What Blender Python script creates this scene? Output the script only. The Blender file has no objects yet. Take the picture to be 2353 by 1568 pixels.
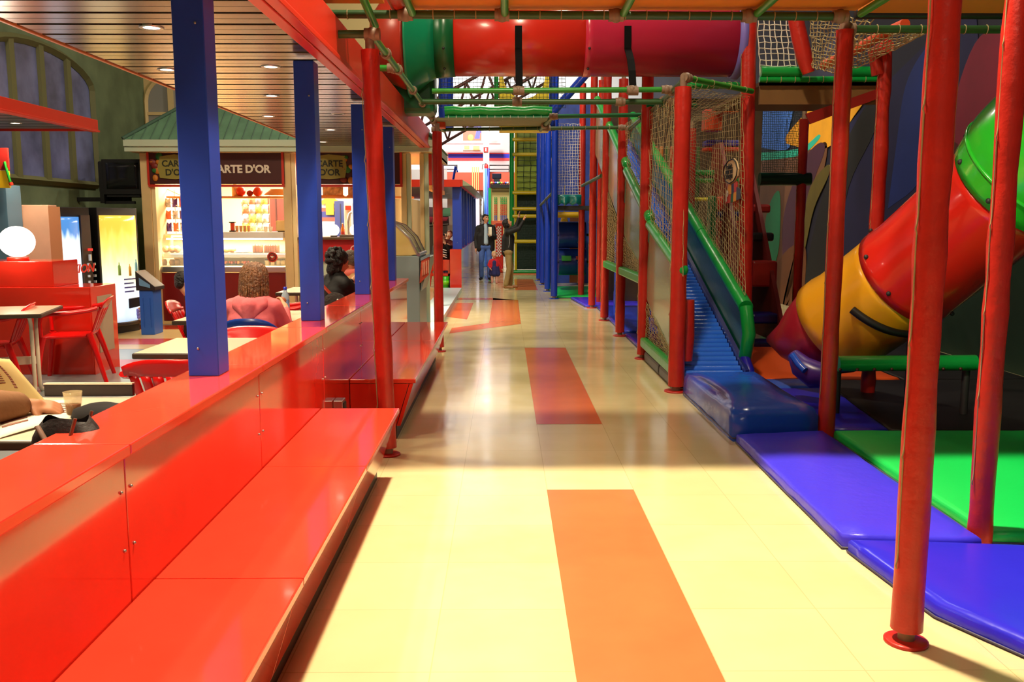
import bpy, bmesh, math, random
from mathutils import Vector, Matrix, noise
random.seed(7)
scene = bpy.context.scene
C = scene.collection
PI = math.pi

# ------------------------------------------------------------------ camera
F, VX, VY, H, CX, CY = 2060.0, 1160.0, 508.0, 1.6, 1176.5, 784.0
PIT = math.atan((CY - VY) / F)
YAW = math.atan((CX - VX) / F * math.cos(PIT))
cam_data = bpy.data.cameras.new('camera')
cam_data.sensor_width = 36.0
cam_data.lens = 36.0 * F / 2353.0
cam_data.clip_start = 0.05
cam_data.clip_end = 200
cam = bpy.data.objects.new('camera', cam_data)
cam.location = (0, 0, H)
cam.rotation_euler = (PI / 2 - PIT, 0, -YAW)
C.objects.link(cam)
scene.camera = cam

# ------------------------------------------------------------------ colour management, world
scene.view_settings.view_transform = 'Standard'
scene.view_settings.look = 'None'
scene.view_settings.gamma = 1.0
scene.view_settings.exposure = 0.0
scene.view_settings.use_curve_mapping = False
scene.cycles.use_denoising = True
scene.cycles.max_bounces = 7
scene.cycles.diffuse_bounces = 4
scene.cycles.glossy_bounces = 4
scene.cycles.transmission_bounces = 5
scene.cycles.transparent_max_bounces = 8
scene.cycles.sample_clamp_indirect = 4.0
scene.cycles.caustics_reflective = False
scene.cycles.caustics_refractive = False
world = bpy.data.worlds.new('hall_ambient')
scene.world = world
world.use_nodes = True
world.node_tree.nodes['Background'].inputs[0].default_value = (1.0, 0.86, 0.68, 1)
world.node_tree.nodes['Background'].inputs[1].default_value = 0.05


def light(name, kind, loc, power, col, size=0.4, target=None, spot=None, blend=0.5, size_y=None):
    d = bpy.data.lights.new(name, kind)
    d.energy = power
    d.color = col
    if kind == 'AREA':
        d.size = size
        if size_y:
            d.shape = 'RECTANGLE'
            d.size_y = size_y
    else:
        d.shadow_soft_size = size
    if kind == 'SPOT':
        d.spot_size = math.radians(spot or 60)
        d.spot_blend = blend
    o = bpy.data.objects.new(name, d)
    o.location = loc
    t = Vector(target) if target else Vector((loc[0], loc[1], loc[2] - 1))
    o.rotation_euler = (t - Vector(loc)).to_track_quat('-Z', 'Y').to_euler()
    C.objects.link(o)
    return o


WARM = (1.0, 0.82, 0.56)
WARMW = (1.0, 0.88, 0.68)
light('lamp_walkway', 'SPOT', (0.3, 5.0, 7.9), 3700, WARM, 0.16, (0.6, 2.5, 0), 70, 0.4)
light('lamp_walkway_glow', 'AREA', (0.3, 5.0, 7.6), 420, WARM, 0.4)
light('fill_behind', 'AREA', (0.4, -2.0, 6.5), 110, WARM, 1.6, (0, 3.5, 0))  # added fill from behind the camera, stands for no real lamp
light('lamp_hall_mid', 'AREA', (-0.2, 13.6, 7.6), 150, WARMW, 0.5)
light('lamp_hall_far', 'AREA', (-0.2, 17.2, 7.8), 420, WARMW, 0.6, (0, 22, 0))
light('lamp_far_white', 'AREA', (-1.5, 30.0, 7.4), 1000, (1, 0.97, 0.95), 1.6, (-1.0, 36, 2.5))
light('lamp_play_upper', 'AREA', (3.3, 10.5, 7.0), 110, WARMW, 0.6, (2.2, 11.5, 1.0))
light('fill_tube_dome', 'SPOT', (-0.6, 1.0, 6.4), 2600, WARM, 0.2, (3.8, 6.6, 1.8), 22, 1.0)  # added narrow beam, shaped only to brighten the green tube dome
light('lamp_mural', 'SPOT', (4.2, 14.6, 5.6), 260, (1, 0.95, 0.9), 0.15, (5.4, 15.4, 3.0), 60)
light('lamp_cafe_hall', 'AREA', (-4.6, 6.5, 6.0), 170, WARM, 1.0, (-4.3, 8.5, 0))


# ------------------------------------------------------------------ photo geometry -> world positions
def ray(px, py):
    u = (px - CX) / F
    v = (CY - py) / F
    cp, sp, cy, sy = math.cos(PIT), math.sin(PIT), math.cos(YAW), math.sin(YAW)
    return Vector((sy * cp + u * cy + v * sy * sp, cy * cp - u * sy + v * cy * sp, -sp + v * cp))


def fl(px, py, z=0.0):          # point of the plane at height z
    d = ray(px, py)
    return Vector((0, 0, H)) + d * ((z - H) / d.z)


def at(px, py, Y):              # point at distance Y along the corridor
    d = ray(px, py)
    return Vector((0, 0, H)) + d * (Y / d.y)


def atx(px, py, X):             # point of the plane at lateral X
    d = ray(px, py)
    return Vector((0, 0, H)) + d * (X / d.x)


# ------------------------------------------------------------------ materials
def lin(c):
    return tuple((x / 255 / 12.92 if x / 255 <= 0.04045 else ((x / 255 + 0.055) / 1.055) ** 2.4) for x in c) + (1.0,)


MATS = {}


def mat(name, col, rough=0.5, metal=0.0, spec=0.5, emit=0.0, coat=0.0, bump=0.0, bscale=40.0, alpha=1.0,
        trans=0.0, vary=0.0, vscale=6.0, ecol=None):
    if name in MATS:
        return MATS[name]
    m = bpy.data.materials.new(name)
    m.use_nodes = True
    nt = m.node_tree
    b = nt.nodes['Principled BSDF']
    c = lin(col)
    b.inputs['Base Color'].default_value = c
    b.inputs['Roughness'].default_value = rough
    b.inputs['Metallic'].default_value = metal
    b.inputs['Specular IOR Level'].default_value = spec
    b.inputs['Coat Weight'].default_value = coat
    b.inputs['Coat Roughness'].default_value = 0.05
    b.inputs['Alpha'].default_value = alpha
    b.inputs['Transmission Weight'].default_value = trans
    if emit:
        b.inputs['Emission Color'].default_value = lin(ecol or col)
        b.inputs['Emission Strength'].default_value = emit
    if bump or vary:
        tc = nt.nodes.new('ShaderNodeTexCoord')
    if bump:
        n = nt.nodes.new('ShaderNodeTexNoise')
        n.inputs['Scale'].default_value = bscale
        n.inputs['Detail'].default_value = 4
        bp = nt.nodes.new('ShaderNodeBump')
        bp.inputs['Strength'].default_value = bump
        bp.inputs['Distance'].default_value = 0.02
        nt.links.new(tc.outputs['Object'], n.inputs['Vector'])
        nt.links.new(n.outputs['Fac'], bp.inputs['Height'])
        nt.links.new(bp.outputs['Normal'], b.inputs['Normal'])
    if vary:
        n2 = nt.nodes.new('ShaderNodeTexNoise')
        n2.inputs['Scale'].default_value = vscale
        n2.inputs['Detail'].default_value = 5
        r = nt.nodes.new('ShaderNodeValToRGB')
        r.color_ramp.elements[0].position = 0.3
        r.color_ramp.elements[1].position = 0.7
        r.color_ramp.elements[0].color = tuple(x * (1 - vary) for x in c[:3]) + (1,)
        r.color_ramp.elements[1].color = tuple(min(1, x * (1 + vary * 0.6)) for x in c[:3]) + (1,)
        nt.links.new(tc.outputs['Object'], n2.inputs['Vector'])
        nt.links.new(n2.outputs['Fac'], r.inputs['Fac'])
        nt.links.new(r.outputs['Color'], b.inputs['Base Color'])
    MATS[name] = m
    return m


M_redlam = mat('red_laminate', (214, 44, 28), 0.10, spec=0.5, coat=0.4, bump=0.006, bscale=3, vary=0.05)
M_redtop = mat('red_laminate_top', (220, 62, 42), 0.10, spec=0.5, coat=0.4, vary=0.05)
M_redvinyl = mat('red_vinyl', (184, 38, 28), 0.36, spec=0.45, bump=0.3, bscale=14, vary=0.14, vscale=9)
M_redpaint = mat('red_paint', (206, 44, 22), 0.35)
M_redplastic = mat('red_plastic', (226, 18, 18), 0.22, spec=0.5)
M_blackkick = mat('dark_kick', (34, 24, 20), 0.4)
M_bluepaint = mat('blue_paint', (34, 70, 190), 0.35, vary=0.06)
M_bluevinyl = mat('blue_vinyl', (24, 62, 190), 0.25, spec=0.5, bump=0.35, bscale=7)
M_bluemat = mat('blue_mat', (66, 56, 236), 0.3, spec=0.4, bump=0.22, bscale=9)
M_padblue = mat('pad_blue', (30, 84, 204), 0.22, spec=0.5, bump=0.35, bscale=6)
M_greenmat = mat('green_mat', (6, 196, 84), 0.4, bump=0.05, bscale=8)
M_orangemat = mat('orange_mat', (222, 84, 22), 0.5)
M_greenvinyl = mat('green_vinyl', (14, 150, 62), 0.28, spec=0.5, bump=0.25, bscale=10)
M_greenpipe = mat('green_pipe', (44, 142, 44), 0.3, spec=0.5, vary=0.12, vscale=12)
M_greenpipe2 = mat('green_pipe_dull', (44, 84, 42), 0.4, vary=0.15, vscale=12)
M_clamp = mat('clamp_brown', (136, 112, 92), 0.5, vary=0.2, vscale=20)
M_rope = mat('rope_beige', (160, 144, 102), 0.85)
M_ropew = mat('rope_white', (226, 222, 208), 0.85)
M_roped = mat('rope_dark', (22, 46, 34), 0.8)
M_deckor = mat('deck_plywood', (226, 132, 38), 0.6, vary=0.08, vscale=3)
M_deckbr = mat('deck_brown', (120, 84, 40), 0.6, vary=0.12, vscale=3)
M_steel = mat('steel', (190, 188, 184), 0.28, metal=0.9)
M_white = mat('white_paint', (238, 236, 228), 0.5)
M_cream = mat('cream_paint', (244, 222, 166), 0.5, vary=0.05)
M_mint = mat('mint_paint', (196, 216, 196), 0.5)
M_black = mat('black_plastic', (11, 11, 13), 0.5)
M_dark = mat('dark_grey', (40, 40, 42), 0.5)
M_grey = mat('grey_paint', (126, 146, 150), 0.4)
M_glass = mat('clear_glass', (235, 245, 240), 0.03, alpha=0.16, spec=0.7)
M_skin = mat('skin', (214, 150, 112), 0.5)
M_lampw = mat('lamp_glow', (255, 240, 214), 0.5, emit=6.0)
M_globe = mat('globe_glow', (255, 244, 226), 0.4, emit=3.2)


# ------------------------------------------------------------------ mesh builder
class MB:
    def __init__(s):
        s.v, s.f, s.m, s.sm = [], [], [], []
        s.mi = 0
        s.smooth = False

    def add(s, verts, faces, smooth=None):
        o = len(s.v)
        s.v += [tuple(p) for p in verts]
        for f in faces:
            s.f.append(tuple(i + o for i in f))
            s.m.append(s.mi)
            s.sm.append(s.smooth if smooth is None else smooth)
        return s

    def mat(s, i):
        s.mi = i
        return s

    def box(s, c, d, rot=None):
        x, y, z = d[0] / 2, d[1] / 2, d[2] / 2
        vs = [Vector(p) for p in ((-x, -y, -z), (x, -y, -z), (x, y, -z), (-x, y, -z), (-x, -y, z), (x, -y, z), (x, y, z), (-x, y, z))]
        if rot:
            vs = [rot @ p for p in vs]
        c = Vector(c)
        return s.add([p + c for p in vs], [(0, 3, 2, 1), (4, 5, 6, 7), (0, 1, 5, 4), (1, 2, 6, 5), (2, 3, 7, 6), (3, 0, 4, 7)], False)

    def bb(s, x0, x1, y0, y1, z0, z1):
        return s.box(((x0 + x1) / 2, (y0 + y1) / 2, (z0 + z1) / 2), (abs(x1 - x0), abs(y1 - y0), abs(z1 - z0)))

    def prism(s, poly, vec):            # any closed planar polygon swept by vec
        n = len(poly)
        a = [Vector(p) for p in poly]
        vec = Vector(vec)
        nrm = Vector((0, 0, 0))
        for i in range(n):
            nrm += a[i].cross(a[(i + 1) % n])
        if nrm.dot(vec) > 0:
            a = a[::-1]
        b = [p + vec for p in a]
        fs = [tuple(range(n)), tuple(range(2 * n - 1, n - 1, -1))]
        fs += [(i, i + n, (i + 1) % n + n, (i + 1) % n) for i in range(n)]
        return s.add(a + b, fs, False)

    def tube(s, pts, r, seg=12, caps=True, closed=False, smooth=True, flat=None):
        pts = [Vector(p) for p in pts]
        n = len(pts)
        rr = r if isinstance(r, (list, tuple)) else [r] * n
        rings = []
        prev = None
        for i in range(n):
            if closed:
                t = pts[(i + 1) % n] - pts[i - 1]
            else:
                t = pts[min(i + 1, n - 1)] - pts[max(i - 1, 0)]
            t.normalize()
            if prev is None:
                a = Vector((0, 0, 1)) if abs(t.z) < 0.9 else Vector((0, 1, 0))
                u = t.cross(a).normalized()
            else:
                u = (prev - t * prev.dot(t)).normalized()
            prev = u
            w = t.cross(u)
            ring = []
            for k in range(seg):
                an = 2 * PI * k / seg
                fx, fy = (1, 1) if flat is None else flat
                ring.append(pts[i] + u * (math.cos(an) * rr[i] * fx) + w * (math.sin(an) * rr[i] * fy))
            rings.append(ring)
        vs = [p for rg in rings for p in rg]
        fs = []
        for i in range(n if closed else n - 1):
            j = (i + 1) % n
            for k in range(seg):
                fs.append((i * seg + k, i * seg + (k + 1) % seg, j * seg + (k + 1) % seg, j * seg + k))
        s.add(vs, fs, smooth)
        if caps and not closed:
            s.add(rings[0], [tuple(range(seg))[::-1]], False)
            s.add(rings[-1], [tuple(range(seg))], False)
        return s

    def cyl(s, a, b, r, r2=None, seg=16, caps=True):
        return s.tube([a, b], [r, r if r2 is None else r2], seg, caps)

    def lathe(s, prof, c=(0, 0, 0), seg=20, axis=None, smooth=True, cap=True):
        c = Vector(c)
        q = Vector((0, 0, 1)).rotation_difference(Vector(axis)) if axis else None
        vs, fs = [], []
        n = len(prof)
        for r, z in prof:
            for k in range(seg):
                p = Vector((r * math.cos(2 * PI * k / seg), r * math.sin(2 * PI * k / seg), z))
                vs.append((q @ p if q else p) + c)
        for i in range(n - 1):
            for k in range(seg):
                fs.append((i * seg + k, i * seg + (k + 1) % seg, (i + 1) * seg + (k + 1) % seg, (i + 1) * seg + k))
        if cap and prof[0][0] > 1e-5:
            fs.append(tuple(range(seg))[::-1])
        if cap and prof[-1][0] > 1e-5:
            fs.append(tuple(range((n - 1) * seg, n * seg)))
        return s.add(vs, fs, smooth)

    def ball(s, c, r, seg=16, rings=10, rot=None):
        r = Vector(r) if isinstance(r, (tuple, list, Vector)) else Vector((r, r, r))
        c = Vector(c)
        vs, fs = [], []
        for i in range(rings + 1):
            th = PI * i / rings
            for k in range(seg):
                p = Vector((r.x * math.sin(th) * math.cos(2 * PI * k / seg), r.y * math.sin(th) * math.sin(2 * PI * k / seg), -r.z * math.cos(th)))
                vs.append((rot @ p if rot else p) + c)
        for i in range(rings):
            for k in range(seg):
                fs.append((i * seg + k, i * seg + (k + 1) % seg, (i + 1) * seg + (k + 1) % seg, (i + 1) * seg + k))
        return s.add(vs, fs, True)

    def grid(s, fn, nu, nv, smooth=True):
        vs = [fn(i / nu, j / nv) for j in range(nv + 1) for i in range(nu + 1)]
        fs = [(j * (nu + 1) + i, j * (nu + 1) + i + 1, (j + 1) * (nu + 1) + i + 1, (j + 1) * (nu + 1) + i) for j in range(nv) for i in range(nu)]
        return s.add(vs, fs, smooth)

    def slab(s, fn, nu, nv, off):       # grid with thickness: off = Vector or function
        o = off if callable(off) else (lambda u, v: Vector(off))
        top = [Vector(fn(i / nu, j / nv)) for j in range(nv + 1) for i in range(nu + 1)]
        bot = [top[j * (nu + 1) + i] + o(i / nu, j / nv) for j in range(nv + 1) for i in range(nu + 1)]
        n = len(top)
        fs = []
        for j in range(nv):
            for i in range(nu):
                a, b, c, d = j * (nu + 1) + i, j * (nu + 1) + i + 1, (j + 1) * (nu + 1) + i + 1, (j + 1) * (nu + 1) + i
                fs += [(a, b, c, d), (d + n, c + n, b + n, a + n)]
        rim = [i for i in range(nu + 1)] + [j * (nu + 1) + nu for j in range(1, nv + 1)] + \
              [nv * (nu + 1) + i for i in range(nu - 1, -1, -1)] + [j * (nu + 1) for j in range(nv - 1, 0, -1)]
        for k in range(len(rim)):
            a, b = rim[k], rim[(k + 1) % len(rim)]
            fs.append((b, a, a + n, b + n))
        return s.add(top + bot, fs, True)


def build(name, mb, mats, parent=None, bevel=0.0, bseg=2, origin=True, subsurf=0, recalc=True):
    me = bpy.data.meshes.new(name)
    vs = [Vector(p) for p in mb.v]
    off = Vector((0, 0, 0))
    if parent is not None:
        inv = parent.matrix_basis.inverted() if parent.parent is None else (parent.parent.matrix_basis @ parent.matrix_basis).inverted()
        vs = [inv @ p for p in vs]
    if origin and vs:
        xs, ys, zs = [p.x for p in vs], [p.y for p in vs], [p.z for p in vs]
        off = Vector(((min(xs) + max(xs)) / 2, (min(ys) + max(ys)) / 2, min(zs)))
    me.from_pydata([tuple(p - off) for p in vs], [], mb.f)
    if not isinstance(mats, (list, tuple)):
        mats = [mats]
    for m in mats:
        me.materials.append(m)
    me.polygons.foreach_set('material_index', [min(i, len(mats) - 1) for i in mb.m])
    me.polygons.foreach_set('use_smooth', mb.sm)
    if recalc:
        bm = bmesh.new()
        bm.from_mesh(me)
        bmesh.ops.recalc_face_normals(bm, faces=bm.faces)
        bm.to_mesh(me)
        bm.free()
    me.update()
    o = bpy.data.objects.new(name, me)
    o.location = off
    C.objects.link(o)
    if parent is not None:
        o.parent = parent
    if bevel:
        b = o.modifiers.new('bevel', 'BEVEL')
        b.width = bevel
        b.segments = bseg
        b.limit_method = 'ANGLE'
        b.angle_limit = math.radians(40)
    if subsurf:
        sm = o.modifiers.new('subsurf', 'SUBSURF')
        sm.levels = sm.render_levels = subsurf
    return o


def tag(o, label, cat, group=None):
    o['label'] = label
    o['category'] = cat
    if group:
        o['group'] = group
    return o


def thing(name, label, cat, loc=(0, 0, 0), rotz=0.0, group=None):
    o = bpy.data.objects.new(name, None)
    o.empty_display_size = 0.1
    o.location = loc
    o.rotation_euler = (0, 0, rotz)
    C.objects.link(o)
    o.matrix_basis = Matrix.Translation(Vector(loc)) @ Matrix.Rotation(rotz, 4, 'Z')
    return tag(o, label, cat, group)


def struct(name, mb, mats, **k):
    o = build(name, mb, mats, **k)
    o['kind'] = 'structure'
    return o


def one(name, label, cat, mb, mats, group=None, **k):
    return tag(build(name, mb, mats, **k), label, cat, group)


def dup(root, loc, rotz=None, label=None, group=None):
    r = root.copy()
    C.objects.link(r)
    r.location = loc
    if rotz is not None:
        r.rotation_euler = (0, 0, rotz)
    if label:
        r['label'] = label
    if group:
        r['group'] = group
    for ch in list(root.children):
        c = ch.copy()
        C.objects.link(c)
        c.parent = r
        for g in list(ch.children):
            d = g.copy()
            C.objects.link(d)
            d.parent = c
    return r


def text_mb(body, size, origin, xdir, zdir, depth=0.006, bold=0.0, align='LEFT', shear=0.0, mb=None, spacing=1.0):
    cu = bpy.data.curves.new('t', 'FONT')
    cu.body = body
    cu.size = size
    cu.extrude = depth / 2
    cu.offset = bold
    cu.align_x = align
    cu.shear = shear
    cu.space_character = spacing
    cu.resolution_u = 4
    o = bpy.data.objects.new('t', cu)
    C.objects.link(o)
    dg = bpy.context.evaluated_depsgraph_get()
    me = bpy.data.meshes.new_from_object(o.evaluated_get(dg))
    xd, zd = Vector(xdir).normalized(), Vector(zdir).normalized()
    nd = xd.cross(zd)
    og = Vector(origin)
    mb = mb or MB()
    mb.add([og + xd * v.co.x + zd * v.co.y + nd * v.co.z for v in me.vertices], [tuple(p.vertices) for p in me.polygons], False)
    bpy.data.objects.remove(o)
    bpy.data.curves.remove(cu)
    bpy.data.meshes.remove(me)
    return mb


def arc(c, r, a0, a1, n, u=(1, 0, 0), w=(0, 0, 1)):
    c, u, w = Vector(c), Vector(u), Vector(w)
    return [c + u * (r * math.cos(a0 + (a1 - a0) * i / n)) + w * (r * math.sin(a0 + (a1 - a0) * i / n)) for i in range(n + 1)]


def net_mb(p00, p10, p11, p01, nu, nv, r=0.004, sag=None, jit=0.0, sub=1):
    """rope net spanning a (possibly skewed) quad, strands as thin four-sided ropes"""
    p00, p10, p11, p01 = map(Vector, (p00, p10, p11, p01))
    rnd = random.Random(nu * 31 + nv)
    mb = MB()

    def P(u, v):
        p = p00 * (1 - u) * (1 - v) + p10 * u * (1 - v) + p11 * u * v + p01 * (1 - u) * v
        if sag:
            p = p + Vector(sag) * (4 * u * (1 - u) * 0.6 + 0.4 * math.sin(PI * v))
        return p
    J = [[Vector((0, 0, 0)) if jit == 0 else Vector([rnd.uniform(-jit, jit) for _ in range(3)]) for _ in range(nv + 1)] for _ in range(nu + 1)]
    for i in range(nu + 1):
        mb.tube([P(i / nu, j / nv) + J[i][j] for j in range(nv + 1)], r, 3, False, smooth=False)
    for j in range(nv + 1):
        mb.tube([P(i / nu, j / nv) + J[i][j] for i in range(nu + 1)], r, 3, False, smooth=False)
    return mb

# ================================================================== SETTING
def floor_material():
    m = mat('floor_tiles_cream', (216, 203, 160), 0.13, spec=0.5, coat=0.0)
    nt = m.node_tree
    b = nt.nodes['Principled BSDF']
    tc = nt.nodes.new('ShaderNodeTexCoord')
    sep = nt.nodes.new('ShaderNodeSeparateXYZ')
    nt.links.new(tc.outputs['Object'], sep.inputs[0])

    def fr(sock, off, size):
        a = nt.nodes.new('ShaderNodeMath'); a.operation = 'ADD'; a.inputs[1].default_value = off
        d = nt.nodes.new('ShaderNodeMath'); d.operation = 'DIVIDE'; d.inputs[1].default_value = size
        f = nt.nodes.new('ShaderNodeMath'); f.operation = 'FRACT'
        c = nt.nodes.new('ShaderNodeMath'); c.operation = 'LESS_THAN'; c.inputs[1].default_value = 0.008
        nt.links.new(sock, a.inputs[0]); nt.links.new(a.outputs[0], d.inputs[0])
        nt.links.new(d.outputs[0], f.inputs[0]); nt.links.new(f.outputs[0], c.inputs[0])
        return c.outputs[0], d.outputs[0]
    gx, ux = fr(sep.outputs['X'], 20 * 0.52 - 0.25, 0.52)
    gy, uy = fr(sep.outputs['Y'], 20 * 0.52 + 0.1, 0.52)
    mx = nt.nodes.new('ShaderNodeMath'); mx.operation = 'MAXIMUM'
    nt.links.new(gx, mx.inputs[0]); nt.links.new(gy, mx.inputs[1])
    flx = nt.nodes.new('ShaderNodeMath'); flx.operation = 'FLOOR'
    fly = nt.nodes.new('ShaderNodeMath'); fly.operation = 'FLOOR'
    nt.links.new(ux, flx.inputs[0]); nt.links.new(uy, fly.inputs[0])
    cb = nt.nodes.new('ShaderNodeCombineXYZ')
    nt.links.new(flx.outputs[0], cb.inputs[0]); nt.links.new(fly.outputs[0], cb.inputs[1])
    wn = nt.nodes.new('ShaderNodeTexWhiteNoise')
    nt.links.new(cb.outputs[0], wn.inputs['Vector'])
    no = nt.nodes.new('ShaderNodeTexNoise'); no.inputs['Scale'].default_value = 3.0; no.inputs['Detail'].default_value = 6
    nt.links.new(tc.outputs['Object'], no.inputs['Vector'])
    rp = nt.nodes.new('ShaderNodeValToRGB')
    rp.color_ramp.elements[0].color = lin((210, 194, 140)); rp.color_ramp.elements[1].color = lin((226, 212, 164))
    mixf = nt.nodes.new('ShaderNodeMath'); mixf.operation = 'MULTIPLY_ADD'; mixf.inputs[1].default_value = 0.35; 
    nt.links.new(wn.outputs['Value'], mixf.inputs[0]); nt.links.new(no.outputs['Fac'], mixf.inputs[2])
    nt.links.new(mixf.outputs[0], rp.inputs['Fac'])
    mix = nt.nodes.new('ShaderNodeMix'); mix.data_type = 'RGBA'
    mix.inputs['B'].default_value = lin((176, 160, 112))
    mf = nt.nodes.new('ShaderNodeMath'); mf.operation = 'MULTIPLY'; mf.inputs[1].default_value = 0.55
    nt.links.new(mx.outputs[0], mf.inputs[0])
    nt.links.new(mf.outputs[0], mix.inputs['Factor']); nt.links.new(rp.outputs['Color'], mix.inputs['A'])
    nt.links.new(mix.outputs['Result'], b.inputs['Base Color'])
    rr = nt.nodes.new('ShaderNodeMath'); rr.operation = 'MULTIPLY_ADD'; rr.inputs[1].default_value = 0.16; rr.inputs[2].default_value = 0.05
    nt.links.new(no.outputs['Fac'], rr.inputs[0]); nt.links.new(rr.outputs[0], b.inputs['Roughness'])
    return m


M_floor = floor_material()
M_floror = mat('floor_tiles_terracotta', (220, 118, 70), 0.16, vary=0.06, vscale=4)
M_flrred = mat('floor_tiles_red', (206, 72, 44), 0.2)
M_flrgry = mat('floor_tiles_blue_grey', (146, 158, 160), 0.2)
M_flrbei = mat('floor_tiles_beige', (222, 188, 126), 0.2)
M_plinth = mat('plinth_pale_blue', (184, 210, 220), 0.35)
fb = MB()
fb.add([(-9, -5, 0), (9, -5, 0), (9, 38, 0), (-9, 38, 0)], [(0, 1, 2, 3)])
fb.mat(1)


def inlay(pts, z=0.0015, mb=fb):
    mb.add([(p[0], p[1], z) for p in pts], [tuple(range(len(pts)))])


for y0, y1 in ((0.6, 5.21), (6.96, 11.29), (20.88, 24.82)):
    inlay([(0.25, y0), (0.77, y0), (0.77, y1), (0.25, y1)])
inlay([(-0.25, 14.1), (0.25, 13.95), (0.27, 18.2), (-0.25, 18.7)])
inlay([(-0.80, 12.75), (0.25, 13.95), (-0.25, 14.1), (-0.80, 13.4)])
inlay([(-1.15, 18.35), (0.27, 18.2), (-0.25, 18.7), (-1.15, 18.75)])
inlay([(-1.15, 15.2), (-0.62, 14.6), (-0.62, 17.6), (-1.15, 17.6)])
struct('floor', fb, [M_floor, M_floror], origin=False, recalc=False)

# raised cafe floor (one low step above the walkway)
ZC = 0.10
cb_ = MB()
cb_.bb(-7.0, -1.415, -3, 20.3, 0.001, ZC)
cb_.mat(2)
cb_.add([(-7, 0, ZC + .001), (-1.42, 0, ZC + .001), (-1.42, 13.1, ZC + .001), (-7, 13.1, ZC + .001)], [(0, 1, 2, 3)])
cb_.mat(1)
for y0, y1 in ((12.45, 12.95), (10.9, 11.45), (9.2, 9.7)):
    inlay([(-7, y0), (-1.42, y0), (-1.42, y1), (-7, y1)], ZC + .002, cb_)
cb_.mat(3)
for y0, y1 in ((11.45, 12.45), (10.5, 10.9)):
    inlay([(-7, y0), (-1.42, y0), (-1.42, y1), (-7, y1)], ZC + .002, cb_)
cb_.mat(4)
cb_.bb(-1.414, -0.98, 12.3, 20.3, 0.001, ZC)
struct('floor_cafe', cb_, [M_flrbei, M_flrred, M_flrgry, M_flrbei, M_plinth], origin=False)

# left wall with tall arched windows
M_wallgr = mat('wall_olive_green', (118, 136, 104), 0.8, vary=0.25, vscale=2.5)
M_wallcr = mat('wall_cream', (222, 196, 140), 0.8)
M_winpane = mat('window_night_pane', (116, 124, 176), 0.2, vary=0.6, vscale=1.6)
M_winfr = mat('window_frame_olive', (110, 112, 74), 0.6)
XW = -6.4
wl = MB()
wl.bb(XW - 0.3, XW, -4, 16.4, 0, 7.6)
struct('wall_left', wl, M_wallgr)
wb = MB()
wb.bb(XW - 0.3, -1.7, 16.4, 16.6, 0, 7.6)
struct('wall_back_cafe', wb, M_wallcr)


def arched_window(name, org, ud, nd, w, h, rise, panes, fr, matp, matf):
    """window standing on org (bottom left corner), ud along the wall, nd out of the wall"""
    org, ud, nd = Vector(org), Vector(ud), Vector(nd)
    n = 14
    top = [(w / 2 - w / 2 * math.cos(PI * i / n), h - rise + rise * math.sin(PI * i / n)) for i in range(n + 1)]
    pts = [(0, 0)] + top + [(w, 0)]
    g = MB()
    g.prism([org + ud * a + Vector((0, 0, b)) + nd * 0.012 for a, b in pts], nd * 0.01)
    root = struct(name, g, matp)
    f = MB()
    ring = [org + ud * a + Vector((0, 0, b)) + nd * 0.03 for a, b in pts]
    f.tube(ring, fr, 4, False, True, False)
    for k in range(1, panes):
        a = w * k / panes
        zt = h - rise + rise * math.sqrt(max(0, 1 - ((a - w / 2) / (w / 2)) ** 2))
        f.prism([org + ud * (a - fr) + nd * .02, org + ud * (a + fr) + nd * .02, org + ud * (a + fr) + nd * .02 + Vector((0, 0, zt)), org + ud * (a - fr) + nd * .02 + Vector((0, 0, zt))], nd * 0.05)
    f.prism([org + nd * .02 + Vector((0, 0, h * .45)), org + ud * w + nd * .02 + Vector((0, 0, h * .45)), org + ud * w + nd * .02 + Vector((0, 0, h * .45 + .05)), org + nd * .02 + Vector((0, 0, h * .45 + .05))], nd * 0.03)
    fo = build('window_frame', f, matf, parent=root, origin=False)
    return root


arched_window('window_1', (XW, 11.2, 2.15), (0, 1, 0), (1, 0, 0), 3.05, 1.85, 0.42, 4, 0.06, M_winpane, M_winfr)
arched_window('window_2', (XW, 6.6, 2.15), (0, 1, 0), (1, 0, 0), 3.05, 1.85, 0.42, 4, 0.06, M_winpane, M_winfr)
M_wincr = mat('window_frame_cream', (236, 206, 150), 0.6)
M_wingp = mat('window_grey_pane', (160, 158, 156), 0.3)
pw = at(342, 345, 16.4)
arched_window('window_3', (pw.x, 16.4, pw.z), (1, 0, 0), (0, -1, 0), 1.35, 1.35, 0.5, 3, 0.045, M_wingp, M_wincr)
sh = MB()
sh.bb(-1.9, -1.7, 16.6, 20.3, 0, 2.0)
struct('wall_side', sh, M_wallcr)

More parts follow.
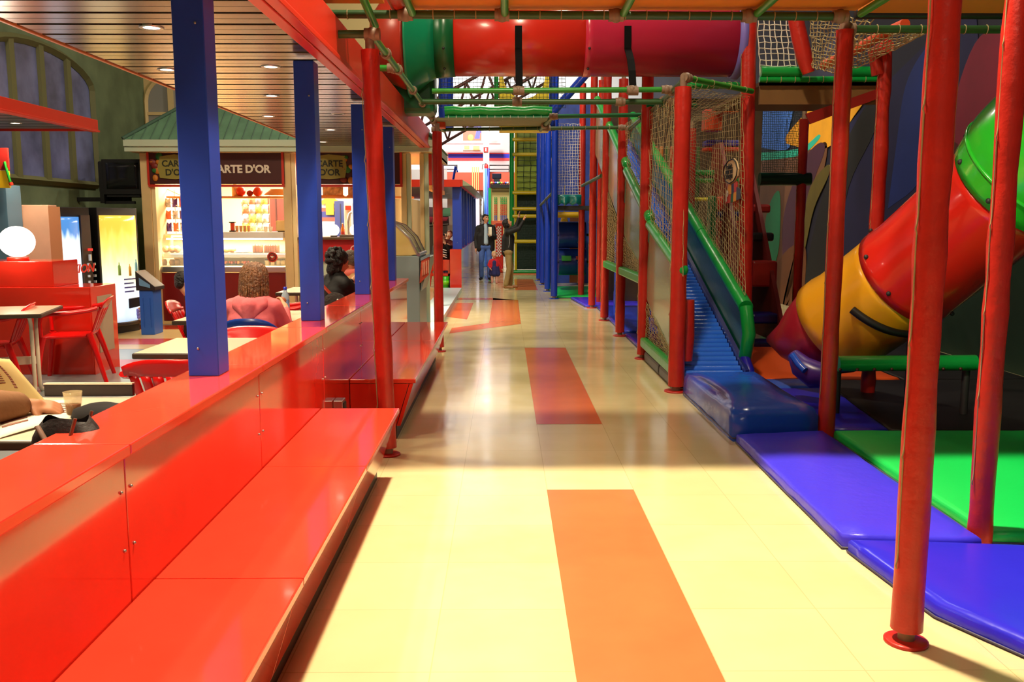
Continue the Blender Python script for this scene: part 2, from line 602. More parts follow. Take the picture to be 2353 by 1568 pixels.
# hall roof, far walls, right wall with its painted mural
M_roof = mat('hall_roof_grey', (150, 146, 146), 0.7)
rf = MB()
rf.bb(-9, 9, -5, 38, 8.0, 8.2)
struct('ceiling', rf, M_roof)
M_wallw = mat('wall_white', (240, 240, 238), 0.7)
wr = MB()
XR = 5.4
wr.bb(XR, XR + .2, -4, 38, 0, 8.0)
M_wallnavy = mat('wall_navy', (24, 24, 44), 0.7)
struct('wall_right', wr, M_wallnavy)
M_tris = [mat('roof_truss_brown', (92, 44, 40), 0.5)]
YF = 36.0
wf = MB()
wf.bb(-9, 9, YF, YF + .2, 0, 8.0)
struct('wall_far', wf, M_wallw)
M_stripeb = mat('stripe_blue', (40, 48, 226), 0.5)
M_striper = mat('stripe_red', (230, 84, 92), 0.5)
M_orwall = mat('wall_orange_red', (222, 78, 52), 0.5)
st = MB()
for (py0, py1, mi) in ((351, 354, 1), (354, 363, 0), (363, 369, 1)):
    a, b = at(1030, py1, YF - .03), at(1110, py0, YF - .03)
    st.mat(mi).bb(a.x, b.x + 1.4, YF - .03, YF - .005, a.z, b.z)
struct('trim_1', st, [M_stripeb, M_striper])
# mezzanine floor edge in orange red along the far wall
mz = MB()
a, b = at(980, 437, 34.4), at(1172, 397, 34.4)
mz.bb(a.x - 5, b.x + .6, 34.2, YF, a.z, b.z)
struct('trim_2', mz, M_orwall)
# orange wall panel hanging below the mezzanine
# roof trusses (each truss is one welded frame)
for k, (yy, z0) in enumerate(((24.0, 2.95), (29.0, 3.2), (17.5, 3.4))):
    t = MB()
    L, R = Vector((-3.4, yy, z0)), Vector((3.0, yy, z0 + 3.7))
    t.tube([L, R], 0.05, 6)
    t.tube([L + Vector((0, 0, .9)), R + Vector((0, 0, .75))], 0.05, 6)
    n = 12
    for i in range(n):
        p = L.lerp(R, i / n)
        q = (L + Vector((0, 0, .9))).lerp(R + Vector((0, 0, .75)), (i + .5) / n)
        r_ = L.lerp(R, (i + 1) / n)
        t.tube([p, q], 0.035, 5).tube([q, r_], 0.035, 5)
    o = struct('trim_%d' % (3 + k), t, M_tris[0])

# ================================================================== RED PARTITION WALL AND BENCHES
ZT = 0.94
part_y = [-0.8, 0.6, 2.62, 4.10, 5.57, 7.05, 8.52, 10.42]
pw_ = thing('partition_wall', 'long low red laminated partition wall between the walkway and the cafe, carrying the blue pillars', 'partition', (-1.27, 4.8, 0))
for i in range(7):
    y0, y1 = part_y[i], part_y[i + 1]
    build('panel', MB().bb(-1.398, -1.140, y0 + .002, y1 - .002, 0.0, ZT - .035), M_redlam, pw_, bevel=.004)
    build('cap', MB().bb(-1.412, -1.118, y0 + .0015, y1 - .0015, ZT - .035, ZT), M_redtop, pw_, bevel=.005)
sc = MB()
for y0 in part_y[1:7]:
    for dy in (-.035, .035):
        for z in (.62, .8):
            sc.ball((-1.138, y0 + dy, z), .006, 6, 4)
build('screw', sc, M_steel, pw_)['kind'] = 'stuff'


def bench(name, label, y0, y1, joints):
    t = thing(name, label, 'bench', (-0.92, (y0 + y1) / 2, 0), 0, 'red benches along the partition')
    ys = [y0] + joints + [y1]
    for a, b in zip(ys[:-1], ys[1:]):
        build('seat_board', MB().bb(-1.137, -0.655, a + .0015, b - .0015, .418, .45), M_redtop, t, bevel=.005)
        f = MB()
        f.prism([(-.672, a + .001, .417), (-.772, a + .001, .10), (-.80, a + .001, .10), (-.70, a + .001, .417)], (0, b - a - .002, 0))
        build('front_panel', f, M_redlam, t, bevel=.002)
    build('kick_plate', MB().bb(-.84, -.80, y0 + .01, y1 - .01, 0, .12), M_blackkick, t)
    for yy in (y0 + .004, y1 - .004):
        e = MB()
        e.prism([(-.705, yy - .003, .416), (-.805, yy - .003, .10), (-.835, yy - .003, 0.0), (-1.136, yy - .003, 0.0), (-1.136, yy - .003, .416)], (0, .006, 0))
        build('end_panel', e, M_redlam, t)
    return t


bench('bench', 'near red bench with three seat boards, closest to the camera', 0.3, 5.46, [2.79, 4.13])
bench('bench', 'farther red bench standing beyond the gap behind the first red post', 6.48, 10.25, [8.6])
sb = thing('socket_box', 'small grey metal socket box on the red partition between the two benches', 'socket box', (-1.11, 5.9, .2))
build('housing', MB().bb(-1.139, -1.075, 5.84, 5.95, .20, .42), M_steel, sb, bevel=.006)
build('cover', MB().bb(-1.075, -1.068, 5.855, 5.935, .22, .40), M_dark, sb)

# blue square pillars on the partition
for i, (yy, lab) in enumerate(((3.88, 'wide blue square pillar nearest the camera, standing on the red partition'),
                               (6.02, 'second blue square pillar on the partition, right of the girl in pink'),
                               (8.19, 'third blue square pillar, mostly hidden behind the first red post'),
                               (10.10, 'farthest blue square pillar at the end of the red partition'))):
    t = thing('blue_pillar', lab, 'pillar', (-1.28, yy, ZT), 0, 'blue pillars on the partition')
    build('shaft', MB().bb(-1.356, -1.226, yy - .08, yy + .065, ZT, 2.62), M_bluepaint, t, bevel=.004)
    build('screw', MB().ball((-1.31, yy - .081, ZT + .12), .006, 6, 4).ball((-1.26, yy - .081, 2.4), .006, 6, 4), M_steel, t)

# slatted metal canopy over the cafe seats
M_slat = mat('canopy_slat_metal', (156, 144, 134), 0.22, metal=0.8, vary=0.12, vscale=2)
M_edge = mat('canopy_edge_orange', (224, 132, 72), 0.4)
cn = thing('slatted_canopy', 'low canopy of brown metal slats over the cafe seats beside the walkway', 'canopy', (-1.9, 6.6, 2.62))
s = MB()
yy = 1.0
while yy < 13.0:
    s.bb(-2.62, -1.21, yy, yy + .108, 2.645, 2.66)
    s.bb(-2.62, -1.21, yy + .116, yy + .224, 2.645, 2.66)
    s.bb(-2.62, -1.21, yy + .108, yy + .116, 2.652, 2.66)
    yy += .268
build('slats', s, M_slat, cn)
build('backing', MB().bb(-2.62, -1.21, 1.0, 13.0, 2.68, 2.72), M_black, cn)
build('edge_trim', MB().bb(-2.645, -2.622, 1.0, 13.0, 2.635, 2.72), M_edge, cn, bevel=.004)
build('end_trim', MB().bb(-2.64, -1.21, 13.0, 13.02, 2.635, 2.72), M_edge, cn)
bm_ = MB()
bm_.bb(-1.205, -1.135, 0.8, 13.2, 2.625, 2.66)
bm_.bb(-1.125, -1.06, 0.8, 13.2, 2.625, 2.66)
bm_.bb(-1.19, -1.075, 0.8, 13.2, 2.66, 2.90)
build('edge_beam', bm_, M_redpaint, cn, bevel=.005)

# second canopy, over the far left seats
c2 = at(220, 300, 10.4)
cn2 = thing('slatted_canopy', 'far left canopy with a red edge beam in front of the arched window', 'canopy', (c2.x - .7, 7.8, c2.z))
s = MB()
yy = 4.2
while yy < 10.2:
    s.bb(c2.x - 1.5, c2.x - .02, yy, yy + .22, c2.z + .01, c2.z + .03)
    yy += .268
build('slats', s, mat('canopy_slat_grey', (120, 122, 128), 0.3, metal=0.7), cn2)
build('backing', MB().bb(c2.x - 1.5, c2.x - .02, 4.2, 10.38, c2.z + .05, c2.z + .07), M_black, cn2)
build('edge_beam', MB().bb(c2.x - .02, c2.x + .03, 4.0, 10.4, c2.z - .015, c2.z + .115).bb(c2.x - .05, c2.x + .05, 4.0, 10.4, c2.z - .02, c2.z), M_redpaint, cn2, bevel=.004)
build('back_beam', MB().bb(c2.x - 1.5, c2.x - .02, 10.38, 10.4, c2.z - .01, c2.z + .02), M_redpaint, cn2)
ZC2 = c2.z


def downlight(pos, lab, power=80, on=True, group='round downlights in the slatted canopy', tgt=None):
    p = Vector(pos)
    t = thing('recessed_downlight', lab, 'ceiling light', tuple(p), 0, group)
    build('rim', MB().lathe([(.045, -.004), (.062, -.006), (.066, -.002), (.066, .02), (.045, .02)], p, 20, cap=False), M_steel, t)
    build('lens' if on else 'unlit_lens', MB().lathe([(.0001, -.001), (.046, -.002), (.046, .01)], p, 18), M_lampw if on else M_slat, t)
    if on and power:
        light('downlight_glow', 'SPOT', p - Vector((0, 0, .03)), power, WARM, 0.05, tgt, 130, 0.6)


dls = [(348, 63, 'largest lit downlight, left of the nearest blue pillar'), (384, 160, 'lit downlight half hidden behind the left edge of the nearest blue pillar'),
       (622, 153, 'lit downlight right of the nearest blue pillar, highest of the row of three'),
       (624, 220, 'lit downlight right of the nearest blue pillar, middle of the row of three'),
       (617, 267, 'lit downlight right of the nearest blue pillar, lowest of the row of three'),
       (760, 298, 'small lit downlight right of the second blue pillar, above the kiosk eave'),
       (742, 326, 'small lit downlight touching the right edge of the second blue pillar')]
for px, py, lab in dls:
    downlight(fl(px, py, 2.645), lab)
downlight(fl(777, 262, 2.645), 'unlit recessed downlight in the slats between the second and third blue pillars', on=False)
downlight((-2.0, 2.6, 2.645), 'lit downlight above the red partition close to the camera', 120)
downlight((-2.3, 3.6, 2.645), 'lit downlight above the newspaper reader', 170)
downlight(fl(35, 283, ZC2 + .01), 'lit downlight in the far left canopy', group='lights in the far left canopy')

# ================================================================== CAFE FURNITURE
M_tabletop = mat('table_top_cream', (240, 226, 196), 0.25, coat=0.2)
M_tabedge = mat('table_edge_dark', (62, 46, 30), 0.5)
M_tableg = mat('table_leg_cream', (226, 206, 176), 0.35)
ZTAB = ZC + .74


def make_table(label, cx, cy, w, d, rotz=0, group='cream cafe tables'):
    t = thing('cafe_table', label, 'table', (cx, cy, ZC), rotz, group)
    R = t.matrix_basis

    def L(x, y, z):
        return R @ Vector((x, y, z))
    q = Matrix.Rotation(rotz, 3, 'Z')
    build('tabletop', MB().box(L(0, 0, .725), (w - .02, d - .02, .031), q), M_tabletop, t, bevel=.004)
    build('edge_band', MB().prism([L(-w / 2, -d / 2, .705), L(w / 2, -d / 2, .705), L(w / 2, d / 2, .705), L(-w / 2, d / 2, .705)], Vector((0, 0, .034))), M_tabedge, t, bevel=.008)
    for sx in (-1, 1):
        x = sx * (w / 2 - .16)
        for sy in (-1, 1):
            pts = [L(x, sy * .30, .012), L(x, sy * .17, .012)] + [L(x, sy * (.17 - .09 * math.sin(a)), .012 + .09 * (1 - math.cos(a))) for a in [PI / 2 * i / 5 for i in range(1, 6)]]
            pts += [L(x, sy * .08, .60), L(x, sy * .11, .68), L(x, sy * .17, .705)]
            build('leg', MB().tube(pts, .017, 10), M_tableg, t)
    build('stretcher', MB().box(L(0, 0, .30), (w - .32, .02, .07), q), M_tableg, t, bevel=.003)
    return t


def chair_parts(t, m, R):
    def L(x, y, z):
        return R @ Vector((x, y, z))
    # seat faces +Y
    build('seat', MB().slab(lambda u, v: L(-.22 + .44 * u, -.20 + .42 * v, .44 - .018 * math.sin(PI * u) * math.sin(PI * v) - .02 * max(0, v - .8) * 5 * .5), 8, 8, Vector((0, 0, -.02))), m, t)

    def back(u, v):             # v 0 bottom .. 1 top
        a = (u - .5) * 2
        w = .20 + .055 * v
        return L(a * w, -.20 - .13 * v - .05 * (1 - a * a) * (.4 + .6 * v), .44 + .35 * v - (.045 * abs(a) ** 3 if v > .8 else 0))
    offv = (R.to_3x3() @ Vector((0, -.014, 0)))
    b = MB()
    b.slab(lambda u, v: back(u, .70 + .30 * v), 14, 4, offv)
    b.slab(lambda u, v: back(u, .0 + .10 * v), 14, 1, offv)
    n = 7
    for k in range(n):
        u0 = k / n + .018
        u1 = (k + 1) / n - .018
        b.slab(lambda u, v: back(u0 + (u1 - u0) * u, .08 + .64 * v), 2, 6, offv)
    build('backrest', b, m, t)
    for s in (-1, 1):
        a = MB()
        path = [(s * .245, .20, .02), (s * .25, .20, .45), (s * .262, .205, .58), (s * .27, .185, .635), (s * .275, .12, .655), (s * .275, -.05, .66), (s * .268, -.22, .68), (s * .255, -.29, .70)]
        wd = [.026, .034, .034, .036, .038, .04, .038, .034]
        build('leg', MB().tube([L(s * .275, .255, 0), L(s * .25, .215, .3), L(s * .235, .19, .44)], [.024, .033, .040], 8, flat=(1, .8)), m, t)
        build('leg', MB().tube([L(s * .265, -.33, 0), L(s * .235, -.25, .3), L(s * .215, -.20, .46)], [.024, .032, .040], 8, flat=(1, .8)), m, t)
        build('armrest', MB().tube([L(*p) for p in path[1:]], wd[1:], 8, flat=(1.0, .55)), m, t)


chair0 = thing('plastic_armchair', 'red plastic armchair facing left in front of the stepped red counter', 'chair', (0, 0, 0), 0, 'red plastic armchairs')
chair_parts(chair0, M_redplastic, Matrix.Identity(4))
c1 = fl(168, 872, ZC)
chair0.location = (c1.x, c1.y, ZC)
chair0.rotation_euler = (0, 0, PI / 2 + .28)


def chair(px, py, rz, lab, zrot=0):
    p = fl(px, py, ZC)
    return dup(chair0, (p.x, p.y, ZC), rz, lab, 'red plastic armchairs')


chair(-20, 905, PI / 2 + .3, 'red plastic armchair cut off by the left photo edge, below the far left table')
k2 = at(363, 840, 4.5)
dup(chair0, (k2.x, 4.98, ZC), .03, 'red plastic armchair seen from behind, touching the left side of the nearest blue pillar', 'red plastic armchairs')
k3 = at(515, 770, 6.35)
dup(chair0, (-1.73, 5.72, ZC), PI - .03, 'red plastic armchair facing the camera, directly in front of the blue chair')
k5 = at(700, 750, 8.6)
dup(chair0, (k5.x - .26, 8.75, ZC), PI / 2, 'red plastic armchair peeping over the partition left of the second blue pillar')
kr = dup(chair0, (-2.66, 8.14, ZC), -PI / 2 + .15, 'red plastic chair carrying the dark-haired child behind the nearest blue pillar', 'red plastic armchairs')
for c_ in list(kr.children):
    if c_.name.startswith('armrest'):
        bpy.data.objects.remove(c_)

# blue chair of the girl in pink
gp = at(572, 770, 6.45)
bc = thing('blue_chair', 'blue plastic shell chair under the girl in the pink hoodie', 'chair', (gp.x, 6.72, ZC), .02)
Rb = bc.matrix_basis
M_blchair = mat('blue_plastic', (22, 62, 156), 0.25)
build('seat', MB().slab(lambda u, v: Rb @ Vector((-.24 + .48 * u, -.2 + .42 * v, .45 - .02 * math.sin(PI * u))), 8, 6, Vector((0, 0, -.02))), M_blchair, bc)
build('backrest', MB().slab(lambda u, v: Rb @ Vector(((u - .5) * (.46 + .06 * math.sin(PI * v)), -.2 - .10 * v - .05 * math.sin(PI * u), .47 + .34 * v - .09 * abs(2 * u - 1) ** 3 * v)), 12, 6, Vector((0, -.015, 0))), M_blchair, bc)
for sx in (-1, 1):
    for sy, yy in ((1, .18), (-1, -.2)):
        build('leg', MB().tube([Rb @ Vector((sx * .24, yy + sy * .05, 0)), Rb @ Vector((sx * .19, yy, .44))], .012, 8), M_steel, bc)

# tables
pA = fl(0, 728, ZTAB)
tA0, tA1 = fl(170, 703, ZTAB), fl(60, 728, ZTAB)
make_table('cream cafe table with white tubular legs at the left edge, beside the stepped red counter', tA0.x - .42, tA0.y - .42, .80, .80, .25)
tB0 = fl(300, 813, ZTAB)
make_table('cream cafe table behind the nearest blue pillar, its glossy top catching the light', (tB0.x - 1.44) / 2, tB0.y + .36, -1.44 - tB0.x, .70)
tC = fl(335, 912, ZTAB)
make_table('cream cafe table strewn with the open newspaper, nearest to the camera', tC.x - .58, tC.y - .40, 1.30, .80)
tD = fl(650, 738, ZTAB)
make_table('cream cafe table with the water bottle, right of the girl in pink', tD.x - .32, tD.y + .42, 1.08, .80)
tE = at(740, 700, 9.6)
make_table('cream cafe table in front of the dark-haired woman, mostly behind the second blue pillar', tE.x - .1, 10.0, .8, .8)

# dark tray box at the far edge of the near table
bx = fl(106, 910, ZTAB)
bx2 = fl(308, 910, ZTAB)
tb = thing('serving_tray', 'dark brown rectangular tray standing on its edge at the far side of the newspaper table', 'tray', ((bx.x + bx2.x) / 2, bx.y, ZTAB))
build('tray_board', MB().bb(bx.x, bx2.x, bx.y - .015, bx.y + .01, ZTAB, ZTAB + .052), mat('tray_dark', (36, 20, 24), 0.35), tb, bevel=.003)
build('tray_rim', MB().bb(bx.x, bx2.x, bx.y - .018, bx.y + .013, ZTAB + .052, ZTAB + .058), M_tabletop, tb)

# newspaper: one sheet held up, one spread lying on the table
M_paper = mat('newspaper_page', (248, 226, 150), 0.8)
M_ink = mat('newspaper_ink', (150, 100, 80), 0.8)
M_paperw = mat('newspaper_white', (250, 240, 214), 0.8)


def sheet(name, label, c00, c10, c11, c01, bend, lines, mats, group=None):
    c00, c10, c11, c01 = map(Vector, (c00, c10, c11, c01))

    def P(u, v):
        return c00 * (1 - u) * (1 - v) + c10 * u * (1 - v) + c11 * u * v + c01 * (1 - u) * v + Vector(bend) * math.sin(PI * u) * math.sin(PI * (.15 + .85 * v))
    nrm = (c10 - c00).cross(c01 - c00).normalized()
    if nrm.y > 0:
        nrm = -nrm
    t = thing(name, label, 'newspaper', tuple(P(.5, 0)), 0, group)
    build('page', MB().slab(P, 12, 10, -nrm * .0015), mats[0], t)
    m = MB()
    for (u0, u1, v0, v1) in lines:
        m.slab(lambda u, v: P(u0 + (u1 - u0) * u, v0 + (v1 - v0) * v) + nrm * .0012, 4, 2, -nrm * .0008)
    build('print', m, mats[1], t)
    return t


Yn = tC.y - .32
nl = [(.55 + .02 * (k % 2), .92, .86 - .0 * k, .88) for k in range(1)]
nl = [(.1, .30, .55, .72)] + [(.70, .74, .30 + .05 * k, .335 + .05 * k) for k in range(11)] + [(.1, .4, .46 - .04 * k, .475 - .04 * k) for k in range(5)] + [(.45, .62, .7 - .04 * k, .715 - .04 * k) for k in range(9)]
a0, a1, a2, a3 = at(-110, 985, Yn - .22), at(112, 930, Yn + .10), at(22, 826, Yn + .04), at(-150, 815, Yn - .28)
sheet('newspaper', 'yellowish newspaper page held upright by the reader at the left edge', a0, a1, a2, a3, (0.0, .03, .035), nl, [M_paper, M_ink])
zt = ZTAB + .004
q0, q1, q2, q3 = fl(-10, 1010, zt), fl(168, 962, zt), fl(165, 918, zt), fl(-30, 925, zt)
sheet('newspaper', 'white newspaper spread lying flat on the near cafe table under the reader\'s hand', q0, q1, q2, q3, (0, 0, .012),
      [(.55, .95, .3 + .09 * k, .34 + .09 * k) for k in range(6)] + [(.1, .42, .2 + .09 * k, .24 + .09 * k) for k in range(7)], [M_paperw, M_ink])

# glass of drink
gpos = fl(170, 955, ZTAB)
gl = thing('drinking_glass', 'half-full drinking glass standing beside the newspaper on the near table', 'glass', (gpos.x, gpos.y, ZTAB))
build('tumbler', MB().lathe([(.026, 0), (.036, .095), (.033, .095), (.024, .006), (.0001, .006)], (gpos.x, gpos.y, ZTAB), 20), mat('glass_tumbler', (250, 225, 170), 0.05, alpha=0.3), gl)
build('drink', MB().lathe([(.0001, .007), (.0235, .007), (.028, .045), (.0001, .045)], (gpos.x, gpos.y, ZTAB), 18), mat('drink_brown', (120, 48, 22), 0.1), gl)

# dark handbag with tan handles and rolled black scarf beside it
hb = fl(158, 1058, ZTAB)
bg = thing('handbag', 'black handbag with two brown strap handles on the near cafe table by the partition', 'bag', (hb.x, hb.y, ZTAB))
hz = ZTAB + .135
hx, hy = hb.x, hb.y
bagm = mat('bag_black', (24, 14, 14), 0.6, bump=.2)


def bagf(u, v):
    a = 2 * PI * u
    e = .62 + .38 * math.sin(PI * min(1, v * .9 + .08))
    return Vector((hx + .11 * e * (abs(math.cos(a)) ** .6) * (1 if math.cos(a) > 0 else -1), hy + .055 * e * math.sin(a), ZTAB + .002 + .133 * v + .010 * math.sin(3 * a) * v))


build('body', MB().grid(bagf, 24, 8).add([bagf(i / 24, 1) - Vector((0, 0, .02)) for i in range(24)], [tuple(range(24))]).add([bagf(i / 24, 0) for i in range(24)], [tuple(range(24))]), bagm, bg)
M_tan = mat('bag_strap_brown', (104, 74, 54), 0.6)
for dy in (-.062, .05):
    pts = [Vector((hx - .06, hy + dy, hz - .01)), Vector((hx - .035, hy + dy - .016, hz - .04)), Vector((hx - .01, hy + dy - .02, hz - .085)), Vector((hx + .03, hy + dy - .02, hz - .08)), Vector((hx + .05, hy + dy - .012, hz - .03)), Vector((hx + .06, hy + dy, hz + .015))]
    build('handle', MB().tube(pts, .010, 8, flat=(1, .5)), M_tan, bg)
cp = fl(232, 965, ZTAB)
one('beret', 'black felt cap lying on the near cafe table against the partition', 'cap',
    MB().lathe([(.0001, 0), (.085, 0), (.105, .018), (.095, .045), (.05, .06), (.0001, .062)], (cp.x, cp.y, ZTAB + .001), 22), mat('felt_black', (14, 8, 10), 0.9))

# water bottle on the table by the girl
wp = fl(657, 724, ZTAB)
wb_ = thing('water_bottle', 'clear water bottle with blue cap on the table right of the girl in pink', 'bottle', (wp.x, wp.y, ZTAB))
build('bottle_body', MB().lathe([(.028, 0), (.032, .01), (.032, .14), (.03, .16), (.014, .195), (.013, .205)], (wp.x, wp.y, ZTAB), 16), mat('bottle_clear', (176, 196, 214), 0.1, alpha=.75), wb_)
build('label_band', MB().lathe([(.0325, .06), (.0328, .062), (.0328, .125), (.0325, .127)], (wp.x, wp.y, ZTAB), 16), mat('label_blue_white', (120, 150, 206), 0.4, vary=.6, vscale=60), wb_)
build('cap', MB().lathe([(.0145, .203), (.0145, .228), (.0001, .23)], (wp.x, wp.y, ZTAB), 14), mat('cap_blue', (16, 40, 190), 0.3), wb_)

# stepped red counter with a globe lamp
Yc = 8.75
u0, u1 = at(-60, 601, Yc), at(176, 601, Yc)
l1 = at(207, 660, Yc)
ux1 = at(120, 601, Yc).x
ct = thing('stepped_counter', 'stepped glossy red counter block at the far left with a grey panel in its end', 'counter', ((u0.x + l1.x) / 2, Yc + .3, ZC))
build('upper_block', MB().bb(u0.x, ux1, Yc, Yc + .52, l1.z, u1.z), M_redlam, ct, bevel=.006)
build('lower_block', MB().bb(u0.x, l1.x, Yc - .02, Yc + .54, ZC, l1.z), M_redlam, ct, bevel=.006)
build('end_panel', MB().bb(l1.x + .001, l1.x + .012, Yc - .02, Yc + .54, ZC, l1.z), M_redlam, ct, bevel=.002)
build('grey_inset', MB().bb(l1.x + .012, l1.x + .016, Yc + .10, Yc + .43, ZC + .2, l1.z - .1), mat('inset_grey', (166, 146, 120), .5), ct)
g0 = at(40, 570, Yc + .25)
gr = .165
gt = thing('globe_lamp', 'big round white globe lamp standing on the stepped red counter', 'lamp', (g0.x, g0.y, u1.z))
build('globe', MB().ball((g0.x, g0.y, u1.z + .025 + gr * .97), (gr, gr, gr * .93), 24, 16), M_globe, gt)
build('base', MB().lathe([(.10, 0), (.10, .03), (.08, .035)], (g0.x, g0.y, u1.z), 20), M_redpaint, gt)
light('globe_glow_light', 'POINT', (g0.x + .1, g0.y - .35, u1.z + .2), 16, WARMW, .12)

# pale blue column strip at the far left
pc0 = at(18, 500, 9.9)
one('blue_column', 'pale blue square column behind the globe lamp at the left edge', 'column', MB().bb(pc0.x - .4, pc0.x, 9.9, 10.2, ZC, at(18, 425, 9.9).z), mat('blue_column_paint', (96, 140, 168), 0.4), bevel=.004)
sg = thing('hanging_sign', 'small yellow sign with a red and green striped edge hanging at the left edge', 'sign', tuple(at(0, 430, 9.8)))
a, b = at(-70, 432, 9.8), at(19, 392, 9.8)
build('board', MB().bb(a.x, b.x, 9.8, 9.83, a.z, b.z), mat('sign_yellow', (236, 196, 28), 0.4), sg, bevel=.002)
c_, d_ = at(-70, 391, 9.8), at(16, 340, 9.8)
build('upper_board', MB().bb(c_.x, d_.x, 9.8, 9.83, c_.z, d_.z), mat('sign_darkred', (150, 30, 24), 0.4), sg, bevel=.002)
build('striped_edge', MB().tube([at(10, 372, 9.79), at(18, 400, 9.79), at(24, 420, 9.79)], .014, 8).mat(1).tube([at(24, 420, 9.79), at(27, 426, 9.79)], .022, 8), [mat('sign_green', (30, 140, 40), 0.4), M_redpaint], sg)
build('hanger', MB().cyl((b.x - .1, 9.815, d_.z), (b.x - .1, 9.815, d_.z + 1.5), .006, seg=6), M_dark, sg)

# beige cabinet and the two vending machines, in a row on the left wall
Yb = 10.3
a, b = at(20, 600, Yb), at(110, 471, Yb)
cbn = thing('beige_cabinet', 'tall plain beige cabinet left of the blue-lit vending machine', 'cabinet', ((a.x + b.x) / 2, Yb + .3, ZC))
M_beige = mat('cabinet_beige', (226, 178, 150), 0.6, vary=.12, vscale=3)
build('body', MB().bb(a.x - .05, b.x, Yb, Yb + .2, ZC, b.z), M_beige, cbn, bevel=.006)
build('side_trim', MB().prism([(b.x + .001, Yb, ZC), (b.x + .07, Yb + .12, ZC), (b.x + .07, Yb + .12, b.z - .02), (b.x + .001, Yb, b.z - .02)], (-.01, .03, 0)), mat('cabinet_trim', (186, 130, 92), 0.5), cbn)


def vending(label, pxl, pxr, pyt, pyb, Y, skew, panel_mat, keypad, frame_right):
    """machine turned a little: front runs from left px to right px, right side going deeper"""
    p0 = at(pxl, pyb, Y)
    p1 = at(pxr, pyb, Y + skew)
    top = at(pxl, pyt, Y).z
    ud = Vector((p1.x - p0.x, p1.y - p0.y, 0))
    W = ud.length
    ud.normalize()
    nd = Vector((ud.y, -ud.x, 0))
    org = Vector((p0.x, p0.y, ZC))
    t = thing('vending_machine', label, 'vending machine', tuple(org + ud * W / 2 - nd * .35), 0)

    def P(u, n, z):
        return org + ud * u + nd * n + Vector((0, 0, z))
    Hh = top - ZC
    bd = MB()
    bd.prism([P(0, 0, .1), P(W, 0, .1), P(W, -.68, .1), P(0, -.68, .1)], (0, 0, Hh - .1))
    build('body', bd, M_black, t, bevel=.008)
    build('base', MB().prism([P(.03, -.03, 0), P(W - .03, -.03, 0), P(W - .03, -.62, 0), P(.03, -.62, 0)], (0, 0, .1)), M_dark, t)
    w1 = W * (.70 if keypad else .94)
    if keypad:
        build('lit_front', MB().slab(lambda u, v: P(.02 + (w1 - .02) * u, .012 + .05 * math.sin(PI * u), .14 + (Hh - .26) * v), 10, 16, -nd * .02), panel_mat, t)
        pa = build('control_panel', MB().prism([P(w1 + .02, .004, .14), P(W - .02, .004, .14), P(W - .02, .004, Hh - .1), P(w1 + .02, .004, Hh - .1)], nd * .02), mat('control_brown', (66, 54, 46), 0.35), t)
        kk = MB()
        for i in range(2):
            for j in range(7):
                c = P(w1 + .09 + .1 * i, .03, Hh * .30 + .075 * j)
                kk.box(c, (.04, .02, .03))
        build('button', kk, M_steel, pa)['kind'] = 'stuff'
        build('red_display', MB().box(P(w1 + .12, .03, Hh * .68), (.09, .015, .03)), mat('display_red', (255, 30, 20), .4, emit=2.0), pa)
        build('coin_slot', MB().box(P(w1 + .12, .03, Hh * .62), (.05, .02, .08)), M_steel, pa)
    else:
        build('lit_front', MB().slab(lambda u, v: P(.03 + (w1 - .03) * u, .012 + .07 * math.sin(PI * u), .16 + (Hh - .26) * v), 10, 16, -nd * .02), panel_mat, t)
        build('dispenser_flap', MB().prism([P(W * .52, .088, Hh * .20), P(W * .90, .07, Hh * .21), P(W * .90, .07, Hh * .285), P(W * .52, .088, Hh * .28)], nd * .02), M_black, t, bevel=.008)
        build('front_skirt', MB().slab(lambda u, v: P(.03 + (w1 - .03) * u, .02 + .08 * math.sin(PI * u), .11 + .05 * v), 10, 2, -nd * .04), M_tabedge, t)
    return t, P, W, Hh


def lit_panel(name, cols, strength, vertical=False, patt=0.25):
    m = bpy.data.materials.new(name)
    m.use_nodes = True
    nt = m.node_tree
    b = nt.nodes['Principled BSDF']
    tc = nt.nodes.new('ShaderNodeTexCoord')
    mp = nt.nodes.new('ShaderNodeSeparateXYZ')
    nt.links.new(tc.outputs['Generated'], mp.inputs[0])
    no = nt.nodes.new('ShaderNodeTexNoise'); no.inputs['Scale'].default_value = 3.5; no.inputs['Detail'].default_value = 3
    nt.links.new(tc.outputs['Generated'], no.inputs['Vector'])
    ma = nt.nodes.new('ShaderNodeMath'); ma.operation = 'MULTIPLY_ADD'; ma.inputs[1].default_value = patt
    nt.links.new(no.outputs['Fac'], ma.inputs[0]); nt.links.new(mp.outputs['Z'], ma.inputs[2])
    r = nt.nodes.new('ShaderNodeValToRGB')
    while len(r.color_ramp.elements) < len(cols):
        r.color_ramp.elements.new(0.5)
    for e, (p, c) in zip(r.color_ramp.elements, cols):
        e.position = p
        e.color = lin(c)
    nt.links.new(ma.outputs[0], r.inputs['Fac'])
    nt.links.new(r.outputs['Color'], b.inputs['Base Color'])
    nt.links.new(r.outputs['Color'], b.inputs['Emission Color'])
    b.inputs['Emission Strength'].default_value = strength
    b.inputs['Roughness'].default_value = 0.2
    return m


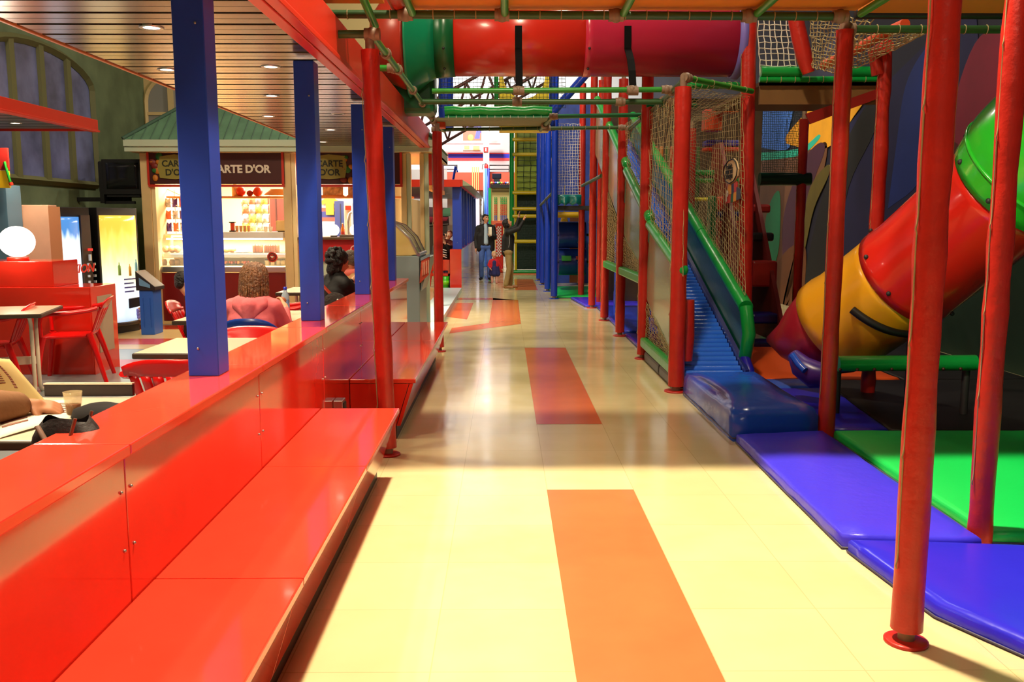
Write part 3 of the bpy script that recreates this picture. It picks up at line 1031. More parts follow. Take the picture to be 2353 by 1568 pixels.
P_blue = lit_panel('drinks_panel_blue', [(0.12, (200, 226, 240)), (.22, (96, 160, 214)), (.34, (232, 244, 255)), (.5, (240, 250, 255)), (.92, (205, 234, 252)), (1.0, (70, 132, 206))], 1.0)
P_yel = lit_panel('drinks_panel_yellow', [(0.1, (186, 214, 240)), (.35, (236, 246, 255)), (.48, (232, 244, 224)), (.62, (255, 250, 196)), (.85, (255, 232, 120)), (1.05, (250, 188, 70))], 1.05)
v1, P1f, W1, H1 = vending('vending machine with a blue and white lit front and a keypad strip', 132, 222, 475, 770, 11.0, .62, P_blue, True, True)
zl = at(180, 612, 11.3).z - ZC
tm = text_mb('ZION', .15, P1f(W1 * .34, .075, zl - .08), (Vector(P1f(1, 0, 0)) - Vector(P1f(0, 0, 0))), (.18, 0, 1), .004, .004)
build('lettering', tm, mat('letter_red', (226, 60, 40), .5), v1)
v2, P2f, W2, H2 = vending('vending machine with a yellow and white lit front, next to the blue bin', 240, 330, 477, 782, 11.70, .68, P_yel, False, True)
ln = MB()
for k in range(4):
    ln.prism([P2f(W2 * .45, .084, H2 * .33 + .055 * k), P2f(W2 * (.7 + .12 * (k % 2)), .08, H2 * .33 + .055 * k), P2f(W2 * (.7 + .12 * (k % 2)), .08, H2 * .33 + .055 * k + .02), P2f(W2 * .45, .084, H2 * .33 + .055 * k + .02)], (0, -.006, 0))
build('text_lines', ln, mat('print_blue', (120, 120, 190), .5), v2)
for (u, z, r, h, mi, cl) in ((.36, .47, .022, .17, 'green', (150, 206, 110)), (.62, .46, .024, .16, 'orange', (246, 190, 80)), (.80, .47, .018, .2, 'sky', (130, 190, 230))):
    build('bottle_picture', MB().lathe([(r, 0), (r, h * .7), (r * .4, h * .85), (r * .4, h)], P2f(W2 * u, .07, H2 * z), 12), mat('print_' + mi, cl, .5), v2)
fw = MB()
for k in range(9):
    an = k * 2.3
    fw.mat(k % 3).ball(P2f(W2 * .84 + .035 * math.cos(an), .05, H2 * .10 + .018 * k + .02 * math.sin(an)), (.035, .02, .03), 8, 6)
build('flower_print', fw, [mat('print_orange2', (240, 140, 60), .5), mat('print_lilac', (150, 140, 210), .5), mat('print_white', (240, 236, 230), .5)], v2)

# blue waste bin
w0 = fl(342, 770, ZC)
wbn = thing('waste_bin', 'tall blue plastic waste bin with a slanted black lid between vending machine and kiosk', 'bin', (w0.x, w0.y + .15, ZC))
x0, x1 = w0.x - .11, w0.x + .09
ztop = at(342, 668, w0.y).z
build('body', MB().prism([(x0 + .01, w0.y, ZC), (x1 - .01, w0.y, ZC), (x1 - .01, w0.y + .3, ZC), (x0 + .01, w0.y + .3, ZC)], (0, 0, ztop - ZC)), mat('bin_blue', (30, 92, 190), .35), wbn, bevel=.008)
build('body_ribs', MB().bb(x0 + .05, x0 + .06, w0.y - .008, w0.y, ZC + .1, ztop - .1).bb(x1 - .06, x1 - .05, w0.y - .008, w0.y, ZC + .1, ztop - .1), mat('bin_blue', (30, 92, 190)), wbn)
build('lid', MB().prism([(x0 - .02, w0.y - .02, ztop), (x1 + .03, w0.y - .02, ztop), (x1 + .03, w0.y - .02, ztop + .05), (x0 - .02, w0.y - .02, ztop + .26)], (0, .34, 0)), M_black, wbn, bevel=.006)
build('lid_flap', MB().prism([(x0 + .03, w0.y - .022, ztop + .17), (x1 - .03, w0.y - .022, ztop + .075), (x1 - .03, w0.y - .022, ztop + .035), (x0 + .03, w0.y - .022, ztop + .07)], (0, -.006, 0)), mat('flap_blue', (96, 150, 190), .3), wbn)

# television on a wall bracket
YV = 13.4
a, b = at(236, 448, YV), at(324, 366, YV)
tv = thing('television', 'old black box television on a wall bracket above the vending machines', 'television', ((a.x + b.x) / 2, YV + .2, a.z))
build('casing', MB().bb(a.x, b.x, YV, YV + .12, a.z, b.z), M_black, tv, bevel=.012)
build('tube_back', MB().prism([(a.x - .1, YV + .12, a.z + .04), (b.x - .05, YV + .12, a.z + .04), (b.x - .05, YV + .12, b.z - .02), (a.x - .1, YV + .12, b.z - .02)], (-.12, .35, 0)), M_black, tv, bevel=.02)
build('screen', MB().slab(lambda u, v: Vector((a.x + .07 + (b.x - a.x - .12) * u, YV - .012 - .01 * math.sin(PI * u) * math.sin(PI * v), a.z + .09 + (b.z - a.z - .14) * v)), 8, 6, (0, .02, 0)), mat('tv_screen', (26, 27, 30), .12), tv)
br = build('bracket', MB().bb(a.x + .05, b.x - .05, YV + .02, YV + .4, a.z - .03, a.z - .002).bb(a.x - .04, a.x + .02, YV, YV + .4, a.z - .12, b.z - .05).bb(a.x + .0, b.x - .15, YV + .05, YV + .1, a.z - .13, a.z - .09).bb(XW, a.x + .3, YV + .22, YV + .3, a.z - .09, a.z - .03), M_black, tv)

# ================================================================== KIOSK
YK = 13.15
M_kpost = mat('kiosk_post_cream', (222, 196, 142), 0.5, vary=.05)
M_kmint = mat('kiosk_trim_mint', (190, 208, 186), 0.5)
M_kdred = mat('kiosk_front_dark_red', (122, 22, 20), 0.3, coat=.2)
M_kred = mat('kiosk_front_red', (178, 30, 34), 0.3, coat=.2, bump=.02)
M_sign = mat('sign_maroon', (66, 14, 14), 0.45)
M_shing = mat('shingle_green', (96, 136, 108), 0.7, vary=.2, vscale=5)
M_warmwall = mat('kiosk_wall_cream', (244, 220, 170), 0.6)
kx0, kx1 = at(333, 600, YK).x, at(986, 600, YK).x
ze0, ze1 = at(600, 352, YK).z, at(600, 333, YK - .1).z
KB = 16.0
kt = thing('kiosk', 'snack kiosk with a green shingled roof and maroon sign boards behind the cafe seats', 'kiosk', ((kx0 + kx1) / 2, 14.5, ZC))
for lab, pa, pb in (('left post', 333, 364), ('mid post', 656, 684), ('right jamb', 924, 946), ('corner post', 967, 986)):
    A, B = at(pa, 600, YK), at(pb, 600, YK)
    build('post', MB().bb(A.x, B.x - .06, YK, YK + .16, ZC, ze0), M_kpost, kt, bevel=.006)
    build('post_trim', MB().bb(B.x - .058, B.x, YK + .02, YK + .14, ZC, ze0), M_cream if pa < 900 else M_kmint, kt, bevel=.004)
build('eave_board', MB().bb(kx0 - .12, kx1 + .1, YK - .22, YK - .18, ze0 + .005, ze0 + .075).bb(kx0 - .12, kx1 + .1, YK - .25, YK - .16, ze0 + .075, ze0 + .17), M_kmint, kt, bevel=.004)
build('soffit', MB().bb(kx0 - .1, kx1 + .1, YK - .18, KB, ze0 + .01, ze0 + .05), M_kpost, kt)
build('side_board', MB().bb(kx1 + .06, kx1 + .1, YK - .18, KB + .1, ze0 + .005, ze0 + .15), M_kmint, kt, bevel=.004)
# hip roof with shingle grooves
rz0 = ze0 + .17
e = [(kx0 - .12, YK - .25), (kx1 + .12, YK - .25), (kx1 + .12, KB + .1), (kx0 - .12, KB + .1)]
rp = [(kx0 + 1.35, (YK + KB) / 2 - .1, rz0 + 1.25), (kx1 - 1.35, (YK + KB) / 2 - .1, rz0 + 1.25)]
r = MB()
V = [(x, y, rz0) for x, y in e] + rp
r.add(V, [(0, 1, 5, 4), (1, 2, 5), (2, 3, 4, 5), (3, 0, 4), (3, 2, 1, 0)], False)
build('roof', r, M_shing, kt)
g = MB()
fA, fB, fC, fD = [Vector(v) for v in (V[0], V[1], V[5], V[4])]
slope = (rp[0][1] - (YK - .25))
n = 34
for i in range(1, n):
    x = fA.x + (fB.x - fA.x) * i / n
    lim = 1.0
    if x < rp[0][0]:
        lim = (x - fA.x) / (rp[0][0] - fA.x)
    if x > rp[1][0]:
        lim = (fB.x - x) / (fB.x - rp[1][0])
    g.tube([(x, YK - .255, rz0 + .004), (x, YK - .255 + slope * lim, rz0 + 1.25 * lim + .004)], .006, 4, smooth=False)
for (a, b) in ((V[0], V[4]), (V[1], V[5]), (V[4], V[5])):
    g.tube([Vector(a) + Vector((0, -.0, .01)), Vector(b) + Vector((0, 0, .01))], .03, 6)
build('roof_seams', g, mat('shingle_seam', (60, 92, 76), .7), kt)


def px_box(mb, xa, xb, ya, yb, Y, d):       # board facing the walkway cafe, given by its outline seen in the photo
    a, b = at(xa, yb, Y), at(xb, ya, Y)
    return mb.bb(a.x, b.x, Y, Y + d, a.z, b.z)


# sign boards
for j, (xa, xb) in enumerate(((343, 652), (684, 924))):
    sbd = build('sign_board', px_box(MB(), xa, xb, 351, 423, YK - .02, .06), M_sign, kt, bevel=.004)
    a, b = at(xa, 425, YK), at(xb, 349, YK)
    fr_ = MB()
    for z in (a.z,):
        fr_.bb(a.x, b.x, YK - .035, YK + .03, z - .03, z + .005)
    fr_.bb(a.x - .01, a.x + .02, YK - .03, YK + .03, a.z, b.z).bb(b.x - .035, b.x, YK - .03, YK + .03, a.z, b.z)
    build('sign_frame', fr_, mat('sign_frame_red', (196, 44, 26), .4), sbd)
    p0, p1 = (364, 440) if j == 0 else (716, 796)
    A, B = at(p0, 412, YK - .03), at(p1, 356, YK - .03)
    w, h = B.x - A.x, B.z - A.z
    plq = MB()
    pts = [(0.06, .05), (.5, 0.0), (.95, .06), (1.0, .5), (.96, .95), (.5, 1.02), (.08, .93), (0, .5)]
    plq.prism([(A.x + w * u, YK - .024, A.z + h * v) for u, v in pts], (0, -.02, 0))
    build('logo_plate', plq, mat('logo_olive_gold', (146, 138, 62), .5), sbd)
    tx = text_mb('CARTE', h * .36, (A.x + w * .52, YK - .047, A.z + h * .52), (1, 0, 0), (0, 0, 1), .004, .003, 'CENTER')
    text_mb("D'OR", h * .36, (A.x + w * .52, YK - .047, A.z + h * .16), (1, 0, 0), (0, 0, 1), .004, .003, 'CENTER', mb=tx)
    build('logo_lettering', tx, mat('logo_dark', (34, 36, 14), .5), sbd)
    fr2 = MB()
    rnd = random.Random(j)
    for k in range(10):
        side = -1 if j == 0 else 1
        xx = (A.x - .02 + rnd.uniform(-.10, .06)) if j == 0 else (B.x + rnd.uniform(-.06, .09))
        fr2.mat(k % 3).ball((xx, YK - .03, A.z + h * rnd.uniform(-.05, .95)), (rnd.uniform(.03, .06), .015, rnd.uniform(.03, .06)), 8, 6)
    build('fruit_print', fr2, [mat('fruit_orange', (196, 120, 36), .5), mat('fruit_leaf', (40, 110, 44), .5), mat('fruit_red', (120, 30, 20), .5)], sbd)
    if j == 0:
        T0 = at(484, 397, YK)
        T1 = at(621, 375, YK)
        tt = text_mb("CARTE D'OR", 1.0, (0, 0, 0), (1, 0, 0), (0, 0, 1), .004, .012)
        xs = [v[0] for v in tt.v]
        sz = (T1.x - T0.x) / (max(xs) - min(xs))
        tt = text_mb("CARTE D'OR", sz, (T0.x, YK - .028, T0.z), (1, 0, 0), (0, 0, 1), .006, .006)
    else:
        T0 = at(876, 396, YK)
        tt = text_mb("er", .205, (T0.x, YK - .028, T0.z), (1, 0, 0), (0, 0, 1), .006, .005)
    build('sign_lettering', tt, mat('letter_white', (226, 216, 200), .5), sbd)

# counter of the left bay: dark red front, steel rails, glazed display case, white top
yC = YK + .10
build('counter_front', px_box(MB(), 364, 656, 627, 737, yC, .5), M_kdred, kt)
build('counter_skirting', px_box(MB(), 364, 656, 738, 752, yC - .02, .3), M_kpost, kt)
build('steel_rail', px_box(MB(), 364, 656, 613, 626, yC - .03, .08), M_steel, kt, bevel=.008)
dz0, dz1 = at(500, 612, yC).z, at(500, 547, yC).z
dx0, dx1 = at(366, 600, yC).x, at(656, 600, yC).x
dc = build('display_case', MB().bb(dx0, dx1, yC + .60, yC + .64, dz0, dz1).bb(dx0, dx1, yC, yC + .62, dz0 - .04, dz0), M_warmwall, kt)
zs = at(500, 583, yC).z
build('glass_shelf', MB().bb(dx0, dx1, yC + .22, yC + .58, zs - .015, zs), M_steel, dc)
build('shelf_rail', MB().bb(dx0, dx1, yC + .18, yC + .22, zs - .07, zs - .01), M_steel, dc, bevel=.01)
build('glass_front', MB().bb(dx0, dx1, yC - .004, yC + .004, dz0, dz1), M_glass, dc)
build('counter_top', MB().bb(at(505, 600, yC).x - .05, dx1, yC - .05, yC + .68, dz1, dz1 + .085), M_white, kt, bevel=.008)
build('counter_tube_light', MB().bb(dx0 + .1, dx1 - .05, yC + .05, yC + .08, dz1 - .03, dz1 - .005), mat('tube_glow', (255, 236, 200), .5, emit=9.0), dc)
# wall panels inside the kiosk
build('inner_back_wall', MB().bb(kx0, at(655, 500, KB).x + .15, KB, KB + .05, ZC, ze0), M_warmwall, kt)
build('inner_side_wall', MB().bb(kx0 - .02, kx0 + .03, YK + .16, KB, ZC, ze0), M_warmwall, kt)
Yw = KB - .06
dA, dB = at(615, 560, Yw), at(656, 455, Yw)
build('inner_door', MB().bb(dA.x, dB.x, Yw, Yw + .05, ZC, dB.z), mat('door_plum', (96, 44, 40), .4), kt, bevel=.004)
build('door_groove', MB().bb((dA.x + dB.x) / 2 - .01, (dA.x + dB.x) / 2 + .01, Yw - .01, Yw, ZC, dB.z), mat('door_plum_dark', (60, 24, 24), .4), kt)
# back wall of the right bay: striped wall, cabinets and shirt
rb0, rb1 = at(684, 500, KB).x, kx1
rbw = build('inner_back_wall', MB().bb(rb0 - .1, at(905, 500, KB).x, KB, KB + .05, ZC, 2.35), mat('kiosk_wall_greyblue', (150, 164, 186), .6), kt)
stp = MB()
for xa, xb, ya, yb, mi in ((690, 780, 478, 486, 0), (690, 780, 486, 500, 1), (690, 780, 500, 508, 0)):
    stp.mat(mi)
    px_box(stp, xa, xb, ya, yb, KB - .012, .01)
build('wall_stripes', stp, [mat('stripe_coral', (226, 66, 60), .5), mat('stripe_navy', (34, 44, 120), .5)], rbw)
shl = MB()
px_box(shl, 690, 925, 430, 452, YK + .35, .5)
build('ceiling_shelf', MB().bb(dx0, kx1 - .3, YK + .5, YK + .95, at(600, 455, YK + .5).z, at(600, 451, YK + .5).z), mat('shelf_orange', (226, 150, 76), .5), kt)
# counter of the right bay
build('bar_front', px_box(MB(), 684, 925, 551, 601, yC, .06), M_kred, kt)
build('bar_base', px_box(MB(), 684, 925, 601, 737, yC + .03, .05), M_kmint, kt)
za, zb = at(800, 551, yC).z, at(800, 545, yC).z
build('bar_top', MB().bb(at(684, 550, yC).x, at(925, 550, yC).x, yC - .06, yC + .6, za, zb), mat('bar_top_dark', (96, 76, 56), .3), kt, bevel=.006)
T0 = at(803, 581, yC)
tt = text_mb('Cr', .16, (T0.x, yC - .006, T0.z), (1, 0, 0), (.12, 0, 1), .004, .0)
T1, T2 = at(803, 586, yC), at(818, 583, yC)
tt.prism([(T1.x, yC - .003, T1.z), (T2.x, yC - .003, T2.z), (T2.x, yC - .003, T2.z + .008), (T1.x, yC - .003, T1.z + .008)], (0, -.004, 0))
T1, T2 = at(684, 588, yC), at(692, 585, yC)
tt.prism([(T1.x, yC - .003, T1.z), (T2.x, yC - .003, T2.z), (T2.x, yC - .003, T2.z + .008), (T1.x, yC - .003, T1.z + .008)], (0, -.004, 0))
build('chalk_lettering', tt, mat('chalk_pink', (240, 190, 180), .6), kt)
# side of the kiosk: red fascia pieces, glass panes and side posts going back
build('side_fascia', MB().bb(kx1 - .03, kx1 + .04, YK + .18, KB, at(960, 425, YK).z, ze0).mat(1).bb(kx1 - .01, kx1 + .05, YK + .5, KB - .8, at(960, 418, YK).z, ze0 - .12), [mat('sign_frame_red', (196, 44, 26)), mat('fascia_pale', (196, 190, 180), .3)], kt, bevel=.004)
build('side_beam', MB().bb(kx1 - .04, kx1 + .05, YK + .18, KB, at(960, 432, YK).z - .02, at(960, 425, YK).z), mat('shelf_orange', (226, 150, 76)), kt)
build('post', MB().bb(kx1 - .12, kx1, KB - .15, KB, ZC, ze0), M_kpost, kt, bevel=.006)
light('kiosk_light_left', 'AREA', ((dx0 + dx1) / 2, YK + 1.5, ze0 - .12), 210, (1, .85, .60), 2.0, size_y=.8)
light('kiosk_light_right', 'AREA', (at(800, 500, 14).x, YK + 1.4, ze0 - .12), 170, (1, .85, .62), 1.6, size_y=.8)
light('display_light', 'AREA', ((dx0 + dx1) / 2, yC + .3, dz1 - .04), 50, (1, .85, .60), 1.8, size_y=.1)

# ---- things standing in and on the kiosk
rnd = random.Random(11)
pal = [(236, 206, 110), (232, 230, 220), (224, 140, 110), (180, 210, 160), (236, 190, 140), (210, 190, 220), (190, 216, 220), (244, 226, 180)]
snk = [mat('snack_bag_%d' % k, c, .25, vary=.75, vscale=22) for k, c in enumerate(pal)]


def bag_mb(c, w, h, d=.05):
    c = Vector(c)

    def P(sgn):
        return lambda u, v: c + Vector(((u - .5) * w * (1 - .08 * math.sin(PI * v)), sgn * d * math.sin(PI * u) * math.sin(PI * v) ** .7, (v) * h + .01 * math.sin(9 * u) * (v > .9)))
    return MB().grid(P(-1), 6, 6).grid(P(1), 6, 6)


rk = thing('snack_rack', 'hanging wire rack full of crisp bags in the kiosk', 'rack', tuple(at(588, 535, 14.6)))
ra, rb_ = at(560, 535, 14.65), at(618, 450, 14.65)
wr_ = MB()
for k in range(5):
    z = ra.z + (rb_.z - ra.z) * k / 4
    wr_.tube([(ra.x, 14.66, z), (rb_.x, 14.66, z)], .006, 5)
for x in (ra.x, rb_.x):
    wr_.tube([(x, 14.66, dz1 + .085), (x, 14.66, rb_.z + .1)], .006, 5)
build('wire_frame', wr_, M_steel, rk)
rows = ['lowest', 'second lowest', 'second highest', 'topmost']
cols = ['leftmost', 'second from left', 'third from left', 'rightmost']
for j in range(4):
    for i in range(4):
        x = ra.x + (rb_.x - ra.x) * (i + .5) / 4
        z = ra.z + (rb_.z - ra.z) * j / 4
        one('crisp_bag', '%s crisp bag in the %s row of the hanging rack' % (cols[i], rows[j]), 'snack bag',
            bag_mb((x + rnd.uniform(-.01, .01), 14.60 - .01 * (i % 2), z + .008), (rb_.x - ra.x) / 4 * 1.05, (rb_.z - ra.z) / 4 * .95, .035), snk[(i * 3 + j * 5) % 8], 'crisp bags on the kiosk rack')
# second rack behind the glass at the left end
lr0, lr1 = at(387, 535, 14.1), at(430, 452, 14.1)
r2 = thing('wire_rack', 'slanting white wire rack with purple sweet packets left of the nearest pillar in the kiosk', 'rack', tuple(lr0))
w2 = MB()
for k in range(4):
    z = lr0.z + (lr1.z - lr0.z) * k / 3
    w2.tube([(lr0.x, 14.1, z + .12), (lr1.x, 13.9, z)], .008, 5)
for k in range(3):
    x = lr0.x + (lr1.x - lr0.x) * k / 2
    w2.tube([(x, 14.1 - .1 * k, dz1 + .04), (x, 14.1 - .1 * k, lr1.z + .1)], .008, 5)
w2.bb(lr0.x - .02, lr1.x + .02, 13.85, 14.15, dz1 + .03, dz1 + .05)
build('wires', w2, M_white, r2)
for j in range(3):
    for i in range(3):
        one('sweet_packet', 'purple sweet packet, %s in the %s row of the white wire rack' % (['left', 'middle', 'right'][i], ['bottom', 'middle', 'top'][j]), 'sweet packet',
            bag_mb((lr0.x + (lr1.x - lr0.x) * (i + .5) / 3, 14.0, lr0.z + .02 + (lr1.z - lr0.z) * j / 3), .085, .13, .03), [mat('packet_purple', (74, 34, 110), .3), mat('packet_orange', (226, 110, 60), .3), snk[1]][(i + j) % 3], 'packets on the white wire rack')
# grey coffee grinder-like cabinet behind left glass
qa, qb = at(362, 531, 14.3), at(386, 455, 14.3)
cof = thing('drinks_cabinet', 'narrow grey glass-fronted cabinet at the left end inside the kiosk', 'cabinet', ((qa.x + qb.x) / 2, 14.4, dz1 + .085))
build('body', MB().bb(qa.x - .05, qb.x, 14.3, 14.6, dz1 + .086, qb.z), mat('cabinet_olive', (120, 110, 84), .4), cof, bevel=.006)
build('door_frame', MB().bb(qa.x - .03, qb.x - .02, 14.285, 14.3, dz1 + .12, qb.z - .03), M_dark, cof)
build('shelf_jars', MB().cyl((qb.x - .08, 14.27, dz1 + .3), (qb.x - .08, 14.27, dz1 + .42), .03).cyl((qb.x - .16, 14.27, dz1 + .3), (qb.x - .16, 14.27, dz1 + .40), .03), M_steel, cof)
build('stand_foot', MB().bb(qa.x, qb.x - .03, 14.32, 14.58, dz1 - .005, dz1 + .086), M_dark, cof)
# appliances and glasses on the white counter top
zt0 = dz1 + .085
a, b = at(634, 534, yC + .25), at(658, 511, yC + .25)
to = thing('toaster', 'cream toaster-like box at the right end of the white kiosk counter', 'toaster', ((a.x + b.x) / 2, yC + .35, zt0))
build('body', MB().bb(a.x, b.x - .005, yC + .25, yC + .45, zt0 + .012, zt0 + .17), mat('toaster_cream', (232, 206, 140), .3), to, bevel=.02)
build('foot', MB().bb(a.x + .02, b.x - .02, yC + .27, yC + .43, zt0, zt0 + .012), M_black, to)
for k, (px, col, lab) in enumerate(((508, (60, 46, 40), 'dark cup at the left of the white kiosk counter, touching the nearest pillar'), (611, (244, 236, 214), 'white cup left of the toaster on the kiosk counter'), (622, (246, 240, 224), 'white cup next to the toaster on the kiosk counter'))):
    p = at(px, 534, yC + .3)
    one('cup', lab, 'cup', MB().lathe([(.022, 0), (.033, .075), (.03, .075), (.02, .006), (.0001, .006)], (p.x, p.y, zt0 + .001), 14), mat('cup_%d' % k, col, .3), 'cups on the kiosk counter')
for k in range(4):
    p = at(545 + 9 * k, 534, yC + .35)
    one('tumbler', '%s tumbler in the row of glasses on the white kiosk counter' % ['leftmost', 'second', 'third', 'rightmost'][k], 'glass',
        MB().lathe([(.02, 0), (.028, .09), (.025, .09), (.018, .005), (.0001, .005)], (p.x, p.y, zt0 + .001), 12), mat('tumbler_amber', (236, 176, 116), .1, alpha=.8), 'tumblers on the kiosk counter')
p = at(536, 534, yC + .3)
ju = thing('juice_dispenser', 'small red drink dispenser left of the tumblers on the white counter', 'dispenser', (p.x, p.y, zt0))
build('base', MB().bb(p.x - .05, p.x + .03, p.y - .03, p.y + .05, zt0, zt0 + .02).bb(p.x - .05, p.x + .03, p.y - .03, p.y + .05, zt0 + .13, zt0 + .15), M_dark, ju)
build('tank', MB().cyl((p.x - .01, p.y + .01, zt0 + .02), (p.x - .01, p.y + .01, zt0 + .13), .032), mat('juice_red', (206, 70, 40), .2), ju)
# food in the display case
foods = [((502, 575), 'pastry', 'white cream cake at the left of the upper display shelf, by the nearest pillar', (240, 226, 200), 'cake'), ((520, 577), 'pastry', 'yellow iced pastry on the upper display shelf', (240, 196, 80), 'p'),
         ((534, 578), 'pastry', 'golden pastry in the middle of the upper display shelf', (226, 150, 60), 'p'), ((549, 578), 'plate', 'white plate of sliced meats on the upper display shelf', (246, 232, 220), 'plate'),
         ((565, 578), 'plate', 'white plate with red slices on the upper display shelf', (240, 200, 190), 'plate'), ]
for (px, py), nm, lab, col, kd in foods:
    p = at(px, 583, yC + .35)
    base = (p.x, p.y, zs + .001)
    if kd == 'plate':
        t = thing('plate', lab, 'plate', base, 0, 'plates in the display case')
        build('dish', MB().lathe([(.03, 0), (.075, .012), (.072, .016), (.0001, .008)], base, 18), M_white, t)
        f = MB()
        for k in range(6):
            f.ball((base[0] + .045 * math.cos(k), base[1] + .035 * math.sin(k), base[2] + .018), (.025, .02, .008), 8, 6)
        build('food', f, mat('food_%d' % px, (200, 66, 50) if px == 565 else (206, 110, 90), .5), t)
    else:
        one('pastry', lab, 'pastry', MB().ball((base[0], base[1], base[2] + .04), (.06, .05, .04), 12, 8), mat('pastry_%d' % px, col, .5, bump=.4, bscale=30), 'pastries in the display case')
for k in range(2):
    a, b = at(580 + 26 * k, 582, yC + .3), at(603 + 38 * k - 3, 560, yC + .3)
    ck = thing('loaf_cake', ['short brown loaf cake on the upper display shelf', 'long sliced brown loaf cake at the right of the upper display shelf'][k], 'cake', ((a.x + b.x) / 2, yC + .36, zs))
    build('cake_body', MB().bb(a.x, b.x, yC + .3, yC + .42, zs + .001, zs + .12), mat('cake_brown', (150, 78, 44), .6, bump=.4, vary=.3, vscale=20), ck, bevel=.015)
    s_ = MB()
    nn = 3 + 3 * k
    for i in range(1, nn):
        x = a.x + (b.x - a.x) * i / nn
        s_.bb(x - .003, x + .003, yC + .292, yC + .428, zs + .01, zs + .123)
    build('slice_marks', s_, mat('cake_dark', (84, 40, 26), .6), ck)
for k, px in enumerate((508, 523, 537, 552, 566, 582)):
    p = at(px, 612, yC + .25)
    t = thing('salad_tray', ['leftmost', 'second', 'third', 'fourth', 'fifth', 'rightmost'][k] + ' black food tray on the lower display shelf', 'tray', (p.x, p.y, dz0), 0, 'food trays on the lower display shelf')
    build('tray', MB().lathe([(.05, 0), (.065, .03), (.06, .03), (.045, .006), (.0001, .006)], (p.x, p.y, dz0 + .001), 4), M_black, t)
    f = MB()
    for i in range(7):
        f.ball((p.x + .034 * math.cos(i * 2.1), p.y + .034 * math.sin(i * 2.1), dz0 + .035 + .012 * (i % 2)), .02, 8, 6)
    build('food', f, mat('salad_%d' % k, [(190, 70, 40), (222, 110, 60), (180, 60, 30), (236, 150, 90), (206, 80, 50), (214, 190, 150)][k], .5), t)
for k, px in enumerate((614, 627, 640, 650)):
    p = at(px, 612, yC + .25)
    t = thing('dessert_jar', ['leftmost', 'second', 'third', 'rightmost'][k] + ' little glass dessert jar at the right of the lower display shelf', 'jar', (p.x, p.y, dz0), 0, 'dessert jars in the display case')
    build('jar', MB().lathe([(.03, 0), (.035, .075), (.0001, .075)], (p.x, p.y, dz0 + .001), 14), mat('jar_cream', (216, 196, 150), .2), t)
    build('lid', MB().lathe([(.037, .075), (.037, .09), (.0001, .09)], (p.x, p.y, dz0 + .001), 14), M_dark, t)
# left display (behind the nearest pillar's left): wrapped rolls
for k, (px, py) in enumerate(((382, 575), (396, 572), (408, 577))):
    p = at(px, 583, yC + .35)
    one('wrapped_roll', ['left', 'middle', 'right'][k] + ' cellophane wrapped bread roll on the upper shelf at the left end of the display', 'bread roll', MB().ball((p.x, p.y, zs + .055), (.055, .05, .055), 12, 8), mat('roll_tan', (206, 150, 92), .2, bump=.6, bscale=25), 'wrapped rolls in the display case')
for k, px in enumerate((378, 396, 408)):
    p = at(px, 612, yC + .25)
    one('glass_pot', ['left', 'middle', 'right'][k] + ' brown glass pot on the lower shelf at the left end of the display', 'pot', MB().lathe([(.035, 0), (.045, .05), (.03, .09), (.0001, .09)], (p.x, p.y, dz0 + .001), 14), mat('pot_brown', (130, 92, 46), .15), 'glass pots in the display case')
nsg = at(626, 591, yC - .01)
ns = thing('round_badge', 'round red badge with a crossed cup emblem on the display case glass', 'badge', tuple(nsg))
build('disc', MB().cyl((nsg.x, yC - .006, nsg.z), (nsg.x, yC - .018, nsg.z), .075, seg=28), mat('badge_red', (190, 50, 30), .4), ns)
build('ring', MB().tube([(nsg.x + .05 * math.cos(2 * PI * k / 24), yC - .019, nsg.z + .05 * math.sin(2 * PI * k / 24)) for k in range(24)], .005, 6, closed=True).tube([(nsg.x - .03, yC - .02, nsg.z - .02), (nsg.x + .03, yC - .02, nsg.z + .025)], .005, 6), M_dark, ns)
build('emblem', MB().lathe([(.012, 0), (.028, .03), (.0001, .03)], (nsg.x, yC - .02, nsg.z - .015), 12).add([], []), M_white, ns)
# red fruit decorations on the ceiling shelf
zsh = at(600, 451, YK + .5).z
for k, (px, r_, col, lab) in enumerate(((553, .075, (216, 60, 30), 'left round red ball on the kiosk ceiling shelf'), (592, .075, (206, 66, 36), 'right round red ball on the kiosk ceiling shelf'), (574, .05, (150, 30, 24), 'small dark red ball between the two big red balls on the shelf'))):
    p = at(px, 440, YK + .7)
    one('red_ball', lab, 'ball', MB().ball((p.x, p.y, zsh + r_), r_, 14, 10), mat('ball_%d' % k, col, .4), 'balls on the kiosk ceiling shelf')
p = at(638, 447, YK + .7)
bk = MB()
for k in range(7):
    bk.tube(arc((p.x, p.y - .05 + .01 * k, zsh + .03 + .012 * k), .18 - .012 * k, 0, 2 * PI, 20, (1, 0, 0), (0, .5, .02)), .012, 5, closed=False)
one('wicker_basket', 'shallow coiled wicker basket on the kiosk ceiling shelf left of the middle post', 'basket', bk, mat('wicker', (206, 150, 70), .7))
p = at(541, 447, YK + .7)
one('tall_candle', 'pale glowing jar at the left of the red balls on the ceiling shelf', 'jar', MB().lathe([(.05, 0), (.055, .15), (.03, .19), (.0001, .19)], (p.x, p.y, zsh + .001), 14), M_cream)
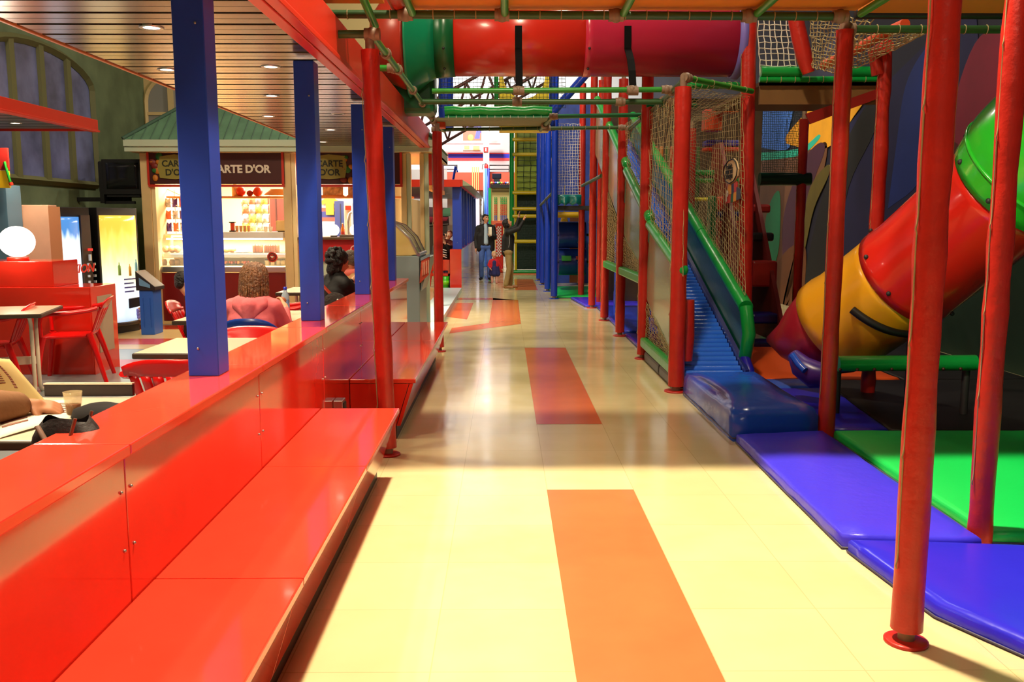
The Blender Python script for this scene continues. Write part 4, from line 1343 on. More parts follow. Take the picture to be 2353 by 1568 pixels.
for k, (xa, xb) in enumerate(((742, 788), (800, 820))):
    a, b = at(xa, 449, YK + .52), at(xb, 431, YK + .52)
    fz = thing('food_picture', ['framed food picture above the right kiosk counter, left of the white column', 'smaller framed food picture behind the third blue pillar'][k], 'picture', (a.x, YK + .52, zsh), 0)
    build('print', MB().bb(a.x, b.x, YK + .515, YK + .53, zsh + .012, b.z + .02), mat('food_print', (226, 170, 110), .5, vary=.7, vscale=14), fz)
    build('frame', MB().bb(a.x - .02, b.x + .02, YK + .51, YK + .54, zsh, zsh + .014), mat('shelf_orange', (226, 150, 76)), fz)
# globe lamps on the bar
for k, (px, lab) in enumerate(((692, 'globe lamp on the bar half hidden behind the second blue pillar'), (767, 'fully visible white globe lamp on the bar between the second and third blue pillars'), (817, 'globe lamp on the bar peeping out left of the third blue pillar'))):
    p = at(px, 538, yC + .15)
    t = thing('globe_lamp', lab, 'lamp', (p.x, p.y, zb), 0, 'globe lamps on the kiosk bar')
    build('globe', MB().ball((p.x, p.y, zb + .10), .085, 18, 12), M_globe, t)
    build('base', MB().lathe([(.05, 0), (.05, .02), (.03, .025)], (p.x, p.y, zb), 14), M_tabedge, t)
p = at(788, 545, yC + .1)
ob = thing('sauce_bottle', 'orange drink bottle with a red label on the bar, right of the globe lamp', 'bottle', (p.x, p.y, zb))
build('bottle_body', MB().lathe([(.027, 0), (.03, .01), (.03, .11), (.012, .16), (.012, .19)], (p.x, p.y, zb), 14), mat('drink_orange', (236, 120, 40), .15), ob)
build('cap', MB().lathe([(.0135, .188), (.0135, .205), (.0001, .205)], (p.x, p.y, zb), 12), M_white, ob)
build('label_band', MB().lathe([(.0305, .035), (.0308, .036), (.0308, .08), (.0305, .081)], (p.x, p.y, zb), 14), mat('label_red', (206, 60, 40), .5), ob)
a, b = at(780, 546, yC + .0), at(818, 541, yC)
one('drip_tray', 'flat grey drip tray on the bar right of the orange bottle', 'tray', MB().bb(a.x, b.x, yC + .0, yC + .12, zb, zb + .035), mat('tray_grey', (112, 92, 80), .35), bevel=.005)
# column of the bar, cabinet, shirt, jar
a, b = at(792, 545, 14.4), at(806, 430, 14.4)
bcq = thing('beer_tap_column', 'white column with a small red box and a curved steel tap behind the bar', 'tap column', (a.x, 14.4, zb))
build('column', MB().bb(a.x, b.x, 14.4, 14.5, ZC, ze0), M_white, bcq, bevel=.005)
ra_, rb2 = at(794, 483, 14.38), at(807, 473, 14.38)
build('red_box', MB().bb(ra_.x, rb2.x, 14.36, 14.4, ra_.z, rb2.z), mat('label_red', (206, 60, 40)), bcq)
build('tap', MB().tube([at(800, 543, 14.3), at(799, 510, 14.3), at(803, 492, 14.3), at(808, 488, 14.3)], .022, 10), M_steel, bcq)
a, b = at(770, 545, 15.6), at(794, 462, 15.6)
bcb = thing('blue_cupboard', 'tall dark blue cupboard behind the bar, left of the white column', 'cupboard', (a.x, 15.7, ZC))
build('body', MB().bb(a.x, b.x + .05, 15.6, 15.95, ZC, b.z), mat('cupboard_navy', (26, 40, 92), .4), bcb, bevel=.005)
build('door_line', MB().bb((a.x + b.x) / 2, (a.x + b.x) / 2 + .012, 15.59, 15.6, ZC + .1, b.z - .05), M_black, bcb)
a = at(757, 478, 15.9)
shp = [(-.07, -.12), (.07, -.12), (.07, .08), (.13, .05), (.15, .12), (.06, .18), (-.06, .18), (-.15, .12), (-.13, .05), (-.07, .08)]
one('yellow_shirt', 'small yellow shirt hanging on the striped wall inside the kiosk', 'shirt', MB().prism([(a.x + u, 15.95, a.z + v) for u, v in shp], (0, -.02, 0)), mat('shirt_yellow', (222, 160, 50), .8), bevel=.004)
a = at(697, 478, 15.9)
one('yellow_shirt', 'yellow shirt hanging in the kiosk at the left edge of the second blue pillar', 'shirt', MB().prism([(a.x + u, 15.95, a.z + v) for u, v in shp], (0, -.02, 0)), mat('shirt_yellow', (222, 160, 50), .8), bevel=.004)
p = at(886, 547, yC + .3)
pa, pb = at(868, 547, yC + .2), at(925, 523, yC + .2)
cbx = thing('cream_box', 'cream cardboard-like box on the bar right of the first red post', 'box', ((pa.x + pb.x) / 2, yC + .3, zb))
build('box_body', MB().bb(pa.x, pb.x - .05, yC + .2, yC + .45, zb, pb.z), mat('box_cream', (240, 200, 140), .6), cbx, bevel=.004)
build('lid', MB().bb(pa.x - .008, pb.x - .042, yC + .192, yC + .458, pb.z, pb.z + .02), mat('box_cream2', (246, 214, 160), .6), cbx, bevel=.003)
pz = pb.z + .02
jr = thing('sweets_jar', 'big pale sweets jar with orange base on the cream box beside the fourth pillar', 'jar', (p.x, yC + .32, pz))
build('orange_base', MB().lathe([(.07, 0), (.12, .05), (.10, .09)], (p.x, yC + .32, pz), 18), mat('jar_orange', (240, 150, 50), .3), jr)
build('jar_body', MB().lathe([(.10, .08), (.125, .16), (.11, .26), (.06, .33), (.07, .36), (.0001, .36)], (p.x, yC + .32, pz), 18), mat('jar_pale', (236, 226, 196), .15, vary=.3, vscale=14), jr)

# ice cream freezer with curved glass and a menu poster, at the right corner
fx0, fx1, fy0, fy1 = -1.78, -1.08, 11.35, 12.35
zf = at(960, 588, 11.5).z
fz = thing('ice_cream_freezer', 'grey ice cream freezer with curved glass lid and red menu panel beside the kiosk', 'freezer', ((fx0 + fx1) / 2, (fy0 + fy1) / 2, ZC))
build('body', MB().bb(fx0, fx1, fy0, fy1, ZC, zf), M_grey, fz, bevel=.01)
gpts = [(fx0, zf + .42), (fx0 + .25, zf + .43), (fx0 + .42, zf + .38), (fx1 - .12, zf + .22), (fx1 - .02, zf + .02)]
gl_ = MB()
gl_.slab(lambda u, v: Vector((gpts[min(3, int(u * 4))][0] + (gpts[min(3, int(u * 4)) + 1][0] - gpts[min(3, int(u * 4))][0]) * (u * 4 - min(3, int(u * 4))), fy0 + .01 + (fy1 - fy0 - .02) * v, gpts[min(3, int(u * 4))][1] + (gpts[min(3, int(u * 4)) + 1][1] - gpts[min(3, int(u * 4))][1]) * (u * 4 - min(3, int(u * 4))))), 16, 1, (0, 0, -.008))
build('curved_glass', gl_, mat('freezer_glass', (214, 220, 190), .04, alpha=.35, spec=.8), fz)
for yy in (fy0, fy1 - .012):
  build('side_pane', MB().prism([(fx0, yy, zf)] + [(x, yy, z) for x, z in gpts], (0, .012, 0)), mat('pane_yellowish', (236, 216, 140), .1, alpha=.55), fz)
fr_ = MB()
for yy in (fy0, (fy0 + fy1) / 2, fy1):
    fr_.tube([(x, yy, z + .005) for x, z in gpts], .016, 8)
fr_.tube([(gpts[-1][0] + .01, fy0, zf + .02), (gpts[-1][0] + .01, fy1, zf + .02)], .025, 8)
build('lid_frame', fr_, M_steel, fz)
tubs = MB()
for k in range(4):
    tubs.mat(k % 4).bb(fx0 + .12, fx1 - .1, fy0 + .06 + .23 * k, fy0 + .25 + .23 * k, zf + .0, zf + .10)
build('ice_cream_tubs', tubs, [mat('ice_%d' % k, c, .6) for k, c in enumerate(((240, 226, 180), (120, 80, 60), (226, 150, 150), (160, 200, 120)))], fz)
mp_ = MB()
mp_.prism([(fx1 + .02, fy0 - .01, zf - .01), (fx1 + .05, fy1, zf - .01), (fx1 - .03, fy1, zf - .40), (fx1 - .07, fy0 - .01, zf - .42)], (.012, 0, .003))
# menu frame hangs on the front side, tilted
build('menu_panel', MB().prism([(fx1 + .012, fy0 + .02, zf - .02), (fx1 + .14, fy0 + .02, zf - .01), (fx1 + .02, fy0 + .02, zf - .44), (fx1 + .012, fy0 + .02, zf - .44)], (0, .85, 0)), M_grey, fz)
mm = MB()
tl, tr_, br_, bl = at(968, 598, fy0 - .0), at(987, 590, fy0 + .0), at(985, 632, fy0), at(964, 652, fy0)
mm.prism([tl, tr_, br_, bl], (0, .02, 0))
build('menu_poster', mm, mat('menu_red', (196, 84, 60), .4, vary=.35, vscale=14), fz)
lbm = MB()
lbm.prism([at(966, 600, fy0 - .01), at(988, 589, fy0 - .01), at(988, 582, fy0 - .01), at(966, 594, fy0 - .01)], (0, .03, 0))
build('menu_header', lbm, mat('menu_header_grey', (120, 142, 156), .4), fz)
ms = MB()
for k in range(4):
    x = 971 + 4 * k
    ms.prism([at(x, 634 - 2 * k, fy0 - .008), at(x + 1.5, 633 - 2 * k, fy0 - .008), at(x + 2.2, 603 - 2 * k, fy0 - .008), at(x + .7, 604 - 2 * k, fy0 - .008)], (0, .006, 0))
build('menu_pictures', ms, mat('menu_cream', (226, 190, 160), .5), fz)

# ================================================================== PLAY STRUCTURE
def catmull(ps, n=8):
    out = []
    q = [ps[0] * 2 - ps[1]] + ps + [ps[-1] * 2 - ps[-2]]
    for i in range(1, len(q) - 2):
        for k in range(n):
            t = k / n
            a_, b_, c_, d_ = q[i - 1], q[i], q[i + 1], q[i + 2]
            out.append(.5 * (2 * b_ + (c_ - a_) * t + (2 * a_ - 5 * b_ + 4 * c_ - d_) * t * t + (3 * b_ - a_ - 3 * c_ + d_) * t ** 3))
    out.append(ps[-1])
    return out


def padded_post(lab, x, y, r, ztop, z0=0.0, m=None, plate=True, wob=0.05, group='red padded posts of the play frame', lean=0.0, seed=0, bend=0.0, name='padded_post'):
    m = m or M_redvinyl
    rnd = random.Random(seed + int(x * 97 + y * 31))
    t = thing(name, lab, 'post', (x, y, z0), 0, group)
    n = max(10, int((ztop - z0) / .16))
    pts, rr = [], []
    pb = z0 + (.055 if plate else .0)
    for i in range(n + 1):
        f = i / n
        pts.append((x + lean * f + bend * math.sin(PI * f) + rnd.uniform(-.3, .3) * wob * r, y, pb + (ztop - pb) * f))
        rr.append(r * (1 + rnd.uniform(-wob, wob)))
    build('foam_cover', MB().tube(pts, rr, 18), m, t)
    cd_ = []
    x0 = x
    z = z0 + .3
    while z < min(ztop - .1, 3.6):
        x = x0 + lean * (z - z0) / (ztop - z0)
        cd_ += [(x - r * 1.05, y - r * .25, z), (x - r * 1.16, y - r * .32, z + .012), (x - r * 1.07, y - r * .28, z + .03), (x - r * 1.0, y - r * .22, z + .06)]
        z += .42
    x = x0
    build('lacing_cord', MB().tube(cd_, .0035, 5), M_rope if m is M_redvinyl else M_roped, t)
    if plate:
        build('base_plate', MB().lathe([(r * 1.45, 0), (r * 1.45, .010), (r * 1.3, .014), (.0001, .014)], (x, y, z0), 24), m, t)
        build('pipe_foot', MB().cyl((x, y, z0 + .012), (x, y, z0 + .08), r * .55), M_clamp, t)
    build('pipe_top', MB().cyl((x + lean, y, ztop), (x + lean, y, ztop + .10), min(.03, r * .55)), M_clamp, t)
    return t


padded_post('tall red padded post with a round base plate on the cream floor, nearest the camera', 1.535, 3.24, .056, 3.7, wob=.07)
padded_post('wrinkled red padded post between the blue corner mat and the green mat', 2.385, 4.32, .058, 3.8, wob=.11, plate=False)
padded_post('red padded post at the green mat\'s far corner, before the yellow tube segment', 2.395, 6.52, .060, 2.93, plate=False)
padded_post('thick red padded post left of the roller slide exit', 1.615, 8.33, .076, 2.80)
padded_post('thick red padded post right of the roller slide exit', 2.55, 9.43, .075, 3.66, plate=False, lean=-.07)
for yy, zt_, lab in ((10.36, 3.35, 'red padded post beside the slide panel, second from the slide exit on the walkway side'),
                     (12.46, 3.5, 'red padded post third from the slide exit on the walkway side'),
                     (14.42, 4.3, 'red padded post fourth from the slide exit on the walkway side'),
                     (16.55, 4.3, 'red padded post fifth from the slide exit on the walkway side'),
                     (18.93, 4.4, 'farthest red padded post on the walkway side, beside the blue rollers')):
    padded_post(lab, 1.61, yy, .066, zt_)
padded_post('red padded post left of the walkway, standing in the gap between the two red benches', -.805, 6.03, .058, 2.70, lean=-.07)
padded_post('thinner red padded post left of the walkway, behind the far bench end', -.81, 10.98, .056, 2.66)
padded_post('dark red padded post far back on the right, beside the netted mural window', 3.86, 11.8, .06, 2.9, wob=.06, plate=False)
padded_post('rope-wrapped dark red padded post behind the big red slide tube', 3.30, 8.0, .058, 3.05, wob=.14, plate=False)
padded_post('red padded post inside the structure seen through the slide net', 2.55, 12.5, .07, 2.85, plate=False)
padded_post('red padded post inside the structure, behind the low net', 2.3, 14.6, .07, 2.6, plate=False)
padded_post('red padded post seen next to the far walkway post through the white net', 1.82, 17.2, .066, 4.2, plate=False)
for k, (px, py, lab) in enumerate(((1273, 687, 'nearest blue padded post of the far blue row'), (1258, 670, 'second blue padded post of the far row'), (1247, 655, 'third blue padded post of the far row'), (1238, 645, 'last blue padded post of the far row'))):
    p = fl(px, py)
    padded_post(lab + ', right of the climbing tower', p.x, p.y, .07, 4.6, m=M_bluevinyl, group='blue padded posts', plate=True)


def rail(lab, pts, r=.024, m=None, clamps=(), group='green pipe rails of the play frame', ties=0):
    pts = [Vector(p) for p in pts]
    t = thing('pipe_rail', lab, 'rail', tuple((pts[0] + pts[-1]) / 2), 0, group)
    build('pipe', MB().tube(pts, r, 14), m or M_greenpipe, t)
    d = (pts[-1] - pts[0])
    for f in clamps:
        c = pts[0] + d * f
        cl = MB().tube([c - d.normalized() * .05, c + d.normalized() * .05], r * 1.5, 12)
        cl.ball(c, r * 1.75, 12, 8)
        build('pipe_clamp', cl, M_clamp, t)
    if ties:
        tm_ = MB()
        for k in range(ties):
            c = pts[0] + d * ((k + .5) / ties)
            u = d.normalized()
            a = Vector((0, 0, 1))
            b = u.cross(a).normalized()
            tm_.tube([c + a * (r * 1.1 * math.cos(q)) + b * (r * 1.1 * math.sin(q)) for q in [2 * PI * i / 10 for i in range(10)]], .004, 4, closed=True, smooth=False)
        build('net_tie', tm_, M_rope, t)['kind'] = 'stuff'
    return t


# deck over the front bay and its rails
d_y0, d_y1, d_z = 5.42, 6.40, 3.035
dk = thing('play_deck', 'orange plywood deck with red edge crossing high over the walkway', 'deck', (1.4, 5.8, d_z))
for a, b in ((-.62, .02), (.02, .84), (.84, 1.72), (1.72, 2.42)):
    build('deck_board', MB().bb(a + .004, b - .004, d_y0, d_y1, d_z, d_z + .03), M_deckor, dk)
build('edge_pad', MB().tube([(-.72, d_y0, d_z + .03), (-.72, d_y1, d_z + .03)], .06, 12).tube([(-.7, d_y1 + .03, d_z + .04), (2.4, d_y1 + .03, d_z + .04)], .028, 10), M_redvinyl, dk)
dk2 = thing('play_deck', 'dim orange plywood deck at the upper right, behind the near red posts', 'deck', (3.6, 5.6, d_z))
build('deck_board', MB().bb(2.44, 5.2, 5.42, 6.42, d_z - .01, d_z + .02), mat('deck_plywood_shaded', (196, 116, 40), .6), dk2)  # deck plywood in a darker copy, shade of this bay put into the colour
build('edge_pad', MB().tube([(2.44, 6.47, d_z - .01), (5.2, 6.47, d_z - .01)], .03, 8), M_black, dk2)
dk3 = thing('play_deck', 'short orange plank deck left of the red deck edge, above the first red post', 'deck', (-1.0, 6.1, d_z))
build('deck_board', MB().bb(-1.45, -.80, 5.9, 6.22, d_z, d_z + .02), M_deckor, dk3)
rail('long green front rail crossing the top of the photo under the orange deck', [(-1.42, 6.30, 2.985), (2.33, 6.30, 2.975)], .028, M_greenpipe2, (.20, .374, .58, .82, .985), ties=26)
rail('green rail going on to the right behind the near red posts', [(2.40, 6.56, 2.945), (5.2, 6.56, 2.945)], .028, M_greenpipe2, (.01,), ties=18)
rail('short green rail running left from the first red post', [(-1.45, 6.03, 2.80), (-.84, 6.03, 2.80)], .026, M_greenpipe2, (.97,))
for x, lab in ((-.87, 'leftmost green joist under the deck edge, above the first red post'), (-.62, 'green joist left of the big green tube elbow'), (0.0, 'green joist above the red tube'), (.80, 'green joist above the magenta tube'), (1.70, 'green joist above the right end of the tube'), (2.40, 'rightmost green joist, by the dim deck')):
    rail(lab, [(x, 5.40, 3.0), (x, 6.26, 2.985 if x > -.8 else 2.90)], .026, M_greenpipe, group='green joists under the deck')
rail('long green rail running along the walkway from the first to the second left red post', [(-.875, 6.05, 2.82), (-.865, 10.95, 2.835)], .024, M_greenpipe, (.16, .31, .55, .75, .92, .99))
rail('bright green cross rail carrying the black tube straps', [(-.70, 8.9, 2.842), (1.60, 8.9, 2.86)], .026, M_greenpipe, (.362, .838, .985))
rail('stub of bright green rail left of the walkway rail', [(-1.30, 7.7, 2.86), (-.86, 7.7, 2.86)], .026, M_greenpipe, (.85,))
rail('dull dark green cross rail just behind the strap rail', [(-.86, 9.5, 2.82), (1.74, 9.5, 2.82)], .028, M_greenpipe2, (.38, .79, .99))
q0, q1 = at(1272, 268, 11.2), at(1482, 264, 11.2)
rail('green cross rail at the height of the far padded roll, right part', [q0, q1], .026, mat('green_pipe_teal', (14, 120, 70), .3), (.0,))
q0, q1 = at(1000, 298, 12.1), at(1442, 293, 12.1)
rail('dark green cross rail under the far deck', [q0, q1], .024, M_greenpipe2, (.0, .58, .97), ties=16)
rail('green rail from the slide-exit post going right to the thick red post', [(1.63, 8.33, 2.885), (2.50, 9.3, 2.90)], .027, M_greenpipe, (.02,), ties=4)
q0, q1 = at(1585, 197, 9.0), at(1695, 196, 9.6)
rail('second shorter green padded rail under the slide-exit rail', [q0, q1], .032, M_greenvinyl, ties=8)
rail('green rail running back from the slide-exit post', [(1.62, 8.40, 2.86), (1.66, 10.3, 2.83)], .026, M_greenpipe2, (.3, .6))
rail('dark green rail over the slide, second bay', [at(1500, 232, 9.6), at(1600, 232, 9.9)], .024, M_greenpipe2)
rail('green rail over the slide near the second walkway post', [at(1485, 242, 10.3), at(1600, 243, 10.6)], .026, mat('green_pipe_teal', (14, 120, 70)))
rail('slanting grey-green pipe stub joining the cross rails', [at(1445, 298, 12.0), at(1475, 272, 11.0)], .026, M_greenpipe2, (.05,))
rail('grey-green pipe stub at the left end of the far deck', [at(958, 240, 11.0), at(1020, 300, 12.0)], .028, M_greenpipe2, (.2, .6))
rail('grey-green pipe stub at the right end of the far deck', [at(1242, 298, 12.0), at(1268, 270, 11.2)], .028, M_greenpipe2, (.4,))
rail('grey-green slanting rail beside the far white net', [at(1338, 427, 18.0), at(1382, 404, 14.5)], .03, M_greenpipe2)
rail('slack grey rail between the far blue posts', [at(1242, 472, 22.6), at(1268, 445, 18.6)], .03, M_greenpipe2)
# orange clamp block by the second left post
oc = at(1012, 283, 11.6)
one('foam_block', 'small orange foam block at the left end of the far deck', 'foam block', MB().bb(oc.x - .04, oc.x + .06, 11.55, 11.75, oc.z - .06, oc.z + .05), mat('foam_orange', (220, 80, 40), .5), bevel=.01)

# far deck with green padded roll across the walkway
r0, r1 = at(1022, 256, 11.4), at(1268, 256, 11.4)
fd = thing('play_deck', 'far green-railed deck crossing the walkway, with a shiny green padded roll in front', 'deck', tuple((r0 + r1) / 2))
zdk = at(1150, 291, 12.1).z
build('deck_board', MB().bb(r0.x - .1, r1.x, 11.35, 12.1, zdk, zdk + .03), mat('deck_olive', (112, 112, 70), .6), fd)
build('padded_roll', MB().tube([r0 + (r1 - r0) * (i / 12) + Vector((0, 0, .008 * math.sin(i * 2))) for i in range(13)], .062, 14), M_greenvinyl, fd)
r2, r3 = at(1022, 271, 11.38), at(1270, 271, 11.38)
build('lower_roll', MB().tube([r2, r3], .028, 12), mat('green_pipe_teal', (14, 120, 70)), fd)
tt = MB()
for k in range(14):
    c = r2.lerp(r3, (k + .5) / 14)
    tt.tube([c + Vector((0, .03 * math.cos(q), .03 * math.sin(q))) for q in [2 * PI * i / 8 for i in range(8)]], .004, 4, closed=True, smooth=False)
build('net_tie', tt, M_ropew, fd)['kind'] = 'stuff'
# net and truss view above the deck, blue posts beside
n0, n1, n2, n3 = at(1012, 248, 12.4), at(1300, 248, 12.4), at(1300, 165, 12.4), at(1012, 165, 12.4)
one('safety_net', 'dark net above the far green deck roll, in front of the roof trusses', 'net', net_mb(n0, n1, n2, n3, 34, 10, .0035, jit=.004), M_roped)
bp = at(1025, 245, 13.0)
padded_post('fat blue padded column above the far deck, left of the yellow ring panel', bp.x, 13.0, .105, at(1025, 172, 13).z + .6, z0=zdk + .03, m=M_bluevinyl, group='blue padded columns above the deck', plate=False)
bp = at(1270, 245, 13.0)
padded_post('slim blue padded column above the far deck, right of the yellow ring panel', bp.x, 13.0, .04, at(1270, 172, 13).z + .6, z0=zdk + .03, m=M_bluevinyl, group='blue padded columns above the deck', plate=False)
b0, b1 = at(1262, 268, 12.6), at(1352, 165, 12.6)
one('padded_brace', 'slanting blue padded brace right of the yellow ring panel', 'brace', MB().tube([b0.lerp(b1, i / 8) for i in range(9)], .055, 14), M_bluevinyl)
# yellow panel with a round opening
yp = 12.9
Y0, Y1 = at(1147, 240, yp), at(1262, 165, yp)
cxp, czp = (Y0.x + Y1.x) / 2, Y0.z + .40
ring = MB()
hx_, hz_ = (Y1.x - Y0.x) / 2, .52
rad = hx_ * .84
n = 32
V_, Fq = [], []
for s_ in (0, 1):
    for i in range(n):
        an = 2 * PI * i / n
        c_, s__ = math.cos(an), math.sin(an)
        k = 1 / max(abs(c_) / hx_, abs(s__) / hz_)
        V_.append((cxp + c_ * k, yp + .05 * s_, czp + s__ * k))
        V_.append((cxp + c_ * rad, yp + .05 * s_, czp + s__ * rad * 1.1))
for i in range(n):
    j = (i + 1) % n
    o1 = 2 * n
    Fq += [(2 * i, 2 * j, 2 * j + 1, 2 * i + 1), (o1 + 2 * i, o1 + 2 * i + 1, o1 + 2 * j + 1, o1 + 2 * j), (2 * i, 2 * i + o1, 2 * j + o1, 2 * j), (2 * i + 1, 2 * j + 1, 2 * j + 1 + o1, 2 * i + 1 + o1)]
ring.add(V_, Fq, False)
yr = thing('ring_panel', 'yellow plastic panel with a round crawl opening above the far deck', 'panel', (cxp, yp, Y0.z))
build('panel', ring, mat('yellow_plastic', (244, 220, 40), .3), yr)
build('edge_pole', MB().tube([(Y0.x - .04, yp, Y0.z - .1), (Y0.x - .04, yp, Y0.z + 1.3)], .03, 10).tube([(Y0.x - .05, yp - .05, Y0.z + .0), (Y1.x, yp - .05, Y0.z + .0)], .03, 10), M_greenvinyl, yr)
build('foot_bar', MB().bb(Y0.x, Y1.x, yp, yp + .3, zdk + .02, Y0.z), mat('yellow_plastic', (244, 220, 40)), yr)

# horizontal crawl tube over the walkway with green elbow
YT, ZTU, RT = 9.75, 3.50, .385
tu = thing('crawl_tube', 'big horizontal red and magenta crawl tube with a green elbow above the walkway', 'crawl tube', (.9, YT, ZTU))
M_tured = mat('tube_red', (206, 44, 30), .25, coat=.2)
M_tumag = mat('tube_magenta', (196, 44, 76), .25, coat=.2)
M_tugrn = mat('tube_green', (16, 136, 96), .28, coat=.2)
M_tugrn2 = mat('tube_dark_green', (20, 92, 52), .3)
M_tulil = mat('tube_lilac', (120, 110, 200), .35)
M_tubrn = mat('tube_rust', (176, 52, 36), .3)


def hor(a, b, r):
    return MB().lathe([(r, a), (r, b)], (0, YT, ZTU), 40, axis=(1, 0, 0))


def horx(prof):
    return MB().lathe([(r, x) for x, r in prof], (0, YT, ZTU), 40, axis=(1, 0, 0))


def solidify(o, t=.012):
    s_ = o.modifiers.new('wall', 'SOLIDIFY')
    s_.thickness = t
    return o


sg1 = horx([(-.52, RT), (.80, RT), (.82, RT + .004)])
sg1.f = [f for f in sg1.f if len(f) == 4]
E_ = lambda mb: (setattr(mb, 'm', [mb.m[i] for i, f in enumerate(mb.f) if len(f) == 4]), setattr(mb, 'sm', [mb.sm[i] for i, f in enumerate(mb.f) if len(f) == 4]), setattr(mb, 'f', [f for f in mb.f if len(f) == 4]), mb)[-1]
solidify(build('red_segment', E_(horx([(-.52, RT), (.82, RT)])), M_tured, tu))
solidify(build('magenta_segment', E_(horx([(.82, RT), (.825, RT + .006), (.90, RT + .006), (.905, RT), (2.40, RT)])), M_tumag, tu))
solidify(build('green_sleeve', E_(horx([(-.72, RT + .02), (-.52, RT + .004)])), M_tugrn2, tu))
solidify(build('lilac_collar', E_(horx([(2.38, RT + .012), (2.46, RT + .03)])), M_tulil, tu))
solidify(build('green_flange', E_(horx([(-.72, RT + .02), (-.80, RT + .06), (-.98, RT + .20), (-1.0, RT + .22)])), M_tugrn, tu))
el = MB()
el.lathe([(.0001, -.42), (.25, -.38), (.42, -.25), (.50, -.06), (.50, .0)], (-1.0, YT, ZTU - .02), 32, axis=(1, 0, 0))
build('rust_end_dome', el, M_tubrn, tu)
build('dome_seam', MB().tube(arc((-1.2, YT - .36, ZTU + .2), .42, -1.9, -.3, 12, (.8, -.2, 0), (0, 0, 1)), .016, 8), M_black, tu)
build('dome_box', MB().bb(-1.5, -.75, YT + .1, YT + .5, ZTU - .75, ZTU - .3), M_tugrn2, tu, bevel=.05)
bo = MB()
for x in (-.62, .86):
    for an in (-2.6, -2.0, -1.2, .5, 2.4):
        bo.ball((x, YT + (RT + .012) * math.sin(an), ZTU + (RT + .012) * math.cos(an)), .014, 8, 6)
build('bolt', bo, M_dark, tu)['kind'] = 'stuff'
for k, (x, lab) in enumerate(((.14, 'black steel strap holding the red tube segment from the cross rail'), (1.24, 'black steel strap holding the magenta tube segment from the cross rail'))):
    pts = [(x, 8.92, 2.87), (x, 9.0, 3.05), (x, 9.12, 3.18), (x, YT - RT - .03, 3.32), (x, YT - RT - .022, 3.44), (x, YT - RT - .015, 3.54)]
    b_ = MB()
    for p_, q_ in zip(pts[:-1], pts[1:]):
        p_, q_ = Vector(p_), Vector(q_)
        b_.prism([p_ + Vector((-.035, 0, 0)), p_ + Vector((.035, 0, 0)), q_ + Vector((.035, 0, 0)), q_ + Vector((-.035, 0, 0))], (0, -.014, .004))
    t = thing('tube_strap', lab, 'strap', (x, 9.1, 2.87), 0, 'black tube straps')
    build('bar', b_, mat('strap_black', (4, 4, 5), .7, spec=.1), t)
    build('clamp', MB().cyl((x - .05, 8.9, 2.845), (x + .05, 8.9, 2.845), .042), M_clamp, t)

# ------------------------------------------------------------------ roller slide
SA = math.radians(18.7)
S0 = Vector((0, 8.40, .17))
SL = 9.0
sx0, sx1 = 1.69, 2.28


def sp(x, s, h=0.0):                    # point of the slide: s along the slope, h above the bed
    return Vector((x, S0.y + s * math.cos(SA) - h * math.sin(SA), S0.z + s * math.sin(SA) + h * math.cos(SA)))


sl = thing('roller_slide', 'long blue roller slide rising away from the camera between green padded sides', 'slide', (1.97, 8.4, 0))
M_roller = mat('roller_blue', (44, 112, 236), .22, spec=.6)
proto = None
step = .098
nr = int(SL / step)
for k in range(nr):
    c = sp((sx0 + sx1) / 2, .02 + k * step, -.032)
    if proto is None:
        proto = build('roller', MB().cyl((sx0 + .015, c.y, c.z), (sx1 - .015, c.y, c.z), .041, seg=12), M_roller, sl)
        base = proto.location.copy()
        c0 = c
    else:
        o = proto.copy()
        C.objects.link(o)
        o.location = base + (c - c0)
build('side_rail', MB().prism([sp(sx0 - .03, -.05, -.14), sp(sx0 - .03, SL, -.14), sp(sx0 - .03, SL, .05), sp(sx0 - .03, -.05, .05)], (.04, 0, 0)), mat('rail_navy', (26, 26, 110), .3), sl)
build('side_rail', MB().prism([sp(sx1 - .01, -.05, -.14), sp(sx1 - .01, SL, -.14), sp(sx1 - .01, SL, .05), sp(sx1 - .01, -.05, .05)], (.04, 0, 0)), mat('rail_navy', (26, 26, 110)), sl)
build('under_tray', MB().prism([sp(sx0, -.02, -.12), sp(sx0, SL, -.12), sp(sx0, SL, -.10), sp(sx0, -.02, -.10)], (sx1 - sx0, 0, 0)), mat('tray_navy', (16, 30, 90), .5), sl)
build('end_bumper', MB().tube([(sx0 - .05, 8.33, .05), (sx0 - .05, 8.33, .16)], .04, 10), mat('bumper_navy', (30, 24, 150), .3), sl)
build('end_bumper', MB().tube([(sx1 + .04, 8.36, .03), (sx1 + .05, 8.42, .18), (sx1 + .05, 8.6, .28)], .05, 10), mat('bumper_navy', (30, 24, 150)), sl)
M_lexan = mat('side_panel_grey_green', (126, 160, 132), .16, spec=.6, coat=.3)
bays = [(0.22, 2.10), (2.18, 4.25), (4.33, 6.35), (6.43, 8.6)]
for k, (s0, s1) in enumerate(bays):
    h0, h1 = [(.93, .72), (.78, .74), (.80, .82), (.82, .82)][k]
    pan = build('left_panel', MB().prism([sp(sx0 - .055, s0, -.10), sp(sx0 - .055, s1, -.10), sp(sx0 - .055, s1, h1), sp(sx0 - .055, s0, h0)], (.014, 0, 0)), M_lexan, sl)
    build('panel_pad', MB().tube([sp(sx0 - .05, s0, h0 + .03).lerp(sp(sx0 - .05, s1, h1 + .03), i / 8) for i in range(9)], .060, 12).ball(sp(sx0 - .05, s0, h0 + .03), .06, 12, 8).ball(sp(sx0 - .05, s1, h1 + .03), .06, 12, 8), M_greenvinyl, pan)
M_sidegr = mat('side_panel_dark_green', (20, 104, 84), .3, bump=.1)
